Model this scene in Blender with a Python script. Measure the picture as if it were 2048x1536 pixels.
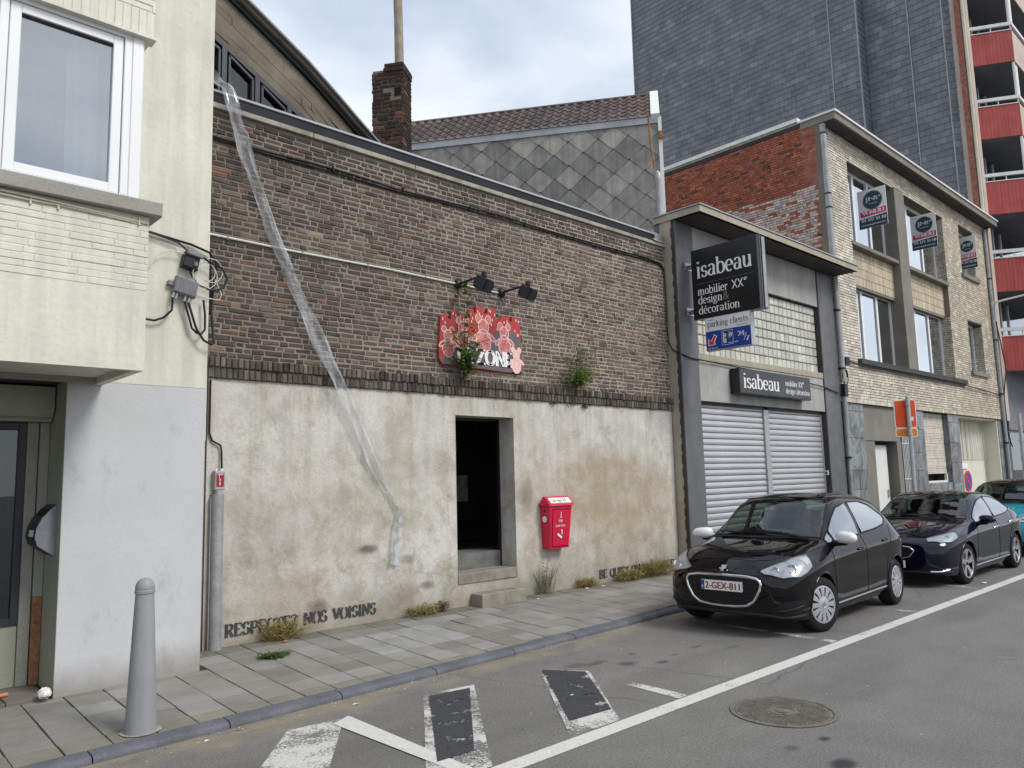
import bpy, bmesh, math, random
import numpy as np
from mathutils import Vector, Matrix, noise as mnoise
from mathutils.bvhtree import BVHTree
random.seed(7)
for o in list(bpy.data.objects): bpy.data.objects.remove(o)
SC = bpy.context.scene
COL = SC.collection
# ------------------------------------------------------------------ camera
CAM = Vector((0, 0, 1.82))
RT = ((0.72997, 0.06516, 0.68037), (-0.68301, 0.10595, 0.72269), (-0.02499, -0.99224, 0.12184))
cd = bpy.data.cameras.new('camera'); cam = bpy.data.objects.new('camera', cd); COL.objects.link(cam)
cd.sensor_width = 36; cd.lens = 1545 / 2048 * 36; cd.clip_end = 2000; cd.clip_start = .05
rg = Vector((RT[0][0], RT[1][0], RT[2][0])); dn = Vector((RT[0][1], RT[1][1], RT[2][1])); fw = Vector((RT[0][2], RT[1][2], RT[2][2]))
cam.matrix_world = Matrix(((rg.x, -dn.x, -fw.x, 0), (rg.y, -dn.y, -fw.y, 0), (rg.z, -dn.z, -fw.z, CAM.z), (0, 0, 0, 1)))
SC.camera = cam
SC.cycles.max_bounces = 6; SC.cycles.diffuse_bounces = 3; SC.cycles.glossy_bounces = 3; SC.cycles.transparent_max_bounces = 10; SC.cycles.caustics_reflective = False; SC.cycles.caustics_refractive = False
SC.render.resolution_x = 1024; SC.render.resolution_y = 768
# ------------------------------------------------------------------ light
vs = SC.view_settings
vs.view_transform = 'Standard'; vs.look = 'None'; vs.exposure = 0.66; vs.gamma = 1; vs.use_curve_mapping = False
SUN = Vector((0.22, -0.66, 0.72)).normalized()
sd = bpy.data.lights.new('sun', 'SUN'); sd.energy = 1.5; sd.angle = math.radians(20); sd.color = (1, .965, .91)
so = bpy.data.objects.new('sun', sd); COL.objects.link(so)
so.rotation_euler = SUN.to_track_quat('Z', 'Y').to_euler(); so.location = (0, -10, 30)
W = bpy.data.worlds.new('World'); SC.world = W; W.use_nodes = True

def srgb(r, g, b, k=1.0):
    f = lambda c: ((c / 255 + .055) / 1.055) ** 2.4 if c > 10 else c / 255 / 12.92
    return (f(r) * k, f(g) * k, f(b) * k, 1)

class NT:
    def __init__(s, tree): s.t = tree; s.t.nodes.clear(); s.co = None; s.wb = {}
    def n(s, typ, ins=None, **pr):
        nd = s.t.nodes.new(typ)
        for k, v in pr.items(): setattr(nd, k, v)
        for k, v in (ins or {}).items():
            if isinstance(v, bpy.types.NodeSocket): s.t.links.new(v, nd.inputs[k])
            else: nd.inputs[k].default_value = v
        return nd
    def obj(s):
        if not s.co: s.co = s.n('ShaderNodeTexCoord').outputs['Object']
        return s.co
    def noise(s, sc, det=5, ro=.55, vec=None, dist=0):
        return s.n('ShaderNodeTexNoise', {'Scale': sc, 'Detail': det, 'Roughness': ro, 'Distortion': dist, 'Vector': vec or s.obj()}).outputs['Fac']
    def ramp(s, fac, stops, interp='LINEAR'):
        r = s.n('ShaderNodeValToRGB', {'Fac': fac}); cr = r.color_ramp; cr.interpolation = interp
        while len(cr.elements) < len(stops): cr.elements.new(.5)
        for e, (p, c) in zip(cr.elements, stops):
            e.position = p; e.color = c if isinstance(c, tuple) else (c, c, c, 1)
        return r.outputs['Color']
    def mix(s, fac, a, b, mode='MIX'):
        return s.n('ShaderNodeMixRGB', {'Fac': fac, 'Color1': a, 'Color2': b}, blend_type=mode).outputs['Color']
    def math(s, op, a, b=0.0, c=None):
        i = {0: a, 1: b}
        if c is not None: i[2] = c
        return s.n('ShaderNodeMath', i, operation=op).outputs[0]
    def mapv(s, scale=(1, 1, 1), loc=(0, 0, 0), vec=None):
        return s.n('ShaderNodeMapping', {'Vector': vec or s.obj(), 'Scale': scale, 'Location': loc}).outputs[0]
    def bump(s, h, st=.3, dist=.01):
        return s.n('ShaderNodeBump', {'Height': h, 'Strength': st, 'Distance': dist}).outputs[0]
    def attr(s, nm='col'): return s.n('ShaderNodeAttribute', attribute_name=nm).outputs['Color']
    def xyz(s):
        return s.n('ShaderNodeSeparateXYZ', {0: s.obj()}).outputs
    def blob(s, c, r, soft=.25, wob=None):
        """mask of an ellipsoid patch round c with radii r, edge broken by noise"""
        v = s.n('ShaderNodeMapping', {'Vector': s.obj(), 'Location': tuple(-c[i] / r[i] for i in range(3)), 'Scale': tuple(1 / q for q in r)}).outputs[0]
        l = s.n('ShaderNodeVectorMath', {0: v}, operation='LENGTH').outputs['Value']
        if wob:
            if wob not in s.wb: s.wb[wob] = s.math('MULTIPLY', s.math('SUBTRACT', s.noise(wob, 4, .65), .5), 1.6)
            l = s.math('ADD', l, s.wb[wob])
        return s.n('ShaderNodeMapRange', {0: l, 1: 1 - soft, 2: 1 + soft, 3: 1.0, 4: 0.0}).outputs[0]
    def out(s, sh, vol=None):
        o = s.n('ShaderNodeOutputMaterial')
        s.t.links.new(sh, o.inputs[0])
    def bsdf(s, col, rough=.8, metal=0, normal=None, spec=.4, **kw):
        i = {'Base Color': col, 'Roughness': rough, 'Metallic': metal, 'Specular IOR Level': spec}
        if normal: i['Normal'] = normal
        i.update(kw)
        return s.n('ShaderNodeBsdfPrincipled', i).outputs[0]

def newmat(name):
    m = bpy.data.materials.new(name); m.use_nodes = True
    return m, NT(m.node_tree)

# sky: high cloud layer over a Nishita sky, the same all round
w = NT(W.node_tree)
sky = w.n('ShaderNodeTexSky', sky_type='NISHITA', sun_disc=False, sun_elevation=math.asin(SUN.z), sun_rotation=math.atan2(SUN.x, SUN.y), air_density=1.0, dust_density=2.0).outputs[0]
dv = w.n('ShaderNodeTexCoord').outputs['Generated']
mv = w.n('ShaderNodeMapping', {'Vector': dv, 'Scale': (1.0, 1.0, 2.2), 'Location': (.35, .1, .2)}).outputs[0]
c1 = w.noise(2.3, 6, .52, mv, .3)
c2 = w.noise(4.5, 6, .55, mv, .2)
cl = w.ramp(w.math('ADD', w.math('MULTIPLY', c1, .75), w.math('MULTIPLY', c2, .25)), [(.36, (3.5, 4.15, 5.15, 1)), (.46, (4.5, 5.1, 6.0, 1)), (.53, (5.6, 6.05, 6.65, 1)), (.63, (7.2, 7.35, 7.55, 1))])
hz_ = w.math('POWER', w.math('SUBTRACT', 1.0, w.math('ABSOLUTE', w.n('ShaderNodeSeparateXYZ', {0: dv}).outputs[2])), 3.0)      # overcast is paler towards the horizon, all round
skc = w.mix(.90, sky, w.mix(w.math('MULTIPLY', hz_, .6), cl, (7.3, 7.5, 7.8, 1)))
bg = w.n('ShaderNodeBackground', {'Color': skc, 'Strength': 0.1}).outputs[0]
w.t.links.new(bg, w.n('ShaderNodeOutputWorld').inputs[0])

# ------------------------------------------------------------------ materials
def surf(name, base, rough=.8, var=.22, sc=1.6, bump=.25, bsc=70, metal=0, attr=False, spec=.35, bdist=.004, fine=.12, streak=0, coat=0):
    m, n = newmat(name)
    c = n.attr() if attr else base
    n1 = n.noise(sc, 4, .6); n2 = n.noise(bsc, 2, .6)
    c = n.mix(1, c, n.ramp(n1, [(.3, 1 - var), (.7, 1 + var * .6)]), 'MULTIPLY')
    c = n.mix(1, c, n.ramp(n2, [(.3, 1 - fine), (.7, 1 + fine)]), 'MULTIPLY')
    if streak:
        s = n.noise(1, 4, .6, n.mapv((9, 9, .55)))
        c = n.mix(1, c, n.ramp(s, [(.35, 1 - streak), (.6, 1)]), 'MULTIPLY')
    nm = n.bump(n2, bump, bdist) if bump else None
    rr = n.ramp(n1, [(.3, min(1, rough + .08)), (.7, max(.02, rough - .08))])
    kw = {'Coat Weight': coat, 'Coat Roughness': .1} if coat else {}
    n.out(n.bsdf(c, rr, metal, nm, spec, **kw))
    return m

MT = {}
def S(key, *a, **k): MT[key] = surf(key, *a, **k)
S('dark_brick', None, attr=True, rough=.92, var=.3, sc=9, bump=.6, bsc=120, bdist=.006, fine=.3)
m, n = newmat('mortar')
c = n.mix(n.n('ShaderNodeMapRange', {0: n.math('ADD', n.xyz()[0], n.math('MULTIPLY', n.noise(.8, 4), 3.0)), 1: 1.5, 2: 7.5, 3: 0.0, 4: 1.0}).outputs[0], srgb(128, 120, 110), srgb(166, 156, 143))
c = n.mix(1, c, n.ramp(n.noise(2.5, 4, .6), [(.3, .75), (.7, 1.15)]), 'MULTIPLY')
n.out(n.bsdf(c, .95, 0, n.bump(n.noise(90, 2), .6, .004), .2)); MT['mortar'] = m
S('grey_mortar', srgb(120, 113, 104), rough=.95, var=.3, sc=1.2, bump=.6, bsc=90, fine=.2)
S('red_brick', None, attr=True, rough=.9, var=.25, sc=6, bump=.5, bsc=120, fine=.25)
S('beige_brick', None, attr=True, rough=.85, var=.2, sc=2, bump=.3, bsc=150, fine=.12, streak=.15)
S('cream', srgb(217, 215, 200), rough=.62, var=.10, sc=1.4, bump=.5, bsc=22, bdist=.006, fine=.04, streak=.14)
S('grey_paint', srgb(193, 196, 199), rough=.7, var=.07, sc=1.3, bump=.35, bsc=30, fine=.03, streak=.05)
MT.pop('grey_paint', None)
m, n = newmat('grey_paint_worn')
x, y, z = n.xyz()
c = n.mix(1, srgb(193, 194, 195), n.ramp(n.noise(1.3, 5, .6), [(.3, .93), (.7, 1.04)]), 'MULTIPLY')
sm = n.noise(3.2, 6, .72, n.mapv((1, 1, .55)))
c = n.mix(n.ramp(sm, [(.56, 0.0), (.72, .55)]), c, srgb(156, 158, 160))
c = n.mix(n.ramp(n.noise(24, 3, .7), [(.70, 0.0), (.76, .7)]), c, srgb(150, 148, 144))
low = n.n('ShaderNodeMapRange', {0: n.math('SUBTRACT', z, n.math('MULTIPLY', sm, .35)), 1: -.02, 2: .25, 3: .75, 4: 0.0}).outputs[0]
c = n.mix(low, c, srgb(138, 132, 122))
n.out(n.bsdf(c, .72, 0, n.bump(n.noise(26, 3), .5, .005), .3)); MT['grey_paint'] = m
S('shaded_jamb_paint', srgb(150, 152, 138), rough=.7, var=.1, sc=2, bump=.3, bsc=40, fine=.05)  # greenish paint, its colour darkened to hold the shade of the recess
S('concrete', srgb(165, 160, 148), rough=.9, var=.3, sc=2.2, bump=.5, bsc=80, fine=.15, streak=.2)
S('dark_concrete', srgb(112, 114, 108), rough=.9, var=.35, sc=4, bump=.6, bsc=90, fine=.2)
S('step_concrete', srgb(140, 135, 124), rough=.92, var=.3, sc=5, bump=.7, bsc=160, fine=.3)
S('board_concrete', srgb(124, 114, 102), rough=.92, var=.35, sc=2.6, bump=.5, bsc=60, fine=.2)
S('tan_render', srgb(173, 165, 149), rough=.9, var=.15, sc=2, bump=.4, bsc=70, fine=.08, streak=.12)
S('granite', srgb(98, 99, 101), rough=.5, var=.2, sc=2.5, bump=.05, bsc=170, fine=.45, spec=.5)
S('stucco', srgb(172, 171, 166), rough=.85, var=.14, sc=2, bump=.5, bsc=120, fine=.14, streak=.15)
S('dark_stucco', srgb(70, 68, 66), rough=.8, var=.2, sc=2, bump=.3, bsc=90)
S('zinc', srgb(162, 164, 168), rough=.5, var=.16, sc=2.5, bump=.08, bsc=30, fine=.06, spec=.5)
S('zinc_pipe', srgb(158, 159, 160), rough=.5, metal=.25, var=.22, sc=5, bump=.08, bsc=30, fine=.1, spec=.5)
S('dark_zinc', srgb(40, 41, 45), rough=.55, var=.2, sc=2, bump=.08, bsc=30)
S('slate', None, attr=True, rough=.6, var=.16, sc=1.2, bump=.35, bsc=45, fine=.12, spec=.4, streak=.12)
S('fibre_cement', None, attr=True, rough=.88, var=.25, sc=3, bump=.4, bsc=70, fine=.12, streak=.25)
S('roof_tile', None, attr=True, rough=.8, var=.3, sc=5, bump=.4, bsc=70, fine=.2)
S('slab', None, attr=True, rough=.86, var=.16, sc=3.5, bump=.35, bsc=170, fine=.13)
S('bedding', srgb(66, 62, 55), rough=.95, var=.35, sc=3, bump=.7, bsc=90, fine=.25)
S('kerb_stone', srgb(96, 98, 104), rough=.72, var=.28, sc=3.5, bump=.4, bsc=80, fine=.2)
S('pvc', srgb(232, 233, 234), rough=.35, var=.03, sc=2, bump=0, fine=.02, spec=.5)
S('sill_paint', srgb(150, 149, 140), rough=.7, var=.1, sc=3, bump=.25, bsc=60)
S('black_metal', srgb(34, 35, 38), rough=.45, var=.15, sc=6, bump=.05)
S('anthracite', srgb(52, 55, 61), rough=.45, var=.08, sc=4, bump=.03)
S('black_plastic', srgb(28, 28, 30), rough=.6, var=.15, sc=8, bump=.1)
S('grey_plastic', srgb(126, 129, 133), rough=.55, var=.14, sc=8, bump=.1)
S('cable', srgb(26, 26, 28), rough=.55, var=.2, sc=8, bump=0)
S('white_cable', srgb(214, 212, 203), rough=.6, var=.12, sc=6, bump=0)
S('cream_pipe', srgb(205, 200, 180), rough=.6, var=.12, sc=6, bump=0)
S('steel', srgb(176, 178, 180), rough=.34, metal=.85, var=.15, sc=6, bump=.03)
S('silver_paint', srgb(174, 175, 176), rough=.38, metal=.35, var=.1, sc=6, bump=.02, spec=.5)
S('chrome', srgb(225, 226, 228), rough=.12, metal=1, var=.04, sc=6, bump=0)
S('bollard_grey', srgb(146, 147, 149), rough=.5, var=.08, sc=4, bump=.05, bsc=50, fine=.02, streak=.1, spec=.45)
S('red_plastic', srgb(208, 30, 66), rough=.42, var=.08, sc=4, bump=.06, bsc=40, spec=.5, streak=.08)
S('white_print', srgb(236, 236, 234), rough=.5, var=.04, bump=0)
S('grey_print', srgb(120, 124, 126), rough=.5, var=.04, bump=0)
S('black_print', srgb(24, 24, 26), rough=.6, var=.1, bump=0)
S('stencil_paint', srgb(66, 66, 68), rough=.9, var=.3, sc=14, bump=0, fine=.3)
S('sign_black', srgb(20, 23, 28), rough=.28, var=.1, bump=0, spec=.5)
S('sign_grey', srgb(60, 63, 68), rough=.4, var=.06, bump=0)
S('sign_white', srgb(228, 230, 233), rough=.4, var=.04, bump=0)
S('sign_blue', srgb(32, 66, 150), rough=.4, var=.04, bump=0)
S('sign_red', srgb(212, 38, 52), rough=.4, var=.04, bump=0)
S('sign_petrol', srgb(42, 72, 92), rough=.4, var=.04, bump=0)
S('sign_pink', srgb(216, 36, 120), rough=.4, var=.04, bump=0)
S('sign_gold', srgb(178, 156, 118), rough=.4, var=.04, bump=0)
S('sign_orange', srgb(228, 82, 36), rough=.4, var=.06, sc=5, bump=0)
S('sign_amber', srgb(232, 128, 30), rough=.4, var=.06, sc=5, bump=0)
S('sign_yellow', srgb(236, 205, 40), rough=.4, var=.04, bump=0)
S('mural_red', srgb(178, 66, 66), rough=.75, var=.12, sc=7, bump=.05)
S('mural_pink', srgb(232, 138, 134), rough=.75, var=.15, sc=12, bump=.05)
S('mural_pale', srgb(240, 200, 192), rough=.75, var=.12, sc=12, bump=.05)
S('mural_grey', srgb(104, 99, 102), rough=.75, var=.12, sc=7, bump=.05)
S('balcony_red', srgb(178, 84, 80), rough=.7, var=.14, sc=2, bump=.2, bsc=40, streak=.15)
S('pink_concrete', srgb(198, 182, 170), rough=.85, var=.12, sc=1.5, bump=.25, bsc=50, streak=.1)
S('soffit', srgb(120, 122, 128), rough=.85, var=.1, sc=1.5, bump=.2)
S('curtain', srgb(196, 198, 194), rough=.95, var=.12, sc=2, bump=0)
S('white_paint', srgb(226, 226, 222), rough=.55, var=.07, sc=2, bump=.05, streak=.08)
S('gate_cream', srgb(222, 218, 200), rough=.6, var=.07, sc=2, bump=.05, streak=.1)
S('blind_wood', srgb(206, 198, 186), rough=.75, var=.2, sc=4, bump=.2, fine=.12)
S('grey_render', srgb(128, 124, 116), rough=.85, var=.15, sc=2, bump=.25)
S('panel_beige', None, attr=True, rough=.85, var=.12, sc=2, bump=.25, bsc=60, streak=.3)
S('dark_room', srgb(58, 57, 58), rough=.9, var=.2, sc=1, bump=0)
S('poster', srgb(200, 196, 186), rough=.8, var=.4, sc=9, bump=0)
S('paper', srgb(228, 226, 220), rough=.9, var=.1, sc=20, bump=.3, bsc=40)
S('orange_litter', srgb(206, 128, 80), rough=.7, var=.2, sc=12, bump=0)
S('rust', srgb(150, 110, 78), rough=.85, var=.45, sc=14, bump=.4, bsc=60, fine=.3)
S('stem', srgb(92, 84, 56), rough=.9, var=.2, sc=8, bump=0)
S('tyre', srgb(26, 26, 27), rough=.85, var=.15, sc=9, bump=.3, bsc=80)
S('hub_silver', srgb(192, 195, 199), rough=.32, metal=.6, var=.06, sc=6, bump=0)
S('alloy', srgb(205, 207, 210), rough=.24, metal=.8, var=.06, sc=6, bump=0)
S('arch_black', srgb(14, 14, 15), rough=.8, var=.1, bump=0)
S('trim_black', srgb(22, 22, 24), rough=.5, var=.1, bump=0)
S('interior', srgb(52, 53, 56), rough=.85, var=.15, sc=6, bump=0)
S('seat_cloth', srgb(38, 39, 42), rough=.9, var=.2, sc=10, bump=0)
S('mirror_white', srgb(228, 229, 231), rough=.25, var=.03, bump=0, spec=.5, coat=.5)
S('plate_white', srgb(232, 232, 230), rough=.4, var=.04, bump=0)
S('plate_red', srgb(150, 30, 44), rough=.5, var=.04, bump=0)
S('iron', srgb(110, 105, 98), rough=.8, var=.3, sc=9, bump=.4, bsc=60, fine=.25)
S('lamp_lens', srgb(172, 174, 178), rough=.3, metal=.3, var=.35, sc=22, bump=0)
S('lamp_amber', srgb(206, 196, 186), rough=.2, var=.1, bump=0)

def leafmat(key, c, tr=.35):
    m, n = newmat(key)
    k = n.mix(1, n.attr(), n.ramp(n.noise(6, 3), [(.3, .75), (.7, 1.2)]), 'MULTIPLY')
    d = n.bsdf(k, .6, 0, None, .3)
    t = n.n('ShaderNodeBsdfTranslucent', {'Color': k}).outputs[0]
    n.out(n.n('ShaderNodeMixShader', {0: tr, 1: d, 2: t}).outputs[0]); MT[key] = m
m, n = newmat('mural_figure')
k_ = n.noise(16, 4, .6, dist=3.0)
n.out(n.bsdf(n.ramp(k_, [(.32, srgb(112, 86, 92)), (.42, srgb(176, 92, 94)), (.50, srgb(204, 118, 116)), (.58, srgb(222, 158, 152)), (.68, srgb(168, 76, 80))]), .75)); MT['mural_figure'] = m
m, n = newmat('mural_figure_pale')
k_ = n.noise(18, 4, .6, dist=3.0)
n.out(n.bsdf(n.ramp(k_, [(.32, srgb(196, 92, 96)), (.42, srgb(232, 176, 170)), (.58, srgb(240, 212, 204)), (.70, srgb(214, 116, 116))]), .75)); MT['mural_figure_pale'] = m
leafmat('leaf', None); leafmat('dry_grass', None, .25)

def glassmat(key, tint, f0=.05, rough=.01):
    m, n = newmat(key)
    ge = n.n('ShaderNodeNewGeometry'); dt = n.n('ShaderNodeVectorMath', {0: ge.outputs['Normal'], 1: ge.outputs['Incoming']}, operation='DOT_PRODUCT').outputs['Value']
    fr = n.math('MULTIPLY_ADD', n.math('POWER', n.math('SUBTRACT', 1.0, n.math('ABSOLUTE', dt)), 5.0), 1 - f0, f0)      # Schlick, the same from both sides
    bp = n.bump(n.noise(1.1, 2, .4), .025, .05)
    t = n.n('ShaderNodeBsdfTransparent', {'Color': tint}).outputs[0]
    g = n.n('ShaderNodeBsdfGlossy', {'Color': (.95, .97, 1, 1), 'Roughness': rough, 'Normal': bp}).outputs[0]
    n.out(n.n('ShaderNodeMixShader', {0: fr, 1: t, 2: g}).outputs[0]); MT[key] = m
glassmat('window_glass', (.72, .76, .78, 1), .30)
glassmat('facade_glass', (.5, .55, .57, 1), .80)
glassmat('shop_glass', (.5, .58, .58, 1), .07)
glassmat('car_glass', (.66, .78, .72, 1), .09)
glassmat('car_side_glass', (.45, .53, .50, 1), .52)
glassmat('lamp_cover', (.93, .95, .97, 1), .04)

def paint(key, base, flake=.0):
    m, n = newmat(key)
    c = n.mix(1, base, n.ramp(n.noise(2.5, 4), [(.3, .92), (.7, 1.06)]), 'MULTIPLY')
    dust = n.noise(7, 6, .7)
    n.out(n.bsdf(c, n.ramp(dust, [(.35, .40), (.75, .55)]), flake, None, .0, **{'Coat Weight': 1.0, 'Coat Roughness': .02, 'Coat IOR': 1.45}))
    MT[key] = m
paint('paint_black', srgb(9, 9, 12)); paint('paint_navy', srgb(14, 18, 34), .2); paint('paint_teal', srgb(22, 142, 160), .2)

# glass bricks: pale, slightly glossy and milky
m, n = newmat('glass_block')
c = n.mix(1, n.attr(), n.ramp(n.noise(5, 4), [(.3, .85), (.7, 1.1)]), 'MULTIPLY')
n.out(n.bsdf(c, .18, 0, n.bump(n.noise(14, 2), .25, .01), .6)); MT['glass_block'] = m
# aluminium shutter slat
m, n = newmat('shutter_alu')
c = n.mix(1, srgb(196, 196, 198), n.ramp(n.noise(1, 5, .6, n.mapv((1.2, 1, 7))), [(.3, .88), (.7, 1.05)]), 'MULTIPLY')
n.out(n.bsdf(c, .36, .45, None, .5)); MT['shutter_alu'] = m
# thin plastic film
m, n = newmat('plastic_film')
cr = n.noise(3.2, 3, .5, n.mapv((2.2, 2, .7)))
bp = n.bump(cr, .8, .03)
tr = n.n('ShaderNodeBsdfTransparent', {'Color': (.95, .96, .97, 1)}).outputs[0]
df = n.n('ShaderNodeBsdfDiffuse', {'Color': srgb(226, 230, 235), 'Normal': bp}).outputs[0]
tl = n.n('ShaderNodeBsdfTranslucent', {'Color': srgb(226, 230, 235), 'Normal': bp}).outputs[0]
gl = n.n('ShaderNodeBsdfGlossy', {'Roughness': .18, 'Normal': bp}).outputs[0]
a = n.n('ShaderNodeMixShader', {0: .35, 1: df, 2: tl}).outputs[0]
a = n.n('ShaderNodeMixShader', {0: .34, 1: a, 2: gl}).outputs[0]
al = n.n('ShaderNodeMapRange', {0: n.xyz()[2], 1: .55, 2: .75, 3: .25, 4: 0.0}).outputs[0]
al = n.math('MINIMUM', n.math('ADD', n.ramp(cr, [(.35, .20), (.65, .50)]), al), 1.0)
n.out(n.n('ShaderNodeMixShader', {0: al, 1: tr, 2: a}).outputs[0]); MT['plastic_film'] = m
m, n = newmat('film_edge')
n.out(n.n('ShaderNodeMixShader', {0: n.ramp(n.noise(4, 3), [(.40, .0), (.65, .45)]), 1: n.n('ShaderNodeBsdfTransparent').outputs[0], 2: n.bsdf(srgb(226, 229, 232), .3)}).outputs[0]); MT['film_edge'] = m
# old plaster with stains
m, n = newmat('plaster')
x, y, z = n.xyz()
a = n.noise(.55, 6, .62, dist=.3); b = n.noise(2.6, 6, .7, dist=.2); f = n.noise(26, 4, .62); h = n.noise(90, 2)
c = n.ramp(a, [(.30, srgb(180, 172, 158)), (.45, srgb(194, 188, 176)), (.60, srgb(203, 199, 191)), (.75, srgb(209, 207, 203))])
c = n.mix(n.ramp(b, [(.47, 0.0), (.66, .75)]), c, srgb(158, 149, 133))
c = n.mix(n.math('MULTIPLY', n.ramp(n.noise(1.15, 6, .7, n.mapv((1, 1, 1), (5, 2, 9)), .25), [(.50, 0.0), (.66, .6)]), n.ramp(f, [(.3, .5), (.6, 1.0)])), c, srgb(148, 141, 128))
c = n.mix(n.ramp(n.noise(1.7, 5, .7, n.mapv((1, 1, .6), (11, 3, 1)), .25), [(.54, 0.0), (.68, .7)]), c, srgb(210, 208, 203))
top = n.n('ShaderNodeMapRange', {0: z, 1: 1.5, 2: 2.6, 3: 0.0, 4: .45}).outputs[0]
c = n.mix(n.math('MULTIPLY', top, n.ramp(n.noise(1, 7, .6, n.mapv((2.2, 2, .45))), [(.4, 0.0), (.6, 1.0)])), c, srgb(214, 213, 211))
# bare brown patch right of the door
pb = n.math('MULTIPLY', n.blob((6.6, 0, 1.45), (1.55, 5, .72), .3, 2.2), n.ramp(b, [(.30, .45), (.55, 1.0)]))
c = n.mix(n.math('MULTIPLY', pb, .85), c, srgb(168, 152, 128))
# streaks from the coping, dirt rising from the pavement
stv = n.noise(1, 7, .65, n.mapv((7, 7, .5)))
c = n.mix(n.math('MULTIPLY', n.ramp(stv, [(.5, 0.0), (.68, .55)]), n.n('ShaderNodeMapRange', {0: z, 1: .8, 2: 2.8, 3: .25, 4: .9}).outputs[0]), c, srgb(150, 143, 130))
lo = n.n('ShaderNodeMapRange', {0: n.math('ADD', z, n.math('MULTIPLY', b, -.75)), 1: -.25, 2: .55, 3: .7, 4: 0.0}).outputs[0]
c = n.mix(lo, c, srgb(140, 131, 116))
for (cx, cz, rx, rz, k) in ((2.0, 1.02, .13, .05, .9), (1.35, .42, .12, .08, .7), (2.6, .85, .1, .06, .6), (1.0, 1.45, .45, .3, .16), (.75, 1.0, .3, .45, .2), (4.7, 1.55, .14, .2, .5), (2.9, .5, .1, .05, .7), (2.35, .30, .35, .2, .3)):
    c = n.mix(n.math('MULTIPLY', n.blob((cx, 0, cz), (rx, 3, rz), .5, 6), k), c, srgb(108, 98, 84))
# hairline cracks
vo = n.n('ShaderNodeTexVoronoi', {'Scale': 1.1, 'Vector': n.n('ShaderNodeMixRGB', {'Fac': .16, 'Color1': n.obj(), 'Color2': n.n('ShaderNodeTexNoise', {'Scale': 3.0, 'Detail': 6, 'Vector': n.obj()}).outputs['Color']}).outputs[0]}, feature='DISTANCE_TO_EDGE').outputs[0]
ck = n.math('MULTIPLY', n.ramp(vo, [(.0, 1.0), (.010, 0.0)]), n.ramp(a, [(.5, 0.0), (.62, .3)]))
c = n.mix(ck, c, srgb(120, 110, 96))
c = n.mix(1, c, n.ramp(f, [(.3, .90), (.7, 1.06)]), 'MULTIPLY')
bp = n.bump(n.math('ADD', n.math('MULTIPLY', b, .6), n.math('MULTIPLY', f, .4)), .55, .03)
bp2 = n.n('ShaderNodeBump', {'Height': h, 'Strength': .25, 'Distance': .003, 'Normal': bp}).outputs[0]
n.out(n.bsdf(c, .93, 0, bp2, .2)); MT['plaster'] = m
# asphalt
m, n = newmat('asphalt')
x, y, z = n.xyz()
g = n.noise(150, 2, .7); g2 = n.noise(420, 1, .7); big = n.noise(.35, 4, .6); mid = n.noise(2.2, 5, .65)
c = n.ramp(g, [(.28, srgb(80, 79, 77)), (.5, srgb(126, 124, 121)), (.72, srgb(166, 163, 158))])
c = n.mix(1, c, n.ramp(n.noise(42, 2, .8), [(.30, .72), (.5, 1.0), (.72, 1.22)]), 'MULTIPLY')
c = n.mix(1, c, n.ramp(big, [(.3, .76), (.7, .98)]), 'MULTIPLY')
c = n.mix(1, c, n.ramp(mid, [(.3, .90), (.7, 1.06)]), 'MULTIPLY')
c = n.mix(n.ramp(g2, [(.70, 0.0), (.78, .5)]), c, srgb(176, 172, 164))
ckv = n.n('ShaderNodeTexVoronoi', {'Scale': .55, 'Vector': n.n('ShaderNodeMixRGB', {'Fac': .12, 'Color1': n.obj(), 'Color2': n.n('ShaderNodeTexNoise', {'Scale': 2.2, 'Detail': 4, 'Vector': n.obj()}).outputs['Color']}).outputs[0]}, feature='DISTANCE_TO_EDGE').outputs[0]
c = n.mix(n.math('MULTIPLY', n.ramp(ckv, [(.0, 1.0), (.006, 0.0)]), n.ramp(big, [(.48, 0.0), (.58, .55)])), c, srgb(58, 57, 56))
c = n.mix(n.ramp(n.noise(.9, 3, .5, n.mapv((.25, 1.1, 1), (3, 7, 0))), [(.5, 0.0), (.62, .22)]), c, srgb(78, 77, 76))
# sandy silt along the kerb
yk = n.math('SUBTRACT', n.math('SUBTRACT', y, n.math('MULTIPLY', x, .045)), 5.40)
silt = n.n('ShaderNodeMapRange', {0: n.math('ADD', yk, n.math('MULTIPLY', n.math('SUBTRACT', mid, .5), 1.5)), 1: -.05, 2: .42, 3: 0.0, 4: .75}).outputs[0]
silt = n.math('MULTIPLY', silt, n.ramp(n.noise(1, 6, .65, n.mapv((1.3, 4.5, 1))), [(.38, .15), (.58, 1.0)]))
c = n.mix(silt, c, srgb(150, 139, 116))
for (cx, cy, rx, ry, k) in ((6.15, 4.98, .10, .07, .6), (6.42, 4.76, .09, .045, .65), (6.5, 5.2, .05, .03, .5), (6.75, 4.85, .05, .03, .45), (5.95, 5.22, .14, .05, .5), (7.2, 4.9, .12, .03, .45), (7.4, 4.6, .15, .04, .3), (5.75, 5.30, .14, .06, .4), (4.95, 2.32, .10, .07, .9), (5.32, 2.62, .05, .035, .85), (5.0, 2.7, .05, .04, .5)):
    c = n.mix(n.math('MULTIPLY', n.blob((cx, cy, 0), (rx, ry, 1), .45, 7), k), c, srgb(44, 45, 47))
bp = n.bump(n.math('ADD', g, n.math('MULTIPLY', g2, .4)), .8, .006)
n.out(n.bsdf(c, n.ramp(g, [(.3, .92), (.7, .72)]), 0, bp, .35)); MT['asphalt'] = m
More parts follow.
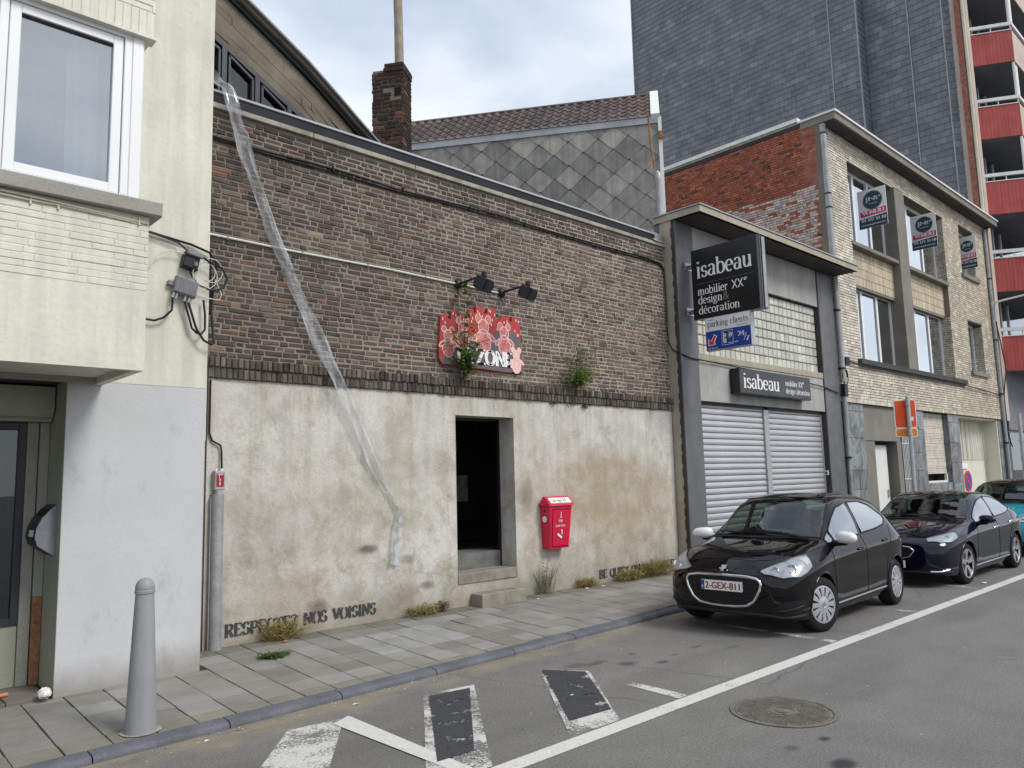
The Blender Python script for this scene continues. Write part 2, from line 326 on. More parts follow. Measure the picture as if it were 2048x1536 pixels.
def wornpaint(key, base, lo, hi, sc=1.6):
    """road paint worn through to the asphalt below"""
    m, n = newmat(key)
    a = n.math('ADD', n.math('MULTIPLY', n.noise(sc, 6, .7), .6), n.math('MULTIPLY', n.noise(60, 3, .75), .4))
    k = n.ramp(a, [(lo, 0.0), (hi, 1.0)])
    c = n.mix(1, base, n.ramp(n.noise(40, 5, .6), [(.3, .84), (.7, 1.05)]), 'MULTIPLY')
    d = n.bsdf(c, .7, 0, n.bump(n.noise(150, 3), .4, .003), .3)
    t = n.n('ShaderNodeBsdfTransparent').outputs[0]
    n.out(n.n('ShaderNodeMixShader', {0: k, 1: t, 2: d}).outputs[0]); MT[key] = m
wornpaint('road_white', srgb(206, 205, 200), .36, .44)
wornpaint('road_white_worn', srgb(200, 199, 194), .45, .53, 2.5)
wornpaint('road_white_faint', srgb(186, 185, 180), .49, .60)
wornpaint('road_black', srgb(64, 65, 68), .425, .45, 6)
# marble slabs
m, n = newmat('marble')
wv = n.noise(1.2, 8, .68, n.mapv((1.6, 1.6, .8)), 2.2)
c = n.ramp(wv, [(.3, srgb(62, 66, 70)), (.47, srgb(104, 108, 110)), (.54, srgb(140, 144, 142)), (.62, srgb(84, 88, 90)), (.8, srgb(118, 118, 114))])
c = n.mix(1, c, n.attr(), 'MULTIPLY')
n.out(n.bsdf(c, .38, 0, None, .45)); MT['marble'] = m
# ------------------------------------------------------------------ geometry helpers
OFF = {}                                   # base point of every Empty
def V3(*a): return Vector(a)
class Fr:
    """local frame: u, v in the surface, n out of it"""
    def __init__(s, o, u, v, n=None):
        s.o = Vector(o); s.u = Vector(u).normalized(); s.v = Vector(v).normalized()
        s.n = Vector(n).normalized() if n else s.u.cross(s.v).normalized()
    def p(s, u, v, n=0): return s.o + s.u * u + s.v * v + s.n * n
WORLD = Fr((0, 0, 0), (1, 0, 0), (0, 1, 0), (0, 0, 1))
def FRONT(y, x0=0, z0=0): return Fr((x0, y, z0), (1, 0, 0), (0, 0, 1), (0, -1, 0))       # faces the street
def SIDE(x, y0=0, z0=0): return Fr((x, y0, z0), (0, -1, 0), (0, 0, 1), (-1, 0, 0))        # faces down the street to the left

class MB:
    def __init__(s): s.v = []; s.f = []; s.c = []
    def add(s, vs, fs, col=None):
        b = len(s.v); s.v += [tuple(p) for p in vs]; s.f += [tuple(i + b for i in f) for f in fs]
        if col is not None: s.c += [col] * len(vs)
        return s
    def box(s, x0, y0, z0, x1, y1, z1, col=None):
        return s.ob(WORLD, x0, x1, y0, y1, z0, z1, col)
    def ob(s, fr, u0, u1, v0, v1, n0, n1, col=None):
        P = [fr.p(u, v, n) for n in (n0, n1) for v in (v0, v1) for u in (u0, u1)]
        return s.add(P, [(0, 2, 3, 1), (4, 5, 7, 6), (0, 1, 5, 4), (2, 6, 7, 3), (0, 4, 6, 2), (1, 3, 7, 5)], col)
    def cbox(s, fr, u0, u1, v0, v1, n0, n1, ch=.004, col=None, jit=0):
        """box with a chamfered front face (n1)"""
        r = lambda: random.uniform(-jit, jit)
        ju = [(r(), r()) for _ in range(4)]
        P = []
        for n, c in ((n0, 0), (n1 - ch, 0), (n1, ch)):
            for k, (u, v, su, sv) in enumerate(((u0, v0, 1, 1), (u1, v0, -1, 1), (u1, v1, -1, -1), (u0, v1, 1, -1))):
                P.append(fr.p(u + su * c + ju[k][0], v + sv * c + ju[k][1], n))
        F = [(8, 9, 10, 11)]
        for a in (0, 4):
            for k in range(4): F.append((a + k, a + (k + 1) % 4, a + 4 + (k + 1) % 4, a + 4 + k))
        return s.add(P, F, col)
    def prism(s, fr, poly, n0, n1, col=None):
        k = len(poly)
        P = [fr.p(u, v, n0) for u, v in poly] + [fr.p(u, v, n1) for u, v in poly]
        F = [tuple(range(k - 1, -1, -1)), tuple(range(k, 2 * k))] + [(i, (i + 1) % k, k + (i + 1) % k, k + i) for i in range(k)]
        return s.add(P, F, col)
    def flat(s, fr, poly, n=0, col=None):
        return s.add([fr.p(u, v, n) for u, v in poly], [tuple(range(len(poly)))], col)
    def tube(s, pts, r, k=8, col=None, caps=True):
        pts = [Vector(p) for p in pts]; rs = r if isinstance(r, (list, tuple)) else [r] * len(pts)
        t0 = (pts[1] - pts[0]).normalized(); ref = Vector((0, 0, 1)) if abs(t0.z) < .9 else Vector((1, 0, 0))
        a = t0.cross(ref).normalized(); P = []; F = []
        for i, p in enumerate(pts):
            t = (pts[min(i + 1, len(pts) - 1)] - pts[max(i - 1, 0)]).normalized()
            a = (a - t * a.dot(t)).normalized(); b = t.cross(a)
            for j in range(k):
                g = 2 * math.pi * j / k
                P.append(p + (a * math.cos(g) + b * math.sin(g)) * rs[i])
        for i in range(len(pts) - 1):
            for j in range(k): F.append((i * k + j, i * k + (j + 1) % k, (i + 1) * k + (j + 1) % k, (i + 1) * k + j))
        if caps: F += [tuple(range(k - 1, -1, -1)), tuple((len(pts) - 1) * k + j for j in range(k))]
        return s.add(P, F, col)
    def lathe(s, fr, prof, k=32, col=None, close=True, a0=0, a1=2 * math.pi):
        """profile [(radius, height along n)]"""
        P = []; F = []; m = len(prof)
        for j in range(k):
            g = a0 + (a1 - a0) * j / k
            for r, h in prof: P.append(fr.p(r * math.cos(g), r * math.sin(g), h))
        for j in range(k):
            for i in range(m - 1):
                a, b = j * m + i, ((j + 1) % k) * m + i
                F.append((a, b, b + 1, a + 1))
        if close:
            F.append(tuple(j * m + m - 1 for j in range(k))); F.append(tuple(j * m for j in range(k - 1, -1, -1)))
        return s.add(P, F, col)
    def grid(s, rows, col=None):
        nr, nc = len(rows), len(rows[0])
        return s.add([p for r in rows for p in r], [(i * nc + j, i * nc + j + 1, (i + 1) * nc + j + 1, (i + 1) * nc + j) for i in range(nr - 1) for j in range(nc - 1)], col)
    def build(s, name, mat, parent=None, smooth=0, rebase=True):
        me = bpy.data.meshes.new(name)
        o = OFF.get(parent.name, Vector()) if (parent and rebase) else Vector()
        me.from_pydata([(p[0] - o.x, p[1] - o.y, p[2] - o.z) for p in s.v], [], s.f)
        if s.c and len(s.c) == len(s.v):
            at = me.color_attributes.new('col', 'FLOAT_COLOR', 'POINT')
            at.data.foreach_set('color', np.array([tuple(c)[:3] + (1,) for c in s.c], 'f').ravel())
        me.materials.append(MT[mat] if isinstance(mat, str) else mat)
        if smooth:
            me.polygons.foreach_set('use_smooth', [True] * len(me.polygons))
            me.set_sharp_from_angle(angle=math.radians(smooth))
        ob = bpy.data.objects.new(name, me); COL.objects.link(ob)
        if parent:
            ob.parent = parent; OFF[ob.name] = o if rebase else Vector()
        return ob

def tag(o, label=None, cat=None, group=None, kind=None):
    for k, v in (('label', label), ('category', cat), ('group', group), ('kind', kind)):
        if v: o[k] = v
    return o
def thing(name, loc, label, cat, group=None):
    o = bpy.data.objects.new(name, None); COL.objects.link(o); o.location = loc; o.empty_display_size = .2
    OFF[o.name] = Vector(loc)
    return tag(o, label, cat, group)

def visarea(pts):
    c = sum((Vector(p) for p in pts), Vector()) / len(pts); d = c - CAM
    z = d.dot(fw)
    return (1e-9 if z < .1 else 1) / d.length_squared
def emit(pieces, name, mat, parent, limit=300, rest='stuff', smooth=0):
    """pieces: list of MB, one per piece; the largest in view become parts, the rest one joined part"""
    key = sorted(range(len(pieces)), key=lambda i: -visarea(pieces[i].v[-4:]))
    solo = set(key[:limit])
    j = MB()
    for i, p in enumerate(pieces):
        if i in solo: p.build(name, mat, parent, smooth)
        else: j.add(p.v, p.f); j.c += p.c
    if j.v: tag(j.build(rest, mat, parent, smooth), kind='stuff')

def clampcol(c, k): return (max(0, c[0] * k), max(0, c[1] * k), max(0, c[2] * k))
def lerp(a, b, t): return tuple(a[i] + (b[i] - a[i]) * t for i in range(3))
def nz(x, y=0, z=0): return mnoise.noise(Vector((x, y, z)))

def courses(fr, u0, u1, v0, h, rows, lens, joint, n0, n1, colfn, jit=.004, ch=.006, skip=None, tilt=.003, wav=0):
    """rows of bricks laid on a wall frame; skip(u0,u1,v0,v1) leaves openings"""
    out = []
    for r in range(rows):
        v = v0 + r * h; u = u0 - random.uniform(0, lens[0][0])
        while u < u1:
            L = random.choices([l[0] for l in lens], [l[1] for l in lens])[0] * random.uniform(.94, 1.06)
            a, b = max(u, u0), min(u + L - joint, u1)
            u += L
            if b - a < .025: continue
            if skip:
                cut = skip(a, b, v, v + h - joint)
                if cut is True: continue
                if cut: a, b = cut
                if b - a < .02: continue
            dn_ = random.uniform(-tilt, tilt)
            w_ = wav * nz(a * .6, v * 2.2, 3.3)
            m = MB(); m.cbox(fr, a, b, v + random.uniform(-.002, .002) + w_, v + h - joint + random.uniform(-.003, .002) + w_, n0, n1 + dn_, ch, colfn((a + b) / 2, v), jit)
            out.append(m)
    return out

# ------------------------------------------------------------------ lettering
_TX = {}
def _textmesh(strings):
    obs = []
    for t in strings:
        cu = bpy.data.curves.new('t', 'FONT'); cu.body = t; cu.size = 1; cu.fill_mode = 'FRONT'; cu.resolution_u = 5
        o = bpy.data.objects.new('t', cu); COL.objects.link(o); obs.append((t, o))
    bpy.context.view_layer.update(); dg = bpy.context.evaluated_depsgraph_get()
    for t, o in obs:
        me = bpy.data.meshes.new_from_object(o.evaluated_get(dg))
        vs_ = np.array([v.co[:2] for v in me.vertices]); fs_ = [tuple(p.vertices) for p in me.polygons]
        _TX[t] = (vs_, fs_); bpy.data.meshes.remove(me)
        cu = o.data; bpy.data.objects.remove(o); bpy.data.curves.remove(cu)
_textmesh(['JNP', 'VENDU', '04 377 33 10', 'www.jnpimmo.be', 'IMMOBILIERE', '2-GEX-811', '1', '0', '8', '24', '7', 'P', 'Liège', 'Cendrier Urbain', '7', 'Aquarelle', 'B', 'Rue Meau 2A', '1-KLM-277', 'LA', 'ZONE', '1-RTB-407'])
def sans(mb, t, fr, u, v, w=None, h=None, n=.002, bold=0):
    """sans serif text fitted to width w and/or cap height h, bottom left at u, v"""
    P, F = _TX[t]; lo = P.min(0); hi = P.max(0); sx = sy = None
    if w: sx = w / (hi[0] - lo[0])
    if h: sy = h / (hi[1] - lo[1])
    sx = sx or sy; sy = sy or sx
    for k in ([0] if not bold else [-bold, 0, bold]):
        mb.add([fr.p(u + (p[0] - lo[0]) * sx + k, v + (p[1] - lo[1]) * sy, n + abs(k) * .03) for p in P], F)

def arc(cx, cy, rx, ry, a0, a1, k=14):
    return [(cx + rx * math.cos(math.radians(a0 + (a1 - a0) * i / k)), cy + ry * math.sin(math.radians(a0 + (a1 - a0) * i / k))) for i in range(k + 1)]
def _ser(x, y, w=.2): return [(x - w, y), (x + w, y)]
# skeleton of a high-contrast serif face: glyph -> (advance, strokes, serifs); x-height 1, cap 1.45
G = {
 'i': (.52, [[(.26, 0), (.26, 1)], arc(.26, 1.36, .05, .05, 0, 360, 8)], [_ser(.26, 0), [(.08, .98), (.26, .98)]]),
 's': (.78, [arc(.39, .74, .24, .24, 30, 270, 10) + arc(.39, .26, .26, .25, 90, -150, 10)], [[(.6, .98), (.6, .72)], [(.14, .28), (.14, .02)]]),
 'a': (.92, [arc(.42, .72, .27, .27, 160, 0, 8) + [(.69, .2)] + arc(.81, .2, .12, .17, 180, 300, 5), arc(.38, .28, .26, .27, 75, 350, 10) + [(.69, .3)]], []),
 'b': (1.0, [[(.2, 0), (.2, 1.5)], arc(.52, .5, .36, .5, 160, -160, 16)], [[(.02, 1.48), (.2, 1.48)]]),
 'e': (.9, [arc(.45, .5, .34, .5, 0, 310, 18), [(.12, .53), (.78, .53)]], []),
 'u': (1.06, [[(.22, 1), (.22, .3)] + arc(.48, .3, .26, .28, 180, 300, 8) + [(.78, .3)], [(.8, 1), (.8, 0)]], [[(.04, .98), (.22, .98)], [(.62, .98), (.8, .98)], [(.8, .02), (.98, .02)]]),
 'm': (1.6, [[(.22, 0), (.22, 1)], [(.24, .68)] + arc(.5, .68, .26, .3, 180, 0, 8) + [(.76, 0)], [(.78, .68)] + arc(1.05, .68, .27, .3, 180, 0, 8) + [(1.32, 0)]], [_ser(.22, 0), _ser(.76, 0), _ser(1.32, 0), [(.04, .98), (.22, .98)]]),
 'n': (1.1, [[(.22, 0), (.22, 1)], [(.24, .68)] + arc(.52, .68, .28, .3, 180, 0, 8) + [(.8, 0)]], [_ser(.22, 0), _ser(.8, 0), [(.04, .98), (.22, .98)]]),
 'o': (.98, [arc(.49, .5, .36, .49, 0, 360, 20)], []),
 'l': (.52, [[(.26, 0), (.26, 1.5)]], [_ser(.26, 0), [(.08, 1.48), (.26, 1.48)]]),
 'r': (.76, [[(.22, 0), (.22, 1)], [(.24, .6)] + arc(.52, .6, .28, .36, 180, 60, 6)], [_ser(.22, 0), [(.04, .98), (.22, .98)], [(.62, .94), (.62, .74)]]),
 'd': (1.04, [[(.8, 0), (.8, 1.5)], arc(.48, .5, .36, .5, 20, 340, 16)], [[(.62, 1.48), (.8, 1.48)], [(.8, .02), (.98, .02)]]),
 'g': (.96, [arc(.42, .64, .28, .34, 0, 360, 14), [(.3, .3), (.24, .14), (.62, .06), (.74, -.18)] + arc(.42, -.2, .34, .22, 0, -200, 10) + [(.3, .02)]], [[(.62, .95), (.9, .95)]]),
 'c': (.86, [arc(.47, .5, .35, .5, 40, 310, 16)], [[(.72, .9), (.72, .68)]]),
 't': (.66, [[(.3, 1.3), (.3, .25)] + arc(.48, .25, .18, .24, 180, 310, 5)], [[(.06, .98), (.56, .98)]]),
 'p': (1.02, [[(.2, -.45), (.2, 1)], arc(.52, .5, .36, .5, 160, -160, 16)], [_ser(.2, -.45), [(.02, .98), (.2, .98)]]),
 'k': (1.04, [[(.22, 0), (.22, 1.5)], [(.74, 1), (.26, .4)], [(.42, .6), (.84, 0)]], [_ser(.22, 0), _ser(.84, 0), _ser(.76, 1), [(.04, 1.48), (.22, 1.48)]]),
 'é': (.9, [arc(.45, .5, .34, .5, 0, 310, 18), [(.12, .53), (.78, .53)], [(.42, 1.16), (.64, 1.44)]], []),
 '&': (1.3, [arc(.52, 1.1, .24, .3, -60, 240, 12) + [(1.1, 0)], [(1.08, .72)] + arc(.48, .34, .38, .36, -10, -270, 12) + [(.62, .86)]], []),
 'X': (1.3, [[(.14, 1.45), (1.14, 0)], [(1.08, 1.45), (.18, 0)]], [_ser(.16, 1.45), _ser(1.08, 1.45), _ser(.18, 0), _ser(1.12, 0)]),
 ' ': (.5, [], []),
}
# stencil capitals, strokes broken where the stencil has its bridges
Q = {
 'R': (1.15, [[(.25, 0), (.25, 1.45)], [(.45, 1.4), (.6, 1.4)] + arc(.6, 1.06, .34, .34, 80, -80, 8) + [(.45, .72)], [(.58, .66), (1.0, 0)]], [_ser(.25, 0), [(.02, 1.43), (.25, 1.43)], _ser(1.0, 0, .14)]),
 'E': (1.05, [[(.25, 0), (.25, 1.45)], [(.45, 1.4), (.92, 1.4)], [(.45, .74), (.75, .74)], [(.45, .05), (.95, .05)]], [_ser(.25, 0), _ser(.25, 1.43), [(.93, 1.4), (.93, 1.1)], [(.95, .05), (.95, .38)]]),
 'S': (.95, [arc(.47, 1.08, .33, .34, 25, 250, 8), arc(.47, .38, .35, .36, 75, -155, 9)], [[(.78, 1.42), (.78, 1.08)], [(.14, .4), (.14, .02)]]),
 'P': (1.05, [[(.25, 0), (.25, 1.45)], [(.45, 1.4), (.6, 1.4)] + arc(.6, 1.02, .36, .38, 80, -80, 8) + [(.45, .64)]], [_ser(.25, 0), [(.02, 1.43), (.25, 1.43)]]),
 'C': (1.1, [arc(.58, .72, .42, .7, 75, 285, 12)], [[(.98, 1.4), (.98, .95)], [(.98, .5), (.98, .1)]]),
 'T': (1.1, [[(.55, 0), (.55, 1.3)], [(.1, 1.38), (.4, 1.38)], [(.7, 1.38), (1.0, 1.38)]], [_ser(.55, 0), [(.08, 1.4), (.08, 1.05)], [(1.02, 1.4), (1.02, 1.05)]]),
 'Z': (1.0, [[(.85, 1.3), (.2, .12)], [(.15, 1.4), (.7, 1.4)], [(.35, .05), (.9, .05)]], [[(.13, 1.4), (.13, 1.05)], [(.92, .05), (.92, .4)]]),
 'N': (1.3, [[(.22, 0), (.22, 1.2)], [(.28, 1.4), (1.02, .1)], [(1.08, .3), (1.08, 1.45)]], [_ser(.22, 0), [(.02, 1.43), (.28, 1.43)], _ser(1.08, 1.43)]),
 'O': (1.15, [arc(.48, .72, .38, .70, 100, 260, 10), arc(.68, .72, .38, .70, 80, -80, 10)], []),
 'V': (1.2, [[(.2, 1.45), (.58, .1)], [(.72, .2), (1.02, 1.45)]], [_ser(.2, 1.43), _ser(1.02, 1.43)]),
 'I': (.6, [[(.3, 0), (.3, 1.45)]], [_ser(.3, 0), _ser(.3, 1.43)]),
 'B': (1.1, [[(.25, 0), (.25, 1.45)], [(.45, 1.4), (.55, 1.4)] + arc(.55, 1.08, .3, .32, 80, -80, 7) + [(.45, .76)], [(.45, .7), (.58, .7)] + arc(.58, .36, .36, .34, 80, -80, 7) + [(.45, .03)]], [_ser(.25, 0), [(.02, 1.43), (.25, 1.43)]]),
 'Q': (1.2, [arc(.48, .72, .38, .70, 100, 260, 10), arc(.68, .72, .38, .70, 80, -80, 10), [(.6, .2), (1.05, -.25)]], []),
 'U': (1.25, [[(.25, 1.45), (.25, .4)] + arc(.6, .4, .35, .38, 180, 250, 5), arc(.66, .4, .35, .38, 290, 360, 5) + [(1.01, 1.45)]], [_ser(.25, 1.43), _ser(1.01, 1.43)]),
 'H': (1.3, [[(.25, 0), (.25, 1.45)], [(1.05, 0), (1.05, 1.45)], [(.45, .74), (.85, .74)]], [_ser(.25, 0), _ser(.25, 1.43), _ser(1.05, 0), _ser(1.05, 1.43)]),
 ' ': (.75, [], []),
}
def _stroke(mb, fr, pts, u, v, sx, sy, n, thick, thin):
    q = []; m = len(pts)
    for i, (x, y) in enumerate(pts):
        a = pts[max(i - 1, 0)]; b = pts[min(i + 1, m - 1)]
        if m > 3 and pts[0] == pts[-1] and i in (0, m - 1): a, b = pts[-2], pts[1]
        dx, dy = b[0] - a[0], b[1] - a[1]; L = math.hypot(dx, dy) or 1
        h = .5 * (thin + (thick - thin) * (abs(dy) / L) ** 1.4)
        q.append(((x - dy / L * h, y + dx / L * h), (x + dy / L * h, y - dx / L * h)))
    P = [fr.p(u + a[0] * sx, v + a[1] * sy, n) for pr in q for a in pr]
    mb.add(P, [(2 * i, 2 * i + 1, 2 * i + 3, 2 * i + 2) for i in range(m - 1)])
def serif(mb, t, fr, u, v, w=None, h=.1, n=.002, font=G, thick=.22, thin=.07, serw=.07):
    """serif text: h is the height of one x-height unit; w squeezes it to a width"""
    tot = sum(font[c][0] for c in t); sx = (w / tot) if w else h
    x = 0; k = 0
    for c in t:
        adv, st, se = font[c]
        for p in st: _stroke(mb, fr, p, u + x * sx, v, sx, h, n + k * .0004, thick, thin); k = (k + 1) % 5
        for p in se: _stroke(mb, fr, [(a, b) for a, b in p], u + x * sx, v, sx, h, n + k * .0004, serw * 1.3, serw); k = (k + 1) % 5
        x += adv
    return x * sx
# ================================================================== THE SETTING
road = tag(MB().add([(-300, -300, 0), (400, -300, 0), (400, 300, 0), (-300, 300, 0)], [(0, 1, 2, 3)]).build('road', 'asphalt'), kind='structure')
GZ = Fr((0, 0, 0), (1, 0, 0), (0, 1, 0), (0, 0, 1))
def mark(name, poly, mat, z=.004):
    # cut into a fan-free strip so that the sheet stays flat
    MB().flat(GZ, poly, z).build(name, mat, road)
mark('edge_line', [(-3, 3.745), (60, 3.735), (60, 3.885), (-3, 3.895)], 'road_white')
mark('hatch_stripe', [(1.46, 3.905), (2.14, 3.905), (3.31, 5.52), (2.86, 5.57)], 'road_white_worn')
mark('bay_line', [(3.20, 3.905), (3.31, 3.905), (3.36, 5.54), (3.17, 5.44)], 'road_white', .0078)
mark('hatch_stripe', [(2.90, 3.905), (3.42, 3.905), (4.62, 5.50), (4.12, 5.58)], 'road_white_worn', .006)
mark('painted_out_patch', [(3.22, 4.22), (3.52, 4.20), (4.52, 5.44), (4.12, 5.50)], 'road_black', .0095)
mark('hatch_stripe', [(4.16, 3.905), (4.70, 3.905), (5.66, 5.05), (5.40, 5.46)], 'road_white_worn', .006)
mark('painted_out_patch', [(4.42, 4.16), (4.86, 4.12), (5.62, 5.06), (5.40, 5.42)], 'road_black', .0095)
mark('bay_line', [(5.46, 3.91), (5.60, 3.91), (5.62, 4.50), (5.52, 4.55)], 'road_white_worn')
mark('bay_line', [(8.27, 3.91), (8.40, 3.91), (8.50, 5.8), (8.42, 5.8)], 'road_white_worn')
mark('bay_line', [(10.62, 3.91), (10.74, 3.91), (10.70, 5.8), (10.58, 5.8)], 'road_white_faint')
mark('bay_line', [(13.20, 3.91), (13.34, 3.91), (13.75, 5.3), (13.62, 5.3)], 'road_white_worn')
mark('bay_line', [(15.5, 3.91), (15.62, 3.91), (15.7, 5.8), (15.58, 5.8)], 'road_white_faint')

# pavement: bed, slabs and kerb
def kf(x): return 5.83 + .045 * min(x, 16)
PZ = lambda y: .05 + max(0, min(1, (y - 6.1) / 2.05)) * .11
pav = thing('pavement', (0, 6.2, 0), None, None); tag(pav, kind='structure')
b = MB(); xs = [-8 + i for i in range(0, 70)]
b.grid([[(x, kf(x) + .1, .030) for x in xs], [(x, 8.15, PZ(8.15) - .0045) for x in xs], [(x, 11, PZ(8.15) - .003) for x in xs]])
b.build('bedding', 'bedding', pav)
pf = Fr((0, 8.15, PZ(8.15)), (1, 0, 0), (0, -2.05, -.11), (0, -.0536, 1))
sl = []
for r in range(8):
    v = .012 + r * .2625
    off = .0
    for i in range(-6, 58):
        u0 = i * .302 + off
        ymid = 8.15 - v
        if u0 < 2.94 and v + .2625 < .74: continue
        v0, v1 = v, v + .2625 - .010
        if u0 < 2.94: v0 = max(v0, .705)
        lim = 8.15 - (kf(u0 + .15) + .155)
        if v0 > lim - .04: continue
        v1 = min(v1, lim)
        g = random.random(); k = random.gauss(1, .05)
        base = srgb(140, 137, 130) if g < .6 else (srgb(150, 147, 142) if g < .82 else srgb(135, 131, 123))
        if 4.4 < u0 < 5.6 and 1 < r < 5: base = srgb(156, 154, 150)
        if r < 1: base = srgb(122, 117, 107)
        if r == 7: base = srgb(136, 131, 119)
        m = MB(); t = random.uniform(-.003, .004)
        m.cbox(pf, u0, u0 + .302 - random.uniform(.008, .012), v0, v1, -.05, t, .003, clampcol((base[0] * .97, base[1] * .985, base[2]), k * .90), .002)
        sl.append(m)
# alcove floor beside the left building
for i in range(6):
    for j in range(2):
        m = MB(); m.cbox(Fr((.0, 7.46 + j * .3, .148), (1, 0, 0), (0, 1, 0)), i * .302 - .1, i * .302 + .195, 0, .293, -.05, random.uniform(-.004, .002), .003, clampcol(srgb(118, 114, 106), random.gauss(1, .06)), .002); sl.append(m)
emit(sl, 'paving_slab', 'slab', pav, 300, 'paving_slabs')
x = -7.4
while x < 45:
    L = random.uniform(.95, 1.05); a, c = x + .006, x + L
    ya, yc = kf(a), kf(c); rows = []
    for (dy, z) in ((0, -.02), (0, .012), (.004, .028), (.014, .042), (.034, .051), (.15, .055), (.15, -.02)):
        rows.append([(a + (c - a) * t, ya + (yc - ya) * t + dy + .003 * nz((a + (c - a) * t) * 5, dy * 9), z + .003 * nz((a + (c - a) * t) * 7, dy * 20, 5)) for t in (0, .02, .25, .5, .75, .98, 1)])
    m = MB(); m.grid(rows); m.f.append(tuple(range(0, 49, 7))); m.f.append(tuple(range(48, -1, -7))); m.build('kerb_stone', 'kerb_stone', pav, 50)
    x += L + .004
# ================================================================== LEFT BUILDING (cream, with the oriel)
YL = 7.45; FL = FRONT(YL)
lb = thing('cream_house', (0, YL, 0), 'cream painted house with projecting upper bay and pale grey ground floor at the left edge', 'house')
MB().box(-6, YL, 2.765, 2.94, 10, 9.5).build('upper_wall', 'cream', lb)
m = MB(); m.box(1.74, YL + .003, .0, 2.937, 10, 2.765); m.build('painted_pier', 'grey_paint', lb)
m = MB(); m.box(1.736, YL + .004, .1, 1.74, 8.1, 2.765); m.build('jamb', 'shaded_jamb_paint', lb)
m = MB(); m.box(-6, YL, .0, -.9, 10, 2.765); m.build('wall', 'grey_paint', lb)
# bay
b = MB(); XO = 2.013; YO = 6.356
b.box(-3, YO, 2.79, XO, YL - .002, 4.0)
b.build('bay_wall', 'cream', lb)
b = MB(); b.prism(Fr((0, 0, 0), (1, 0, 0), (0, 0, 1), (0, -1, 0)), [(-3, 2.735), (XO, 2.735), (XO, 2.79), (-3, 2.79)], -YO - .07, -YO)
b.box(XO - .07, YO + .07, 2.735, XO, YL - .002, 2.79)
b.build('drip_edge', 'cream', lb)
fo = FRONT(YO)
pcs = courses(fo, -1.2, XO + .002, 3.375, .054, 11, [(.30, 3), (.22, 1), (.36, 1)], .004, -.01, .0045, lambda u, v: srgb(222, 221, 203), .0015, .004, tilt=.0022)
for p in pcs: p.c = []
emit(pcs, 'painted_brick', 'cream', lb, 300, 'painted_bricks')
b = MB(); b.cbox(FRONT(YO, 0, 0), -3, XO + .08, 3.985, 4.10, -.5, .075, .008); b.box(XO + .0, YO + .505, 3.987, XO + .078, YL, 4.098); b.build('sill', 'sill_paint', lb)
# bay upper part: lintel bricks on end, courses above
b = MB(); b.box(-3, YO + .004, 5.52, XO, YL - .002, 9.5); b.build('bay_upper_wall', 'cream', lb)
b = MB(); b.box(-3, YO - .012, 5.50, XO + .012, YO + .12, 5.523); b.build('lintel_angle', 'cream', lb)
pcs = []
u = -.6
while u < XO:
    L = random.uniform(.058, .064); m = MB(); m.cbox(fo, u, min(u + L - .003, XO), 5.525, 5.735, -.02, random.uniform(-.001, .003), .004); pcs.append(m); u += L
pcs += courses(fo, -.6, XO, 5.74, .054, 12, [(.30, 3), (.22, 1)], .006, -.02, .002, lambda u, v: srgb(222, 221, 203), .0015, .004, tilt=.002)
for p in pcs: p.c = []
emit(pcs, 'painted_brick', 'cream', lb, 300, 'painted_bricks')
# window of the bay
wn = MB(); YW = YO + .075; fwn = FRONT(YW)
for (u0, u1, v0, v1, n1) in ((-.6, 1.86, 4.10, 4.145, .03), (-.6, 1.86, 5.47, 5.52, .03), (1.80, 1.86, 4.145, 5.47, .028), (.94, 1.00, 4.145, 5.47, .028), (.30, .36, 4.145, 5.47, .028)):
    wn.cbox(fwn, u0, u1, v0, v1, -.06, n1, .005)
win = wn.build('window_frame', 'pvc', lb)
m = MB(); m.cbox(fwn, 1.86, 1.945, 4.10, 5.52, -.06, .034, .005); m.box(1.945, YW - .02, 4.10, 1.95, YL, 5.52); m.build('corner_post', 'pvc', lb)
for (u0, u1) in ((1.006, 1.794), (.366, .934)):
    m = MB()
    for (a, c, d, e) in ((u0, u0 + .075, 4.15, 5.465), (u1 - .075, u1, 4.15, 5.465), (u0 + .075, u1 - .075, 4.15, 4.222), (u0 + .075, u1 - .075, 5.393, 5.465)):
        m.cbox(fwn, a, c, d, e, -.05, .016, .005)
    sash = m.build('sash', 'pvc', lb)
    g = MB(); g.ob(fwn, u0 + .07, u1 - .07, 4.216, 5.399, -.022, -.016); g.build('pane', 'window_glass', sash)
    k = MB(); k.ob(fwn, u0 + .075, u1 - .075, 5.375, 5.395, -.012, -.004); k.build('seal', 'black_plastic', sash)
# room behind: dark back, curtain, white side window beyond
m = MB()
m.box(-3, 8.9, 4.0, 1.93, 8.92, 5.6); m.box(-3, 6.7, 5.6, 1.93, 8.9, 5.62); m.box(-3, 6.5, 3.98, 1.93, 8.9, 4.0)
m.build('room_lining', 'interior', lb)
m = MB(); pts = [(1.44 + i * .017, 6.56 + .016 * math.sin(i * 1.3)) for i in range(14)]
m.grid([[(x, y, 4.12) for x, y in pts], [(x - .015, y, 5.0) for x, y in pts], [(x - .02, y, 5.5) for x, y in pts]]); m.build('curtain', 'curtain', lb, 60)
m = MB(); m.box(1.72, 6.86, 4.2, 1.75, 7.3, 5.1); m.build('side_pane', 'white_paint', lb)
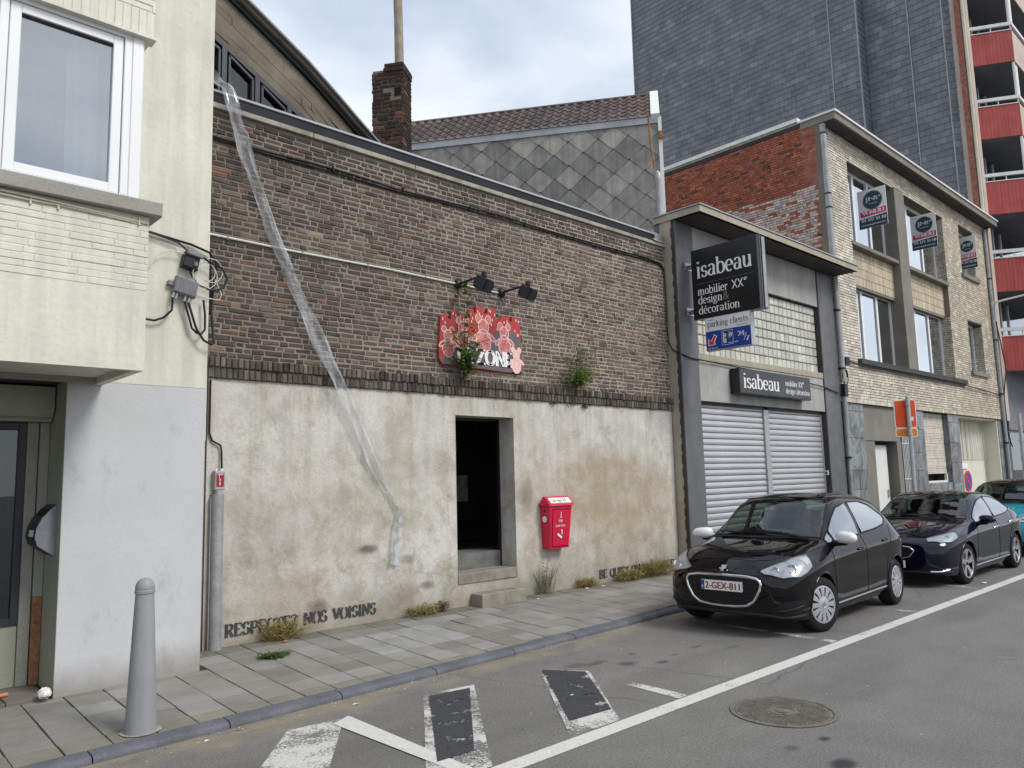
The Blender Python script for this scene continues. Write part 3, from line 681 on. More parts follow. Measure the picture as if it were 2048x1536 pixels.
# cables clipped under the sill
cb = MB()
cb.tube([(-1, 6.33, 3.985), (.6, 6.325, 3.962), (1.2, 6.33, 3.955), (1.55, 6.335, 3.942), (2.0, 6.345, 3.925), (2.03, 6.40, 3.915)], .008, 6)
cb.tube([(-1, 6.335, 3.955), (.9, 6.335, 3.935), (1.15, 6.34, 3.93), (1.4, 6.342, 3.935), (1.62, 6.342, 3.928), (1.85, 6.345, 3.918), (2.02, 6.36, 3.905)], .007, 6)
for xx in (1.18, 1.36, 1.93): cb.box(xx, 6.335, 3.90, xx + .012, 6.352, 3.965)
cb.build('clipped_cable', 'cream_pipe', lb, 40)
# alcove: roller box, shop window, posts
m = MB(); m.prism(Fr((0, 0, 0), (0, 1, 0), (0, 0, 1), (1, 0, 0)), [(7.78, 2.735), (7.78, 2.535), (7.82, 2.47), (7.86, 2.455), (7.86, 2.43), (8.1, 2.43), (8.1, 2.735)], -.9, 1.722)
m.build('roller_shutter_box', 'shaded_jamb_paint', lb)
m = MB(); m.box(-.9, 8.4, .1, 1.74, 8.42, 2.76); m.box(-.9, 7.5, 2.757, 1.735, 8.4, 2.764); m.build('alcove_back', 'dark_room', lb)
m = MB(); fa = FRONT(8.0)
m.cbox(fa, -.9, 1.56, .15, .67, -.1, 0, .004); m.build('stall_riser', 'shaded_jamb_paint', lb)
m = MB()
for (u0, u1, v0, v1) in ((1.50, 1.562, .672, 2.43), (-.9, 1.5, .672, .735), (-.9, 1.5, 2.36, 2.43)): m.cbox(fa, u0, u1, v0, v1, -.06, .02, .004)
sf = m.build('shop_window_frame', 'anthracite', lb)
m = MB(); m.ob(fa, -.9, 1.502, .73, 2.365, -.02, -.014); m.build('pane', 'shop_glass', sf)
for i in range(9):
    m = MB(); m.box(.35 + i * .125, 8.1 + .01 * (i % 2), .72, .35 + i * .125 + .11, 8.115 + .01 * (i % 2), 2.38); m.build('blind_slat', 'interior', lb)
m = MB(); m.cbox(fa, 1.564, 1.652, .15, 2.43, -.1, .02, .004); m.build('post', 'sill_paint', lb)
m = MB(); m.cbox(fa, 1.66, 1.734, .9, 2.43, -.06, .05, .004); m.build('post', 'shaded_jamb_paint', lb)
m = MB(); m.cbox(fa, 1.66, 1.734, .15, .9, -.06, .05, .004); tag(m.build('post', 'rust', lb), 'rusted foot of the cream post')
# roller lip under the bay
m = MB(); m.box(-.9, 7.36, 2.742, 1.95, 7.44, 2.79); m.build('bay_rib', 'sill_paint', lb)

# letter box on the jamb
mb_ = thing('letter_box', (1.735, 7.72, 1.48), 'dark grey metal letter box with curved front on the greenish door jamb', 'letter box')
prof = [(0, .225), (-.045, .185), (-.11, .11), (-.146, .03), (-.155, -.05), (-.135, -.115), (0, -.215)]
fs = Fr((1.735, 7.575, 1.475), (1, 0, 0), (0, 0, 1), (0, -1, 0))
m = MB(); m.prism(fs, prof, -.37, -.008); m.build('case', 'anthracite', mb_, 40)
m = MB(); m.prism(fs, [(a * 1.03, b * 1.02) for a, b in prof], -.008, 0); m.build('side_plate', 'grey_plastic', mb_)
m = MB(); q = [(-.047, .187), (-.09, .127)]; m.prism(Fr((1.735, 7.575, 1.475), (1, 0, 0), (0, 0, 1), (0, -1, 0)), [q[0], q[1], (q[1][0] - .004, q[1][1] + .003), (q[0][0] - .004, q[0][1] + .003)], -.34, -.03); m.build('slot', 'black_plastic', mb_)
m = MB(); m.prism(fs, [(-.147, .01), (-.1555, -.045), (-.159, -.045), (-.150, .01)], -.25, -.10); m.build('name_label', 'paper', mb_)
# junction boxes and cables on the cream wall
jb = thing('junction_box', (2.68, YL, 3.70), 'ribbed grey junction box on the cream wall with cables hanging below', 'junction box')
fj = Fr((2.685, YL, 3.72), (1, 0, -.22), (.18, 0, 1), (0, -1, 0))
m = MB(); m.cbox(fj, -.10, .11, -.08, .08, .03, .10, .01)
for i in range(14): m.ob(fj, -.085 + i * .0135, -.078 + i * .0135, -.07, .07, .10, .105)
m.build('case', 'grey_plastic', jb)
m = MB(); m.ob(fj, -.15, -.10, -.02, .02, .0, .05); m.ob(fj, -.06, .08, -.04, .04, 0, .03); m.build('bracket', 'grey_plastic', jb)
m = MB()
for u in (-.085, -.055, .025, .065): m.tube([fj.p(u, -.08, .065), fj.p(u - .006, -.14, .065)], .012, 8)
m.build('gland', 'steel', jb, 40)
m = MB()
def px(p): return p
m.tube([fj.p(-.09, -.13, .065), V3(2.57, 7.385, 3.48), V3(2.50, 7.39, 3.40), V3(2.42, 7.40, 3.365), V3(2.34, 7.40, 3.37)], .011, 8)
m.tube([fj.p(.02, -.13, .065), V3(2.735, 7.385, 3.42), V3(2.76, 7.385, 3.33), V3(2.81, 7.385, 3.285), V3(2.85, 7.385, 3.28), V3(2.885, 7.385, 3.33), V3(2.885, 7.39, 3.48), V3(2.87, 7.40, 3.62)], .011, 8)
m.tube([fj.p(.06, -.13, .065), V3(2.765, 7.37, 3.42), V3(2.80, 7.37, 3.32), V3(2.87, 7.37, 3.22), V3(2.95, 7.375, 3.185), V3(2.985, 7.40, 3.21), V3(2.985, 7.43, 3.30), V3(2.965, 7.46, 3.6), V3(2.955, 7.47, 4.1)], .012, 8)
m.build('cable', 'cable', jb, 40)
sp = thing('splice_box', (2.72, YL, 4.02), 'small dark splice box tangled in looped wires above the ribbed junction box', 'splice box')
fj = Fr((2.735, YL, 4.0), (1, 0, -.2), (.2, 0, 1), (0, -1, 0))
m = MB(); m.cbox(fj, -.07, .08, -.09, .06, .0, .09, .01); m.build('case', 'black_metal', sp)
m = MB(); m.cbox(fj, -.06, .10, .03, .075, .09, .12, .008); m.cbox(fj, .03, .06, -.06, -.02, .09, .11, .004); m.build('clamp', 'grey_plastic', sp)
m = MB()
m.tube([V3(2.02, 7.43, 4.245), V3(2.3, 7.42, 4.215), V3(2.5, 7.42, 4.19), V3(2.75, 7.42, 4.16), V3(2.92, 7.41, 4.11), V3(3.0, 7.42, 4.02), V3(2.99, 7.44, 3.85), V3(2.96, 7.46, 3.5)], .012, 6)
m.tube([V3(2.06, 7.40, 4.23), V3(2.4, 7.40, 4.19), V3(2.62, 7.40, 4.15), V3(2.72, 7.38, 4.06)], .008, 6)
m.tube([fj.p(.1, .05, .1), V3(2.90, 7.36, 4.0), V3(3.03, 7.36, 3.96), V3(3.09, 7.37, 3.86), V3(3.05, 7.37, 3.76), V3(2.93, 7.37, 3.72), V3(2.80, 7.38, 3.76), V3(2.74, 7.39, 3.86), V3(2.73, 7.4, 3.93)], .010, 6)
m.build('wire', 'cable', sp, 40)
m = MB()
for (cx, cz, r, ph) in ((2.885, 3.90, .085, 0), (2.87, 3.86, .12, 1), (2.93, 3.92, .11, 2)):
    m.tube([V3(cx + r * math.cos(a * .42 + ph), 7.375 - .004 * ph, cz + 1.1 * r * math.sin(a * .42 + ph)) for a in range(16)], .004, 5)
m.tube([V3(2.36, 7.40, 3.86), V3(2.42, 7.39, 3.99), V3(2.52, 7.39, 4.05), V3(2.63, 7.39, 4.055), V3(2.70, 7.39, 4.04)], .006, 6)
m.tube([V3(2.97, 7.38, 3.84), V3(3.04, 7.38, 3.70), V3(3.02, 7.38, 3.64), V3(2.90, 7.38, 3.64), V3(2.80, 7.39, 3.66)], .005, 5)
m.build('loop', 'white_cable', sp, 40)
# ================================================================== BRICK WALL BUILDING
YB = 8.15; FB = FRONT(YB)
bw = thing('brick_wall', (3.2, YB, 0), 'old dark brick wall above stained pale plaster with an open dark doorway', 'wall')
def pl(x0, x1, z0, z1, y1=8.46):
    nx = max(2, int((x1 - x0) / .12)); nzz = max(2, int((z1 - z0) / .12))
    m = MB()
    rows = []
    for j in range(nzz + 1):
        zz = z0 + (z1 - z0) * j / nzz; r = []
        for i in range(nx + 1):
            xx = x0 + (x1 - x0) * i / nx
            e = 0 if (i in (0, nx) or j in (0, nzz)) else 1
            r.append((xx, YB - .006 * e * (nz(xx * .9, zz * .9, 1) + .5 * nz(xx * 3, zz * 3, 7)), zz))
        rows.append(r)
    m.grid(rows)
    P = [(x0, YB, z0), (x1, YB, z0), (x1, y1, z0), (x0, y1, z0), (x0, YB, z1), (x1, YB, z1), (x1, y1, z1), (x0, y1, z1)]
    m.add(P, [(0, 3, 2, 1), (1, 2, 6, 5), (2, 3, 7, 6), (3, 0, 4, 7), (4, 5, 6, 7)])
    return m
m = MB()
for q in ((3.235, 6.60, .1, 2.97), (7.68, 11.60, .1, 2.97), (6.60, 7.68, 2.70, 2.97), (6.60, 7.68, .1, .55)):
    k = pl(*q); m.add(k.v, k.f)
m.build('plaster', 'plaster', bw, 40)
MB().box(2.9, 8.17, .1, 3.233, 8.46, 2.97).build('bare_mortar', 'grey_mortar', bw)
def dkcol(u, v):
    t = max(0, min(1, (u - 3.2) / 6.5))
    b = lerp(srgb(82, 74, 69), srgb(108, 95, 88), min(1, t * 1.15))
    g = random.random()
    if g < .07: b = lerp(b, srgb(128, 86, 74), random.uniform(.2, .7))
    elif g < .20: b = lerp(b, srgb(70, 64, 62), .7)
    elif g < .36: b = lerp(b, srgb(118, 108, 96), .6)
    elif g < .37: b = lerp(b, srgb(156, 132, 110), .6)
    if v > 5.7: b = lerp(b, srgb(56, 51, 48), .5)
    return clampcol(b, random.gauss(1, .10) * (1 + .3 * nz(u * .8, v * 1.1, 4)))
MB().box(2.9, YB + .006, 3.15, 11.598, 8.46, 5.985).build('mortar', 'mortar', bw)
pcs = courses(FB, 3.1, 11.59, 3.205, .0628, 44, [(.205, 5), (.10, 4), (.15, 1)], .013, -.02, .0, dkcol, .005, .007, tilt=.005, wav=.014)
emit(pcs, 'brick', 'dark_brick', bw, 300, 'bricks')
pcs = courses(FRONT(8.16), 2.92, 3.22, .16, .0628, 44, [(.205, 3), (.10, 3)], .011, -.02, .0, lambda u, v: clampcol(srgb(120, 70, 62), random.gauss(1, .15)), .003, .006)
j = MB()
for p in pcs: j.add(p.v, p.f); j.c += p.c
tag(j.build('reveal_bricks', 'dark_brick', bw), kind='stuff')
# two rows of bricks on edge
pcs = []
for (v0, v1, n1, ue) in ((2.972, 3.078, .038, 11.70), (3.088, 3.195, .055, 11.68)):
    u = 2.95
    while u < ue:
        L = random.uniform(.058, .072); m = MB()
        c = lerp(srgb(84, 76, 70), srgb(120, 112, 102), random.random() ** 1.6)
        if random.random() < .12: c = srgb(70, 56, 54)
        m.cbox(FB, u, u + L - .010, v0 + random.uniform(-.004, .004), v1 + random.uniform(-.006, .004), -.05, n1 + random.uniform(-.008, .006), .008, clampcol(c, random.gauss(1, .12)), .003)
        pcs.append(m); u += L
emit(pcs, 'edge_brick', 'dark_brick', bw, 300, 'edge_bricks')
m = MB(); m.box(2.95, YB - .02, 2.976, 11.69, 8.2, 3.19); m.build('edge_mortar', 'grey_mortar', bw)
# coping, gutter
x = 2.9
while x < 11.66:
    L = min(random.uniform(1.5, 1.75), 11.70 - x); m = MB(); m.cbox(FB, x, x + L - .008, 5.99, 6.052, -.2, .042 + random.uniform(-.003, .003), .006); m.build('coping_stone', 'concrete', bw); x += L
m = MB(); m.prism(Fr((0, 0, 0), (0, 1, 0), (0, 0, 1), (1, 0, 0)), [(8.125, 6.052), (8.105, 6.165), (8.13, 6.165), (8.15, 6.052)], 2.9, 11.30); m.build('gutter_front', 'dark_zinc', bw)  # dark colour carries the overhang's shade as well as dirt on the zinc
m = MB(); m.prism(Fr((0, 0, 0), (0, 1, 0), (0, 0, 1), (1, 0, 0)), [(8.095, 6.166), (8.095, 6.172), (8.22, 6.262), (8.22, 6.166)], 2.9, 11.26)
m.tube([(2.9, 8.097, 6.17), (11.26, 8.097, 6.17)], .008, 6); m.build('gutter_capping', 'zinc', bw)
m = MB()
m.grid([[(11.24 + .11 * i + .01 * nz(i, j), 8.09 + .035 * j + .015 * nz(i * 1.7, j * 2.1, 3), 6.06 + .045 * j + .02 * nz(i * 2.3, j * 1.1, 9)) for i in range(4)] for j in range(5)])
m.box(11.26, 8.14, 6.055, 11.58, 8.28, 6.23)
m.build('lead_flashing', 'zinc_pipe', bw)
MB().box(2.9, 8.2, 6.0, 11.55, 9.4, 6.1).build('flat_roof', 'dark_zinc', bw)
# doorway
m = MB(); m.cbox(WORLD, 6.602, 7.678, 8.135, 8.47, .45, .583, .006); m.build('door_sill', 'step_concrete', bw)
m = MB(); m.box(6.55, 8.472, .45, 7.72, 9.0, .80); m.build('inner_step', 'dark_concrete', bw)
m = MB(); m.box(6.52, 8.462, .4, 6.599, 8.52, 2.75); m.box(7.66, 8.462, .4, 7.74, 8.52, 2.75); m.box(6.6, 8.462, 2.66, 7.66, 8.52, 2.75); m.build('door_frame', 'black_metal', bw)
m = MB()
m.box(5.2, 10.6, 0, 9.2, 10.65, 3.1); m.box(5.15, 8.53, 0, 5.2, 10.6, 3.1); m.box(9.2, 8.53, 0, 9.25, 10.6, 3.1); m.box(5.2, 8.53, 3.0, 9.2, 10.6, 3.1); m.box(5.2, 9.0, .70, 9.2, 10.6, .78)
m.build('room', 'dark_room', bw)
for (x, z, w, h) in ((7.7, 1.95, .3, .42), (8.1, 1.9, .28, .4), (8.5, 1.45, .32, .45), (8.05, 1.35, .3, .42), (7.75, 1.3, .24, .36), (8.3, 2.3, .3, .2)):
    MB().box(x, 10.575, z, x + w, 10.59, z + h).build('poster', 'poster', bw)
MB().box(7.3, 10.2, 1.15, 9.1, 10.58, 1.18).build('shelf', 'interior', bw)
# stencilled words on the plaster
m = MB(); serif(m, 'RESPECTEZ NOS VOISINS', FB, 3.46, .255, 1.86, .088, .009, Q, .36, .13, .11); m.build('stencilled_lettering', 'stencil_paint', bw)
m = MB(); serif(m, 'BE QUIET ON THE STREET', FB, 9.44, .235, 2.10, .088, .009, Q, .36, .13, .11); m.build('stencilled_lettering', 'stencil_paint', bw)
# moss under the brick edge
m = MB()
for (x, z, k) in ((8.0, 2.955, 12), (8.48, 2.95, 60), (8.62, 2.955, 20), (8.83, 2.945, 40), (8.93, 2.95, 30), (9.22, 2.93, 110), (9.32, 2.95, 30)):
    for i in range(k):
        c = V3(x + random.gauss(0, .035), YB - random.uniform(.0, .045), z + random.gauss(-.005, .022)); a = [Vector((random.gauss(0, 1), random.gauss(0, 1), random.gauss(0, 1))).normalized() * random.uniform(.008, .018) for _ in range(3)]
        m.add([c + q for q in a], [(0, 1, 2)], clampcol(srgb(58, 70, 38), random.uniform(.5, 1.1)))
tag(m.build('moss', 'leaf', bw), kind='stuff')

# conduit, cables
cd_ = thing('white_conduit', (3.2, YB, 4.54), 'thin white conduit running along the brick wall to the two lamps', 'conduit')
m = MB(); m.tube([(2.95, 8.135, 4.545), (4.2, 8.135, 4.535), (5.5, 8.135, 4.545), (6.62, 8.135, 4.53)], .014, 8); m.tube([(6.78, 8.135, 4.53), (7.42, 8.135, 4.515)], .012, 8); m.build('pipe', 'white_cable', cd_, 40)
for x in (3.4, 4.3, 5.2, 6.1, 7.1): MB().box(x, 8.118, 4.515, x + .012, 8.15, 4.565).build('clip', 'grey_plastic', cd_)
ca = thing('wall_cable', (3.2, YB, 5.67), 'pair of black cables slung along the top of the dark brick wall', 'cable')
P = [(2.95, 5.662), (3.463, 5.65), (3.881, 5.653), (4.393, 5.671), (4.947, 5.675), (5.705, 5.647), (6.549, 5.673), (7.494, 5.695), (8.556, 5.675), (9.763, 5.682), (10.998, 5.69), (11.42, 5.668), (11.545, 5.58), (11.56, 5.45)]
m = MB(); m.tube([(x, 8.128, z) for x, z in P] + [(11.565, 8.12, 5.0), (11.555, 8.12, 4.45), (11.57, 8.115, 4.2), (11.60, 8.05, 4.06), (11.61, 7.93, 4.0), (11.66, 7.885, 3.96), (11.9, 7.88, 3.92), (12.19, 7.88, 3.915), (12.9, 7.89, 3.90), (15.2, 7.885, 3.83), (17.2, 7.88, 3.72), (17.9, 7.87, 3.62)], .013, 6); m.build('cable', 'cable', ca, 40)
m = MB(); m.tube([(x, 8.132, z - .032 + .012 * math.sin(x * 2.3)) for x, z in P[:-1]], .010, 6); m.build('cable', 'cable', ca, 40)
for x in (3.6, 4.7, 5.75, 6.9, 8.0, 9.1, 10.2, 11.1): MB().box(x, 8.11, 5.64, x + .014, 8.15, 5.70).build('clip', 'black_plastic', ca)

# lamps over the painted board
def wall_lamp(x, label):
    t = thing('wall_lamp', (x, YB, 4.53), label, 'lamp', 'floodlights on arms above the painted board')
    f = FRONT(YB, x, 4.53)
    m = MB(); m.lathe(f, [(.07, 0), (.07, .02), (.045, .05), (.02, .06)], 20); m.build('wall_plate', 'black_metal', t, 40)
    m = MB(); m.tube([f.p(0, 0, .04), f.p(-.03, 0, .62)], .015, 8); m.build('arm', 'black_metal', t, 40)
    m = MB(); m.lathe(Fr(f.p(-.03, .005, .60), (1, 0, 0), (0, 1, 0)), [(.02, -.04), (.035, -.03), (.035, .03), (.02, .04)], 14); m.build('knuckle', 'black_metal', t, 40)
    h = Fr(f.p(-.02, -.05, .63), (1, 0, -.16), (.12, -.55, .83), None)
    m = MB(); m.prism(h, [(-.13, 0), (.12, 0), (.145, -.10), (.125, -.17), (-.115, -.17), (-.14, -.10)], -.04, .045); m.build('head', 'anthracite', t)
    m = MB(); m.ob(h, -.012, .012, -.16, -.005, .045, .052); m.build('rib', 'black_metal', t)
    m = MB(); m.ob(h, -.10, .10, -.15, -.02, -.046, -.04); m.build('lens', 'shop_glass', t)
    m = MB(); m.tube([f.p(.0, -.05, .02), f.p(.05, -.13, .05), f.p(.02, -.17, .03), f.p(-.03, -.12, .03), f.p(-.01, -.03, .04)], .006, 6); m.build('lead', 'cable', t, 40)
wall_lamp(6.68, 'black floodlight on a wall arm, nearer the white conduit end, directly above the painted board')
wall_lamp(7.50, 'black floodlight on a wall arm to the right, beyond the end of the conduit')

# painted board
mu = thing('painted_board', (7.1, YB, 3.4), 'red and pink painted board cut like a skyline on the brick wall', 'sign')
OUT = [(6.303, 3.453), (6.327, 3.854), (6.347, 4.045), (6.456, 4.079), (6.463, 4.006), (6.523, 4.006), (6.525, 4.122), (6.655, 4.153), (6.662, 4.083), (6.838, 4.101), (6.845, 4.186), (6.93, 4.204), (6.938, 4.149), (6.968, 4.153), (6.971, 4.251), (7.113, 4.264), (7.12, 4.166), (7.185, 4.174), (7.187, 4.253), (7.347, 4.267), (7.352, 4.102), (7.428, 4.112), (7.468, 4.175), (7.614, 4.186), (7.621, 4.107), (7.66, 4.111), (7.663, 4.185), (7.822, 4.178), (7.831, 3.882), (7.862, 3.621), (7.885, 3.448), (7.863, 3.381), (7.557, 3.35), (7.035, 3.366), (6.647, 3.375), (6.36, 3.378)]
fm = FRONT(8.13)
m = MB(); m.prism(fm, OUT[::-1], -.018, .02); m.build('board', 'mural_red', mu)
m = MB(); m.prism(fm, [(6.312, 3.447), (6.531, 3.527), (6.796, 3.826), (6.937, 3.758), (7.346, 3.916), (7.695, 3.962), (7.826, 3.839), (7.872, 3.448), (7.855, 3.388), (7.557, 3.358), (7.035, 3.374), (6.647, 3.383), (6.363, 3.386)], .0202, .0215); m.build('painted_ground', 'mural_grey', mu)
def ell(mb, cx, cz, rx, rz, n, k=14, rot=0):
    mb.flat(fm, [(cx + rx * math.cos(a) * math.cos(rot) - rz * math.sin(a) * math.sin(rot), cz + rx * math.cos(a) * math.sin(rot) + rz * math.sin(a) * math.cos(rot)) for a in [2 * math.pi * i / k for i in range(k)]], n)
def figure(cx, cz, s, nm, pale):
    m = MB(); e = .0235
    def ell(mb, a, b, rx, rz, n_, k=14, rot=0):
        P = [(a + rx * math.cos(t) * math.cos(rot) - rz * math.sin(t) * math.sin(rot), b + rx * math.cos(t) * math.sin(rot) + rz * math.sin(t) * math.cos(rot)) for t in [2 * math.pi * i / k for i in range(k)]]
        mb.flat(fm, P, n_); _stroke(lines, fm, P + [P[0]], 0, 0, 1, 1, .0262 + len(lines.v) * 2e-6, .013, .010)
    lines = MB()
    ell(m, cx, cz - .16 * s, .15 * s, .2 * s, e); ell(m, cx, cz + .08 * s, .11 * s, .12 * s, e + .0008); ell(m, cx - .1 * s, cz + .2 * s, .06 * s, .07 * s, e + .0016); ell(m, cx + .1 * s, cz + .2 * s, .06 * s, .07 * s, e + .0016)
    ell(m, cx - .15 * s, cz - .1 * s, .1 * s, .04 * s, e + .0024, rot=.7); ell(m, cx + .16 * s, cz - .08 * s, .1 * s, .04 * s, e + .0024, rot=-.6)
    m.build('painted_figure', nm, mu); lines.build('painted_outline', 'mural_pale', mu); return
    m = MB(); e = .0268
    for (dx, dz, a, b) in ((-.1, .2, .035, .045), (.1, .2, .035, .045), (0, .02, .06, .035), (0, -.18, .07, .1)): ell(m, cx + dx * s, cz + dz * s, a * s, b * s, e); e += .0003
    m.build('painted_highlight', pale, mu)
    m = MB(); ell(m, cx - .04 * s, cz + .1 * s, .015 * s, .02 * s, .0285, 8); ell(m, cx + .04 * s, cz + .1 * s, .015 * s, .02 * s, .0285, 8); ell(m, cx, cz + .03 * s, .018 * s, .012 * s, .0285, 8); m.build('painted_eyes', 'mural_grey', mu)
figure(6.46, 3.72, .68, 'mural_figure', None); figure(6.72, 3.86, .72, 'mural_figure', None); figure(7.10, 3.90, .9, 'mural_figure', None); figure(7.50, 3.86, .78, 'mural_figure', None); figure(7.73, 3.57, .62, 'mural_figure_pale', None)
for (x, z) in ((6.37, 3.98), (6.41, 3.93), (6.55, 4.07), (6.60, 4.06), (6.68, 4.05), (6.74, 4.02), (6.87, 4.10), (6.90, 4.05), (6.88, 4.0), (7.0, 4.16), (7.03, 4.13), (7.05, 4.06), (7.08, 4.1), (7.21, 4.2), (7.24, 4.19), (7.27, 4.07), (7.25, 4.0), (7.32, 4.15), (7.36, 3.95), (7.39, 3.95), (7.50, 4.06), (7.56, 4.08), (7.58, 4.05), (7.60, 3.98), (7.74, 4.12), (7.79, 4.11), (7.71, 3.96), (7.76, 3.9), (7.78, 3.9)): MB().ob(fm, x, x + .012, z, z + .036, .0202, .0222).build('painted_window', 'white_print', mu)
m = MB(); sans(m, 'LA', fm, 6.63, 3.42, .26, .225, .031, .016); m.build('lettering', 'white_print', mu)
m = MB(); sans(m, 'ZONE', fm, 6.96, 3.42, .66, .225, .031, .016); m.build('lettering', 'white_print', mu)

# red ashtray bin on the wall
bn = thing('ashtray_bin', (8.4, YB, .78), 'red plastic ashtray bin fixed to the pale plaster right of the doorway', 'bin')
def binring(y, z, a, b): return [(a, y, z), (b, y, z)]
m = MB(); top = [(8.17, 8.148), (8.17, 7.965), (8.185, 7.945), (8.645, 7.945), (8.66, 7.965), (8.66, 8.148)]; bot = [(8.205, 8.148), (8.205, 8.01), (8.22, 7.995), (8.60, 7.995), (8.615, 8.01), (8.615, 8.148)]
P = [(x, y, .79) for x, y in bot] + [(x, y, 1.405) for x, y in top]; k = 6
m.add(P, [tuple(range(5, -1, -1)), tuple(range(6, 12))] + [(i, (i + 1) % k, k + (i + 1) % k, k + i) for i in range(k)]); m.build('body', 'red_plastic', bn)
m = MB(); m.prism(Fr((0, 0, 0), (0, 1, 0), (0, 0, 1), (1, 0, 0)), [(7.925, 1.41), (7.93, 1.432), (8.035, 1.545), (8.06, 1.548), (8.148, 1.44), (8.148, 1.41)], 8.155, 8.675); m.build('lid', 'red_plastic', bn)
m = MB(); fd = Fr((8.16, 7.955, 1.405), (1, 0, 0), (0, .05, -.615)); m.f = []
ff = Fr((0, 7.97, 0), (1, 0, 0), (0, -.08, 1)); ff.o = Vector((0, 7.995 + .064, 0)); 
ff = Fr((0, 7.992, .79), (1, 0, 0), (0, -.047, .615), (0, -1, -.077))
m = MB(); m.ob(ff, 8.24, 8.245, .03, .58, .0, .006); m.ob(ff, 8.24, 8.62, .57, .576, .0, .006); m.ob(ff, 8.26, 8.595, .03, .036, .0, .006); m.build('door_seam', 'black_plastic', bn)
sl_ = Fr((8.155, 7.931, 1.433), (1, 0, 0), (0, .104, .112), (0, -.112, .104))
m = MB(); m.ob(sl_, .05, .49, .02, .125, .001, .004); sk = m.build('sticker', 'paper', bn)
m = MB()
for (a, c) in ((.12, .04), (.15, .04), (.34, .05), (.38, .05)): m.ob(sl_, a, a + .012, c, c + .05, .0045, .006)
m.ob(sl_, .2, .3, .06, .075, .0045, .006); m.ob(sl_, .22, .28, .03, .04, .0045, .006); m.build('sticker_print', 'black_print', sk)
m = MB(); sans(m, 'Liège', ff, 8.37, .375, .085, .055, .004); m.build('lettering', 'white_print', bn)
m = MB(); sans(m, 'Cendrier Urbain', ff, 8.30, .315, .21, .035, .004); m.build('lettering', 'white_print', bn)
m = MB(); m.flat(ff, [(8.40, .445), (8.43, .445), (8.42, .46), (8.42, .53), (8.41, .53), (8.41, .46)], .004)
m.build('tower_symbol', 'white_print', bn); m = MB(); m.flat(ff, [(8.34, .20), (8.36, .225), (8.45, .165), (8.435, .14)], .004); m.flat(ff, [(8.43, .20), (8.45, .205), (8.455, .26), (8.43, .275), (8.425, .25), (8.44, .24)], .004)
m.build('cigarette_symbol', 'white_print', bn)
sdl = SIDE(8.165, 8.06, 1.28)
m = MB(); m.lathe(SIDE(8.176, 8.06, 1.22), [(.045, 0), (.045, .004)], 18); m.build('sticker', 'sign_white', bn)
m = MB(); m.lathe(SIDE(8.170, 8.05, 1.335), [(.018, -.01), (.018, .006)], 12); m.build('lock', 'black_metal', bn)
m = MB(); m.ob(SIDE(8.1725, 8.08, 1.475), -.02, .02, -.02, .02, -.012, .004); m.build('vent', 'black_plastic', bn)
# two concrete blocks as steps
for (a, c, lab) in ((6.81, 7.225, 'left of two rough concrete step blocks below the doorway'), (7.232, 7.61, 'right of two rough concrete step blocks below the doorway')):
    m = MB(); m.cbox(WORLD, a, c, 7.90, 8.14, .12, .315, .012, None, .004)
    tag(m.build('step_block', 'step_concrete'), lab, 'step', 'step blocks below the doorway')
# steel cable guard with switch box at the left end
gp = thing('cable_guard', (3.36, YB, .14), 'tall grey steel cable guard pipe standing against the wall by the house corner', 'pipe')
m = MB(); prof = [(.068 * math.cos(a), .068 * math.sin(a)) for a in [math.pi * i / 12 for i in range(13)]]
m.prism(Fr((3.345, 8.12, .135), (-1, 0, 0), (0, -1, 0), (0, 0, 1)), prof + [(-.068, -.03), (.068, -.03)], 0, 1.60); m.build('guard', 'zinc_pipe', gp, 50)
m = MB(); m.box(3.267, 8.10, .15, 3.275, 8.14, 1.70); m.build('flange', 'zinc_pipe', gp)
sw = thing('switch_box', (3.35, YB, 1.75), 'small grey switch box with a red number plate above the steel guard pipe', 'switch box')
fq = FRONT(8.14, 3.35, 1.78)
m = MB(); m.cbox(fq, -.055, .055, 0, .20, 0, .07, .008); m.lathe(Fr(fq.p(0, -.05, .03), (1, 0, 0), (0, 1, 0)), [(.04, 0), (.04, .05)], 14); m.build('case', 'silver_paint', sw, 40)
m = MB(); m.ob(fq, -.038, .04, .035, .17, .07, .074); pl_ = m.build('number_plate', 'plate_red', sw)
m = MB()
for t, v in (('1', .125), ('0', .09), ('8', .05)): sans(m, t, fq, -.012, v, None, .03, .0755)
m.ob(fq, -.028, .03, .157, .163, .0745, .0755); m.build('lettering', 'white_print', pl_)
m = MB()
for u in (-.03, .03): m.lathe(Fr(fq.p(u, .2, .035), (1, 0, 0), (0, 1, 0)), [(.012, 0), (.012, .025)], 10)
m.build('gland', 'white_print', sw)
m = MB(); m.tube([fq.p(.03, .22, .035), V3(3.38, 8.12, 2.18), V3(3.37, 8.12, 2.25), V3(3.28, 8.13, 2.30), V3(3.25, 8.13, 2.38), V3(3.25, 8.13, 2.95)], .011, 8); m.build('cable', 'cable', sw, 40)
m = MB(); m.tube([(3.20, 8.14, 2.3), (3.20, 8.14, 4.0)], .015, 8); m.build('riser', 'white_cable', sw, 40)
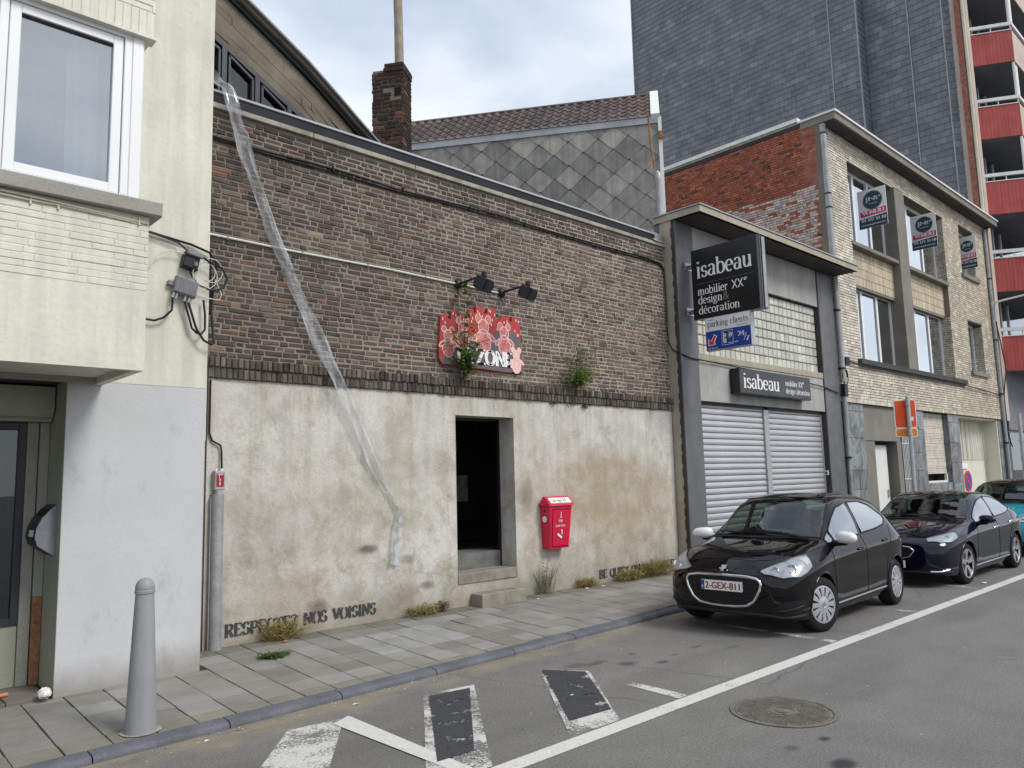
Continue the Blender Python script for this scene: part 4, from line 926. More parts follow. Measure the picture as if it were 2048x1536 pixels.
# strip of plastic film caught on the gutter
st = thing('plastic_strip', (4.5, 8.05, .8), 'long torn strip of translucent plastic film hanging across the brick wall from the gutter', 'plastic strip')
P = [(3.235, 6.62, 8.42, .05), (3.29, 6.36, 8.22, .085), (3.35, 6.19, 8.055, .105), (3.473, 5.80, 8.05, .105), (3.681, 5.265, 8.07, .105), (3.98, 4.565, 8.085, .105), (4.274, 3.93, 8.08, .115), (4.61, 3.25, 8.05, .11), (4.921, 2.70, 8.065, .10), (5.215, 2.12, 8.09, .08), (5.43, 1.77, 8.10, .06), (5.577, 1.55, 8.105, .045), (5.64, 1.47, 8.105, .05), (5.622, 1.284, 8.105, .085), (5.587, 1.043, 8.105, .09), (5.563, .81, 8.11, .085)]
def cr(P, k):
    o = []
    for i in range(len(P) - 1):
        a, b, c, d = (np.array(P[max(0, min(len(P) - 1, i + q))]) for q in (-1, 0, 1, 2))
        for j in range(k):
            t = j / k; o.append(.5 * (2 * b + (c - a) * t + (2 * a - 5 * b + 4 * c - d) * t * t + (3 * b - a - 3 * c + d) * t ** 3))
    return o + [np.array(P[-1])]
C_ = cr(P, 8); rows = []
for i, q in enumerate(C_):
    a = C_[max(0, i - 1)]; b = C_[min(len(C_) - 1, i + 1)]
    q = q.copy(); q[3] *= .76 + .25 * nz(i * .16, 7.7); tx, tz = b[0] - a[0], b[1] - a[1]; L = math.hypot(tx, tz); nx_, nz_ = -tz / L, tx / L
    if nx_ < 0: nx_, nz_ = -nx_, -nz_
    if i > len(C_) - 34: nx_, nz_ = 1, .1
    if i == len(C_) - 1: q[1] += .0
    rows.append([(q[0] + nx_ * q[3] * s + .01 * nz(i * .3, 2), q[2] - .020 * math.sin((s + 1) * 3.5 + i * .12) - .030 * nz(i * .22, s * 2.5, 5) - .012 * nz(i * .7, s * 6, 1), q[1] + nz_ * q[3] * s + (.05 * nz(s * 3.1, 4.4) if i > len(C_) - 3 else 0)) for s in (-1, -.78, -.5, -.2, .1, .4, .7, 1)])
m = MB(); m.grid(rows); m.build('film', 'plastic_film', st, 60)
for (a, b_) in ((0, 1), (6, 7)):
    m = MB(); m.grid([[(r[a][0], r[a][1] - .004, r[a][2]), (r[b_][0], r[b_][1] - .004, r[b_][2])] for r in rows[6:-34]]); m.build('folded_edge', 'film_edge', st, 60)
# ================================================================== HALL GABLE behind the gutter
hl = thing('hall_gable', (4.0, 8.75, 6.1), 'board-marked concrete gable of a hall behind the gutter with dark triangular windows', 'building')
fh = FRONT(8.75)
RO = [(2.2, 8.74), (3.0, 8.26), (3.813, 7.765), (4.267, 7.492), (4.633, 7.268), (5.091, 6.935), (5.40, 6.70), (5.72, 6.47), (6.1, 6.19)]
poly = [(2.2, 6.0), (6.1, 6.0)] + RO[::-1]
# wall above the window arch: strips of shuttering boards following the slope
AR = [(2.2, 7.80), (3.0, 7.42), (3.447, 7.188), (3.684, 7.06), (3.974, 6.89), (4.276, 6.715), (4.62, 6.525), (4.85, 6.36), (5.05, 6.05)]
def at(c, x):
    for (a, b), (d, e) in zip(c, c[1:]):
        if a <= x <= d: return b + (e - b) * (x - a) / (d - a)
    return c[-1][1] if x > c[-1][0] else c[0][1]
bd = []
nb_ = 7
for k in range(nb_):
    x = 2.2 + (k % 3) * .3
    while x < 5.95:
        L = random.uniform(1.1, 2.0); x1 = min(x + L, 6.0); m = MB(); pts = [x + (x1 - .006 - x) * i / 4 for i in range(5)]
        lo = lambda q: max(6.02, at(AR, q)) if q < 5.05 else 6.02
        up = [(q, lo(q) + (at(RO, q) - .14 - lo(q)) * (k + .985) / nb_) for q in pts]; dn__ = [(q, lo(q) + (at(RO, q) - .14 - lo(q)) * k / nb_) for q in pts]
        if up[-1][1] - dn__[-1][1] > .004:
            m.prism(fh, dn__ + up[::-1], -.1, random.uniform(-.004, .007)); bd.append(m)
        x = x1
for m in bd: m.build('shuttered_panel', 'board_concrete', hl)
m = MB(); m.prism(fh, poly, -.3, -.06); m.build('wall', 'board_concrete', hl)
def band(d0, d1, n0, n1, name, mat):
    m = MB(); m.prism(fh, [(x, z + d0) for x, z in RO] + [(x, z + d1) for x, z in RO[::-1]], n0, n1); m.build(name, mat, hl)
band(-.135, -.075, -.1, .05, 'lower_moulding', 'dark_zinc'); band(-.072, -.02, -.1, .10, 'upper_moulding', 'board_concrete'); band(-.018, .012, -3, .15, 'roof_edge', 'grey_plastic')
# window band below the arch
fwin = FRONT(8.70)
m = MB(); mull = [3.0, 3.55, 3.97, 4.40]
def bar(a, b, w, n0=-.05, n1=.02): 
    a = Vector((a[0], a[1])); b = Vector((b[0], b[1])); t = (b - a).normalized(); nn = Vector((-t.y, t.x)) * w / 2
    m.prism(fwin, [tuple(a - nn), tuple(b - nn), tuple(b + nn), tuple(a + nn)], n0, n1)
for (a, b) in zip(AR, AR[1:]): bar((a[0], a[1] - .03), (b[0], b[1] - .03), .06)
for x in mull: m.ob(fwin, x - .03, x + .03, 6.3, at(AR, x) - .03, -.05, .024)
m.ob(fwin, 2.2, 5.0, 6.28, 6.33, -.05, .02)
wf = m.build('window_frame', 'anthracite', hl)
m = MB(); m.prism(fwin, [(2.2, 6.2), (5.0, 6.2)] + [(x, z - .03) for x, z in AR[::-1]], -.04, -.035); m.build('pane', 'shop_glass', wf)
m = MB()
for (x0, x1) in ((3.03, 3.52), (3.58, 3.94), (4.0, 4.37)):
    for (a, b) in (((x0 + .03, at(AR, x0) - .12), (x1 - .03, at(AR, x1) - .12)),):
        t = (Vector(b) - Vector(a)).normalized(); nn = Vector((-t.y, t.x)) * .014
        m.prism(fwin, [(a[0] - nn.x, a[1] - nn.y), (b[0] - nn.x, b[1] - nn.y), (b[0] + nn.x, b[1] + nn.y), (a[0] + nn.x, a[1] + nn.y)], -.04, .03)
    m.ob(fwin, x0 + .02, x0 + .045, 6.33, at(AR, x0) - .12, -.04, .03); m.ob(fwin, x1 - .045, x1 - .02, 6.33, at(AR, x1) - .12, -.04, .03)
m.build('casement', 'anthracite', wf)
MB().prism(FRONT(8.8), [(2.2, 6.1), (5.0, 6.1)] + [(x, z - .02) for x, z in AR[::-1]], -.05, .0).build('dark_behind', 'dark_room', hl)

# ================================================================== HOUSE WITH DIAMOND CLADDING, oblique behind the wall
DV = Vector((-.58, .8146, 0)).normalized(); NB = Vector((-.8146, -.58, 0)).normalized()      # NB faces the camera
dh = thing('diamond_clad_house', (12.31, 8.6, 6.0), 'house flank clad in grey diamond fibre-cement panels under a brown tiled roof', 'house')
fdi = Fr((12.31, 8.6, 0), -DV, (0, 0, 1), NB)          # u runs to the right; the wall spans u from -6 to 0
MB().ob(fdi, -6.1, .0, 3, 8.88, -.3, -.012).build('wall', 'grey_mortar', dh)
pcs = []; w2, h2 = .607 / 2, .507 / 2
def clip(poly, ax, lim, sgn):
    o = []
    for i in range(len(poly)):
        a, b = poly[i], poly[(i + 1) % len(poly)]; da, db = sgn * (a[ax] - lim), sgn * (b[ax] - lim)
        if da <= 0: o.append(a)
        if da * db < 0:
            t = da / (da - db); o.append((a[0] + (b[0] - a[0]) * t, a[1] + (b[1] - a[1]) * t))
    return o
for r in range(-1, 13):
    for c in range(-1, 14):
        cu = -.617 + .0 - c * .607 + (w2 if r % 2 else 0); cv = 8.616 + h2 - r * h2
        k = .97
        P_ = [(cu - w2 * k, cv), (cu - .03, cv - h2 * k), (cu + .03, cv - h2 * k), (cu + w2 * k, cv), (cu, cv + h2 * k)]
        for ax, lim, sg in ((0, -.012, 1), (0, -6.1, -1), (1, 8.80, 1), (1, 5.95, -1)):
            if len(P_) > 2: P_ = clip(P_, ax, lim, sg)
        if len(P_) < 3: continue
        ar = abs(sum(P_[i][0] * P_[(i + 1) % len(P_)][1] - P_[(i + 1) % len(P_)][0] * P_[i][1] for i in range(len(P_)))) / 2
        if ar < .004: continue
        g = random.random(); col = lerp(srgb(158, 156, 150), srgb(122, 121, 118), g)
        if r < 2 and random.random() < .5: col = srgb(166, 163, 153)
        m = MB(); fq2 = fdi
        P3 = []
        for n_ in (0, 1):
            for (u, v) in P_: P3.append(fdi.p(u, v, (-.012 if n_ == 0 else .002 + .014 * (cv + h2 - v) / (2 * h2) + random.uniform(0, .002))))
        kk = len(P_); m.add(P3, [tuple(range(kk, 2 * kk))] + [(i, (i + 1) % kk, kk + (i + 1) % kk, kk + i) for i in range(kk)], col)
        pcs.append(m)
for p in pcs: p.build('diamond_panel', 'fibre_cement', dh)
m = MB(); m.cbox(fdi, -6.1, .015, 8.80, 8.95, -.2, .035, .004)
for u in (-.75, -2.1, -3.4, -4.6, -5.8): m.ob(fdi, u, u + .03, 8.80, 8.952, .0, .039)
m.build('eaves_flashing', 'zinc', dh)
m = MB(); m.tube([fdi.p(-6.1, 8.955, .045), fdi.p(.02, 8.955, .045)], .012, 6); m.build('drip_bead', 'zinc_pipe', dh)
m = MB(); m.ob(fdi, -.02, .05, 5.9, 8.93, -.1, .045); m.build('corner_trim', 'white_paint', dh)
# roof slope, rises away from the eaves
SL = Vector((-NB.x * 1.5, -NB.y * 1.5, 1.22)); fr_ = Fr(fdi.p(0, 8.93, .03), -DV, SL)
if fr_.n.z < 0: fr_.n = -fr_.n
Lr = SL.length
MB().ob(fr_, -6.3, -.1, 0, Lr, -.2, -.03).build('roof_deck', 'grey_mortar', dh)
pcs = []; tw, th = .20, Lr / 6
for r in range(6):
    for c in range(30):
        u = -.16 - (c + 1) * tw; col = lerp(srgb(92, 78, 74), srgb(74, 66, 65), random.random())
        t = max(0, min(1, (u + 1.6) / 1.6)); col = lerp(col, srgb(128, 96, 82), t * random.uniform(.1, .6))
        sec = [(0, .0), (.25, -.008), (.5, .004), (.68, .034), (.85, .038), (1.02, .006)]
        m = MB(); rows = []
        for (vv, dz) in ((0, .014), (1.08, -.004)):
            rows.append([fr_.p(u + a * tw, (r + vv) * th, z + dz) for a, z in sec])
        rows.insert(0, [fr_.p(u + a * tw, r * th, z - .018) for a, z in sec])
        m.grid(rows, None); m.c = [clampcol(col, random.uniform(.8, 1.2))] * len(m.v); pcs.append(m)
emit(pcs, 'roof_tile', 'roof_tile', dh, 300, 'roof_tiles', 50)
m = MB(); m.tube([fr_.p(-6.2, Lr + .02, .02), fr_.p(-.1, Lr + .02, .02)], .03, 8); m.build('ridge', 'grey_mortar', dh)
m = MB(); m.ob(fr_, -.155, .02, -.03, Lr + .05, -.15, .075); m.build('verge_board', 'white_paint', dh)
m = MB(); fz = FRONT(8.24)
m.tube([(11.73, 8.30, 7.55), (11.73, 8.28, 7.50), (11.735, 8.28, 7.35), (11.74, 8.28, 6.6)], [.03, .055, .055, .055], 12); m.build('downpipe', 'zinc_pipe', dh, 50)
m = MB(); m.tube([(11.60, 8.34, 8.6), (11.62, 8.33, 8.0), (11.68, 8.31, 7.6)], .02, 8); m.ob(fdi, -.02, .08, 8.45, 8.6, .045, .10); m.build('bracket', 'rust', dh)

# ================================================================== CHIMNEY
ch = thing('chimney', (6.8, 9.6, 6.2), 'weathered brown brick chimney stack with a tall grey flue pipe', 'chimney')
fA = Fr((6.803, 9.6, 0), -DV, (0, 0, 1), NB); fB_ = Fr((6.803, 9.6, 0), -NB, (0, 0, 1), -DV)
m = MB(); m.ob(fA, -.508, -.012, 6.0, 8.40, -.43, -.012); m.build('core', 'mortar', ch)
def chcol(u, v):
    b = lerp(srgb(74, 54, 46), srgb(50, 44, 42), random.random())
    if random.random() < .14: b = srgb(106, 72, 58)
    if v > 8.2: b = lerp(b, srgb(60, 46, 42), .6)
    return clampcol(b, random.gauss(1, .15))
hole = lambda a, b, v0, v1: True if (b > -.14 and a < -.03 and v1 > 7.93 and v0 < 8.09) else None
pcs = courses(fA, -.52, 0, 6.3, .069, 30, [(.20, 4), (.10, 3)], .012, -.02, .0, chcol, .003, .006, hole, .004)
pcs += courses(fB_, 0, .44, 6.3, .069, 30, [(.20, 4), (.10, 3)], .012, -.02, .0, chcol, .003, .006, None, .004)
# worn top courses
pcs += courses(fA, -.33, .015, 8.37, .069, 2, [(.20, 3), (.12, 3)], .012, -.40, .012, chcol, .006, .008, None, .006)
pcs += courses(fB_, -.015, .45, 8.37, .069, 2, [(.20, 3), (.12, 3)], .012, -.30, .012, chcol, .006, .008, None, .006)
emit(pcs, 'brick', 'dark_brick', ch, 300, 'bricks')
m = MB(); m.ob(fA, -.14, -.03, 7.94, 8.08, -.01, -.004); m.build('flue_hole', 'arch_black', ch)
c0 = fA.p(-.12, 8.4, -.20)
m = MB(); m.tube([c0, c0 + Vector((-.01, 0, .8)), c0 + Vector((-.03, 0, 1.6)), c0 + Vector((-.06, 0, 4.0))], [.075, .072, .072, .072], 14)
MT['rust_grey'] = surf('rust_grey', srgb(150, 138, 126), rough=.85, var=.3, sc=5, bump=.3, bsc=60, fine=.25)
m.build('flue_pipe', 'rust_grey', ch, 50)

# ================================================================== FURNITURE SHOP
XS = 11.62; XE = 18.05; YS = 7.90; FS = FRONT(YS)
sh = thing('furniture_shop', (XS, YS, 0), 'low shop front with grey granite piers, glass bricks, flat canopy and closed metal shutters', 'shop')
MB().box(XS + .004, 8.35, .05, XE - .01, 12, 6.42).build('body', 'stucco', sh)
m = MB(); m.box(XS, 7.98, .05, XS + .05, 8.23, 6.60); m.box(XS + .05, 8.10, .05, XS + .3, 8.23, 6.60); m.build('party_wall_end', 'tan_render', sh)
m = MB(); m.box(XS - .03, 7.96, 6.60, XS + .3, 8.26, 6.63); m.build('cap', 'zinc', sh)
m = MB(); m.cbox(FS, XS + .012, 12.19, .05, 6.47, -.5, .0, .006); m.build('pier', 'granite', sh)
m = MB(); m.box(XS + .004, YS + .02, .05, XS + .0125, 7.985, 6.46)
for i in range(26):
    z = .4 + i * .23; m.box(XS - .004 - random.uniform(0, .006), 7.955 + random.uniform(0, .01), z, XS + .012, 7.99, z + random.uniform(.05, .2))
m.build('pier_edge', 'dark_stucco', sh)
m = MB(); m.cbox(FS, 17.28, XE, .05, 6.47, -.5, .0, .006); m.build('pier', 'granite', sh)
# upper stucco band, lintel
m = MB(); m.cbox(FS, 12.192, 17.278, 5.60, 6.47, -.45, -.03, .006); m.build('upper_panel', 'stucco', sh)
m = MB(); m.cbox(FS, 12.192, 17.278, 3.16, 3.92, -.45, -.03, .006); m.build('lintel', 'stucco', sh)
m = MB(); m.cbox(FS, 12.192, 17.278, 3.922, 4.05, -.45, -.015, .006); m.build('window_sill', 'tan_render', sh)
m = MB(); m.box(17.262, YS + .012, .1, 17.28, 8.3, 6.4); m.build('reveal', 'dark_stucco', sh)
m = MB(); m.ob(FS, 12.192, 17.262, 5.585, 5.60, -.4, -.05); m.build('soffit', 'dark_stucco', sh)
# canopy
m = MB(); m.cbox(WORLD, XS - .02, 18.22, 7.33, 8.35, 6.475, 6.60, .01); m.build('canopy', 'tan_render', sh)
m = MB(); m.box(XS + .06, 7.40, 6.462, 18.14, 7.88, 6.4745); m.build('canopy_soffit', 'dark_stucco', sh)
m = MB(); m.box(XS - .04, 7.31, 6.602, 18.24, 8.36, 6.625); m.build('canopy_edge', 'zinc', sh)
# glass bricks
gw = MB(); fg = FRONT(8.02)
gw.ob(fg, 12.192, 17.262, 4.05, 5.586, -.1, -.03); gwo = gw.build('glass_brick_window', 'tan_render', sh)
nc, nr = 27, 8; cw = (17.262 - 12.192) / nc; chh = (5.586 - 4.05) / nr
pcs = []
for i in range(nc):
    for j in range(nr):
        c = lerp(srgb(182, 181, 168), srgb(208, 206, 194), random.random()); m = MB()
        m.cbox(fg, 12.192 + i * cw + .010, 12.192 + (i + 1) * cw - .010, 4.05 + j * chh + .010, 4.05 + (j + 1) * chh - .010, -.03, .0, .012, clampcol(c, random.gauss(1, .05)))
        pcs.append(m)
emit(pcs, 'glass_brick', 'glass_block', gwo, 300, 'glass_bricks')
# shutters
fsh = FRONT(8.06)
for (a, c) in ((12.19, 14.62), (14.80, 17.20)):
    z = .25; shu = MB(); shu.ob(fsh, a, c, .2, 3.16, -.06, -.03); so_ = shu.build('roller_shutter', 'dark_zinc', sh)
    m = MB(); P_ = [(.0, -.01), (.006, .016), (.03, .026), (.07, .026), (.096, .014), (.102, -.006), (.102, -.03), (0, -.03)]
    m.prism(Fr((0, 8.06, 0), (0, 0, 1), (0, -1, 0), (1, 0, 0)), [(q * 1.12, r) for q, r in P_], a + .004, c - .004)
    base = None
    for i in range(25):
        if base is None:
            base = m.build('slat', 'shutter_alu', so_, 35); base.location.z = .28; me = base.data; loc = base.location.copy()
        else:
            o = bpy.data.objects.new('slat', me); COL.objects.link(o); o.parent = so_; o.location = loc; o.location.z = .28 + i * .1155
m = MB(); m.cbox(FRONT(8.0), 14.62, 14.80, .1, 3.16, -.1, .0, .006); m.build('shutter_post', 'silver_paint', sh)
m = MB(); m.cbox(FRONT(8.02), 17.20, 17.26, .1, 3.16, -.06, .0, .004); m.build('shutter_guide', 'silver_paint', sh)
m = MB(); m.ob(FRONT(8.02), 12.19, 17.26, 3.10, 3.16, -.06, .02); m.build('shutter_head', 'dark_zinc', sh)
m = MB(); m.cbox(SIDE(17.262, 8.0, 1.78), -.05, .05, -.05, .05, 0, .03, .004); m.build('key_switch', 'sign_white', sh)
m = MB(); m.ob(SIDE(17.232, 8.0, 1.78), -.025, .025, -.025, .025, 0, .003); m.build('key_plate', 'black_print', sh)
# projecting sign
si = thing('projecting_sign', (11.85, 7.9, 4.6), 'large black projecting sign with white serif lettering on the granite pier', 'sign')
fx = SIDE(11.85, 7.735, 4.585)          # u runs towards the street
m = MB(); m.cbox(fx, 0, 1.315, 0, 1.285, -.10, .0, .004); m.cbox(fx, .01, 1.335, .01, 1.275, -.25, -.115, .004); m.build('case', 'sign_black', si)
m = MB(); m.ob(fx, 1.30, 1.32, .0, 1.285, -.115, -.10); m.ob(fx, 1.335, 1.34, .02, 1.265, -.23, -.13); m.build('edge_strip', 'zinc_pipe', si)
m = MB()
serif(m, 'isabeau', fx, .10, .755, 1.12, .205, .003, thick=.24); m.build('lettering', 'white_print', si); m = MB()
serif(m, 'mobilier ', fx, .11, .435, .66, .098, .003); serif(m, 'XX', fx, .80, .435, .23, .098, .003); serif(m, 'e', fx, 1.04, .535, .06, .045, .003, thick=.3, thin=.12); m.build('lettering', 'white_print', si); m = MB()
serif(m, 'design', fx, .11, .27, .50, .098, .003); m.build('lettering', 'white_print', si); m = MB(); serif(m, 'décoration', fx, .11, .085, .83, .098, .003)
m.build('lettering', 'white_print', si)
m = MB(); serif(m, '&', fx, .615, .27, .13, .098, .003); m.build('ampersand', 'grey_print', si); m = MB(); m.ob(fx, .11, 1.22, .635, .640, .0, .003); m.build('rule', 'grey_print', si)
m = MB()
for z in (.20, 1.05):
    m.ob(fx, -.165, -.155, z - .07, z + .07, -.30, -.02); m.tube([fx.p(-.16, z, -.1), fx.p(.01, z, -.1)], .018, 8); m.ob(fx, -.15, -.06, z - .045, z + .045, -.2, -.19)
m.build('bracket', 'steel', si)
# client parking sign under it
ps = thing('parking_sign', (11.85, 7.5, 3.98), 'white and blue client parking sign with a red arrow, hung below the black sign', 'sign')
fx = SIDE(11.86, 7.52, 3.985)
m = MB(); m.cbox(fx, 0, .895, 0, .60, -.13, .0, .004); m.build('case', 'silver_paint', ps)
m = MB(); m.ob(fx, .012, .885, .345, .588, .0005, .003); m.build('white_panel', 'sign_white', ps)
m = MB(); m.ob(fx, .012, .885, .012, .343, .0005, .003); m.build('blue_panel', 'sign_blue', ps)
m = MB(); serif(m, 'parking clients', fx, .05, .425, .80, .072, .0035); m.build('lettering', 'black_print', ps)
MB().ob(fx, .05, .2, .54, .55, .003, .0042).build('fine_print', 'grey_print', ps); MB().ob(fx, .62, .84, .375, .385, .003, .0042).build('fine_print', 'grey_print', ps)
def pr_(nm, fn):
    m = MB(); fn(m); m.build(nm, 'white_print', ps)
pr_('lettering', lambda m: sans(m, 'P', fx, .365, .10, .15, .19, .0036, .012)); pr_('lettering', lambda m: sans(m, '24', fx, .645, .185, .115, .085, .0036, .006)); pr_('lettering', lambda m: sans(m, '7', fx, .80, .085, .05, .085, .0036, .006))
pr_('slash', lambda m: m.flat(fx, [(.745, .10), (.755, .10), (.805, .225), (.795, .225)], .0038)); pr_('lettering', lambda m: sans(m, 'Aquarelle', fx, .445, .075, .2, .035, .0052)); pr_('lettering', lambda m: sans(m, 'Rue Meau 2A', fx, .04, .025, .2, .03, .0036))
pr_('arrow_outline', lambda m: m.flat(fx, [(.045, .085), (.205, .10), (.175, .135), (.235, .245), (.175, .285), (.10, .165), (.055, .225)], .0036))
pr_('square_outline', lambda m: [m.ob(fx, u0, u1, v0, v1, .003, .0037) for (u0, u1, v0, v1) in ((.325, .545, .065, .07), (.325, .545, .315, .32), (.325, .33, .07, .315), (.54, .545, .07, .315))])
m = MB(); m.flat(fx, [(.06, .098), (.175, .108), (.152, .138), (.215, .243), (.178, .265), (.115, .155), (.07, .195)], .0048); m.build('arrow', 'sign_red', ps)
# fascia sign
fsn = thing('fascia_sign', (14.7, YS, 3.35), 'flat dark grey fascia sign with white serif lettering above the metal shutters', 'sign')
ff = FRONT(7.72, 13.26, 3.345)
m = MB(); m.cbox(ff, 0, 2.92, 0, .485, -.20, .0, .006); m.build('case', 'sign_black', fsn)
m = MB(); m.ob(ff, .02, 2.90, .02, .465, .0, .003); m.build('face', 'sign_grey', fsn)
m = MB(); serif(m, 'isabeau', ff, .13, .115, 1.42, .195, .0045, thick=.24); m.build('lettering', 'white_print', fsn); m = MB(); serif(m, 'mobilier ', ff, 1.80, .255, .56, .075, .0045); serif(m, 'XX', ff, 2.36, .255, .20, .075, .0045); serif(m, 'e', ff, 2.57, .33, .05, .04, .0045, thick=.3, thin=.12); m.build('lettering', 'white_print', fsn); m = MB(); serif(m, 'design', ff, 1.80, .095, .40, .075, .0045); serif(m, 'décoration', ff, 2.27, .095, .58, .075, .0045); m.build('lettering', 'white_print', fsn)
m = MB(); serif(m, '&', ff, 2.19, .095, .09, .07, .0045); m.build('ampersand', 'grey_print', fsn); m = MB(); m.ob(ff, 1.69, 1.697, .06, .42, .003, .0045); m.build('rule', 'grey_print', fsn)
# ================================================================== BEIGE BRICK BUILDING
X0, X1 = 18.08, 30.78; FE = FRONT(7.90)
bb = thing('beige_brick_building', (X0, 7.9, 0), 'three storey pale beige brick building with dark eaves and white windows', 'building')
OP = [(19.48, 22.44, 7.62, 9.75), (23.10, 26.50, 7.62, 9.75), (19.44, 22.44, 4.56, 6.56), (23.10, 26.42, 4.56, 6.56), (19.44, 26.45, 6.56, 7.62), (28.02, 29.50, 8.20, 9.86), (28.04, 29.52, 4.94, 6.62)]
# structural wall with the openings left out
xs_ = sorted({X0, X1} | {o[0] for o in OP} | {o[1] for o in OP}); zs_ = sorted({3.44, 10.47} | {o[2] for o in OP} | {o[3] for o in OP})
m = MB()
for a, c in zip(xs_, xs_[1:]):
    for d, e in zip(zs_, zs_[1:]):
        cx, cz = (a + c) / 2, (d + e) / 2
        if any(o[0] < cx < o[1] and o[2] < cz < o[3] for o in OP) or (22.3 < cx < 23.2 and cz < 9.75 and cz > 4.56): continue
        m.box(a, 7.911, d, c, 8.4, e)
m.build('wall', 'grey_mortar', bb)
def bcol(u, v):
    t = max(0, min(1, (u - 19) / 10)); b = lerp(srgb(216, 208, 192), srgb(196, 185, 165), t)
    g = random.random()
    if g < .2: b = lerp(b, srgb(184, 170, 148), .45)
    elif g < .45: b = lerp(b, srgb(228, 222, 208), .5)
    return clampcol(b, random.gauss(1, .08) * (1 + .18 * nz(u * .9, v * .9, 8)))
def bskip(a, b, v0, v1):
    for o in OP + [(22.44, 23.10, 4.56, 9.75)]:
        if v1 > o[2] + .004 and v0 < o[3] - .004:
            if a >= o[0] - .01 and b <= o[1] + .01: return True
            if a < o[0] < b: return (a, o[0])
            if a < o[1] < b: return (o[1], b)
    return None
j = MB()
for p in courses(FE, X0, X1, 3.56, .0705, 98, [(.22, 4), (.11, 1)], .013, -.015, .0, bcol, .001, .004, bskip, .003): j.add(p.v, p.f); j.c += p.c
u = X0                                                                   # bricks on end along the foot of the wall
while u < X1: j.cbox(FE, u, u + .062, 3.44, 3.55, -.015, .004, .004, bcol(u, 3.5)); u += .072
for o in (OP[5], OP[6]):                                                  # brick reveals of the small windows
    for p in courses(SIDE(o[1], 8.25, 0), 0, .35, o[2], .0705, int((o[3] - o[2]) / .0705), [(.22, 1), (.11, 1)], .013, -.01, .014, bcol, .001, .004): j.add(p.v, p.f); j.c += p.c
for o in (OP[1], OP[3]):
    for p in courses(SIDE(o[1], 8.3, 0), 0, .4, o[2], .0705, int((o[3] - o[2]) / .0705), [(.22, 1), (.11, 1)], .013, -.01, .014, bcol, .001, .004): j.add(p.v, p.f); j.c += p.c
tag(j.build('beige_bricks', 'beige_brick', bb), kind='stuff')
# eaves
m = MB(); m.box(X0 - .02, 7.52, 10.33, X1 + .30, 8.4, 10.50); m.build('eaves', 'grey_render', bb)
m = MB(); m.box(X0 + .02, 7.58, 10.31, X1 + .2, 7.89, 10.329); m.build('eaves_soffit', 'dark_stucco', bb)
m = MB(); m.box(X0 - .06, 7.48, 10.502, X1 + .34, 8.44, 10.55); m.box(X0 - .05, 8.44, 10.56, X0 + .12, 12.9, 10.66); m.build('roof_edge', 'white_paint', bb)
MB().box(X0 - .02, 8.4, 10.4, X1, 12.9, 10.5).build('roof', 'dark_zinc', bb)
# concrete column between the windows, spandrel panels, sills
m = MB(); m.cbox(FE, 22.42, 23.12, 4.56, 9.76, -.35, .06, .008); m.build('column', 'grey_render', bb)
for (a, c) in ((19.44, 22.42), (23.12, 26.45)):
    nrow = 4; hh = (7.52 - 6.56) / nrow
    for r in range(nrow):
        m = MB(); uu = a + .002
        while uu < c:
            L = random.uniform(.05, .08); m.cbox(FRONT(8.06), uu, min(uu + L - .004, c), 6.56 + r * hh + .004, 6.56 + (r + 1) * hh - .008, -.02, random.uniform(-.002, .004), .003, clampcol(srgb(204, 190, 166), random.gauss(1, .05))); uu += L
        m.build('spandrel_panel', 'panel_beige', bb)
m = MB(); m.box(19.44, 8.07, 6.5, 26.45, 8.3, 7.7); m.build('spandrel_back', 'grey_render', bb)
for (a, c, z) in ((19.42, 22.42, 7.52), (23.12, 26.52, 7.52)):
    m = MB(); m.cbox(FE, a, c, z, z + .10, -.4, .03, .006); m.build('sill', 'grey_render', bb)
m = MB(); m.cbox(FE, 19.2, 27.2, 4.42, 4.555, -.45, .10, .006); m.build('sill', 'dark_stucco', bb)
for o in (OP[5], OP[6]):
    m = MB(); m.cbox(FE, o[0] - .12, o[1] + .12, o[2] - .14, o[2] - .002, -.4, .08, .006); m.build('sill', 'grey_render', bb)
def window(o, mulls, yy=8.20, z0=None):
    z0 = z0 or o[2]; f = FRONT(yy); m = MB(); a, c, d, e = o[0], o[1], z0, o[3]
    for (u0, u1, v0, v1) in [(a, a + .07, d, e), (c - .07, c, d, e), (a + .07, c - .07, d, d + .08), (a + .07, c - .07, e - .08, e)]: m.cbox(f, u0, u1, v0, v1, -.05, .0, .004)
    for q in mulls: m.cbox(f, a + (c - a) * q - .06, a + (c - a) * q + .06, d + .08, e - .08, -.05, .01, .004)
    fr0 = m.build('window', 'pvc', bb)
    m = MB(); m.ob(f, a + .06, c - .06, d + .07, e - .07, -.03, -.025); m.build('pane', 'facade_glass', fr0)
    m = MB(); m.box(a - .3, yy + .9, d - .3, c + .3, yy + .95, e + .3); m.build('dark_behind', 'interior', fr0)
    m = MB(); kk = 12
    m.grid([[(c - .08 - .45 * i / kk, yy + .12 + .03 * math.sin(i * 1.9), z) for i in range(kk + 1)] for z in (d + .1, e - .05)]); m.build('curtain', 'curtain', fr0, 60)
    return fr0
window(OP[0], (.33, .66)); window(OP[1], (.33, .66)); window(OP[2], (.33, .66)); window(OP[3], (.33, .66)); window(OP[5], (), 8.18); window(OP[6], (), 8.18)
m = MB(); m.box(19.44, 8.22, 9.75, 26.5, 8.4, 9.8); m.box(19.48, 7.93, 9.752, 22.36, 8.3, 9.78); m.box(23.16, 7.93, 9.752, 26.5, 8.3, 9.78); m.build('lintel', 'tan_render', bb)
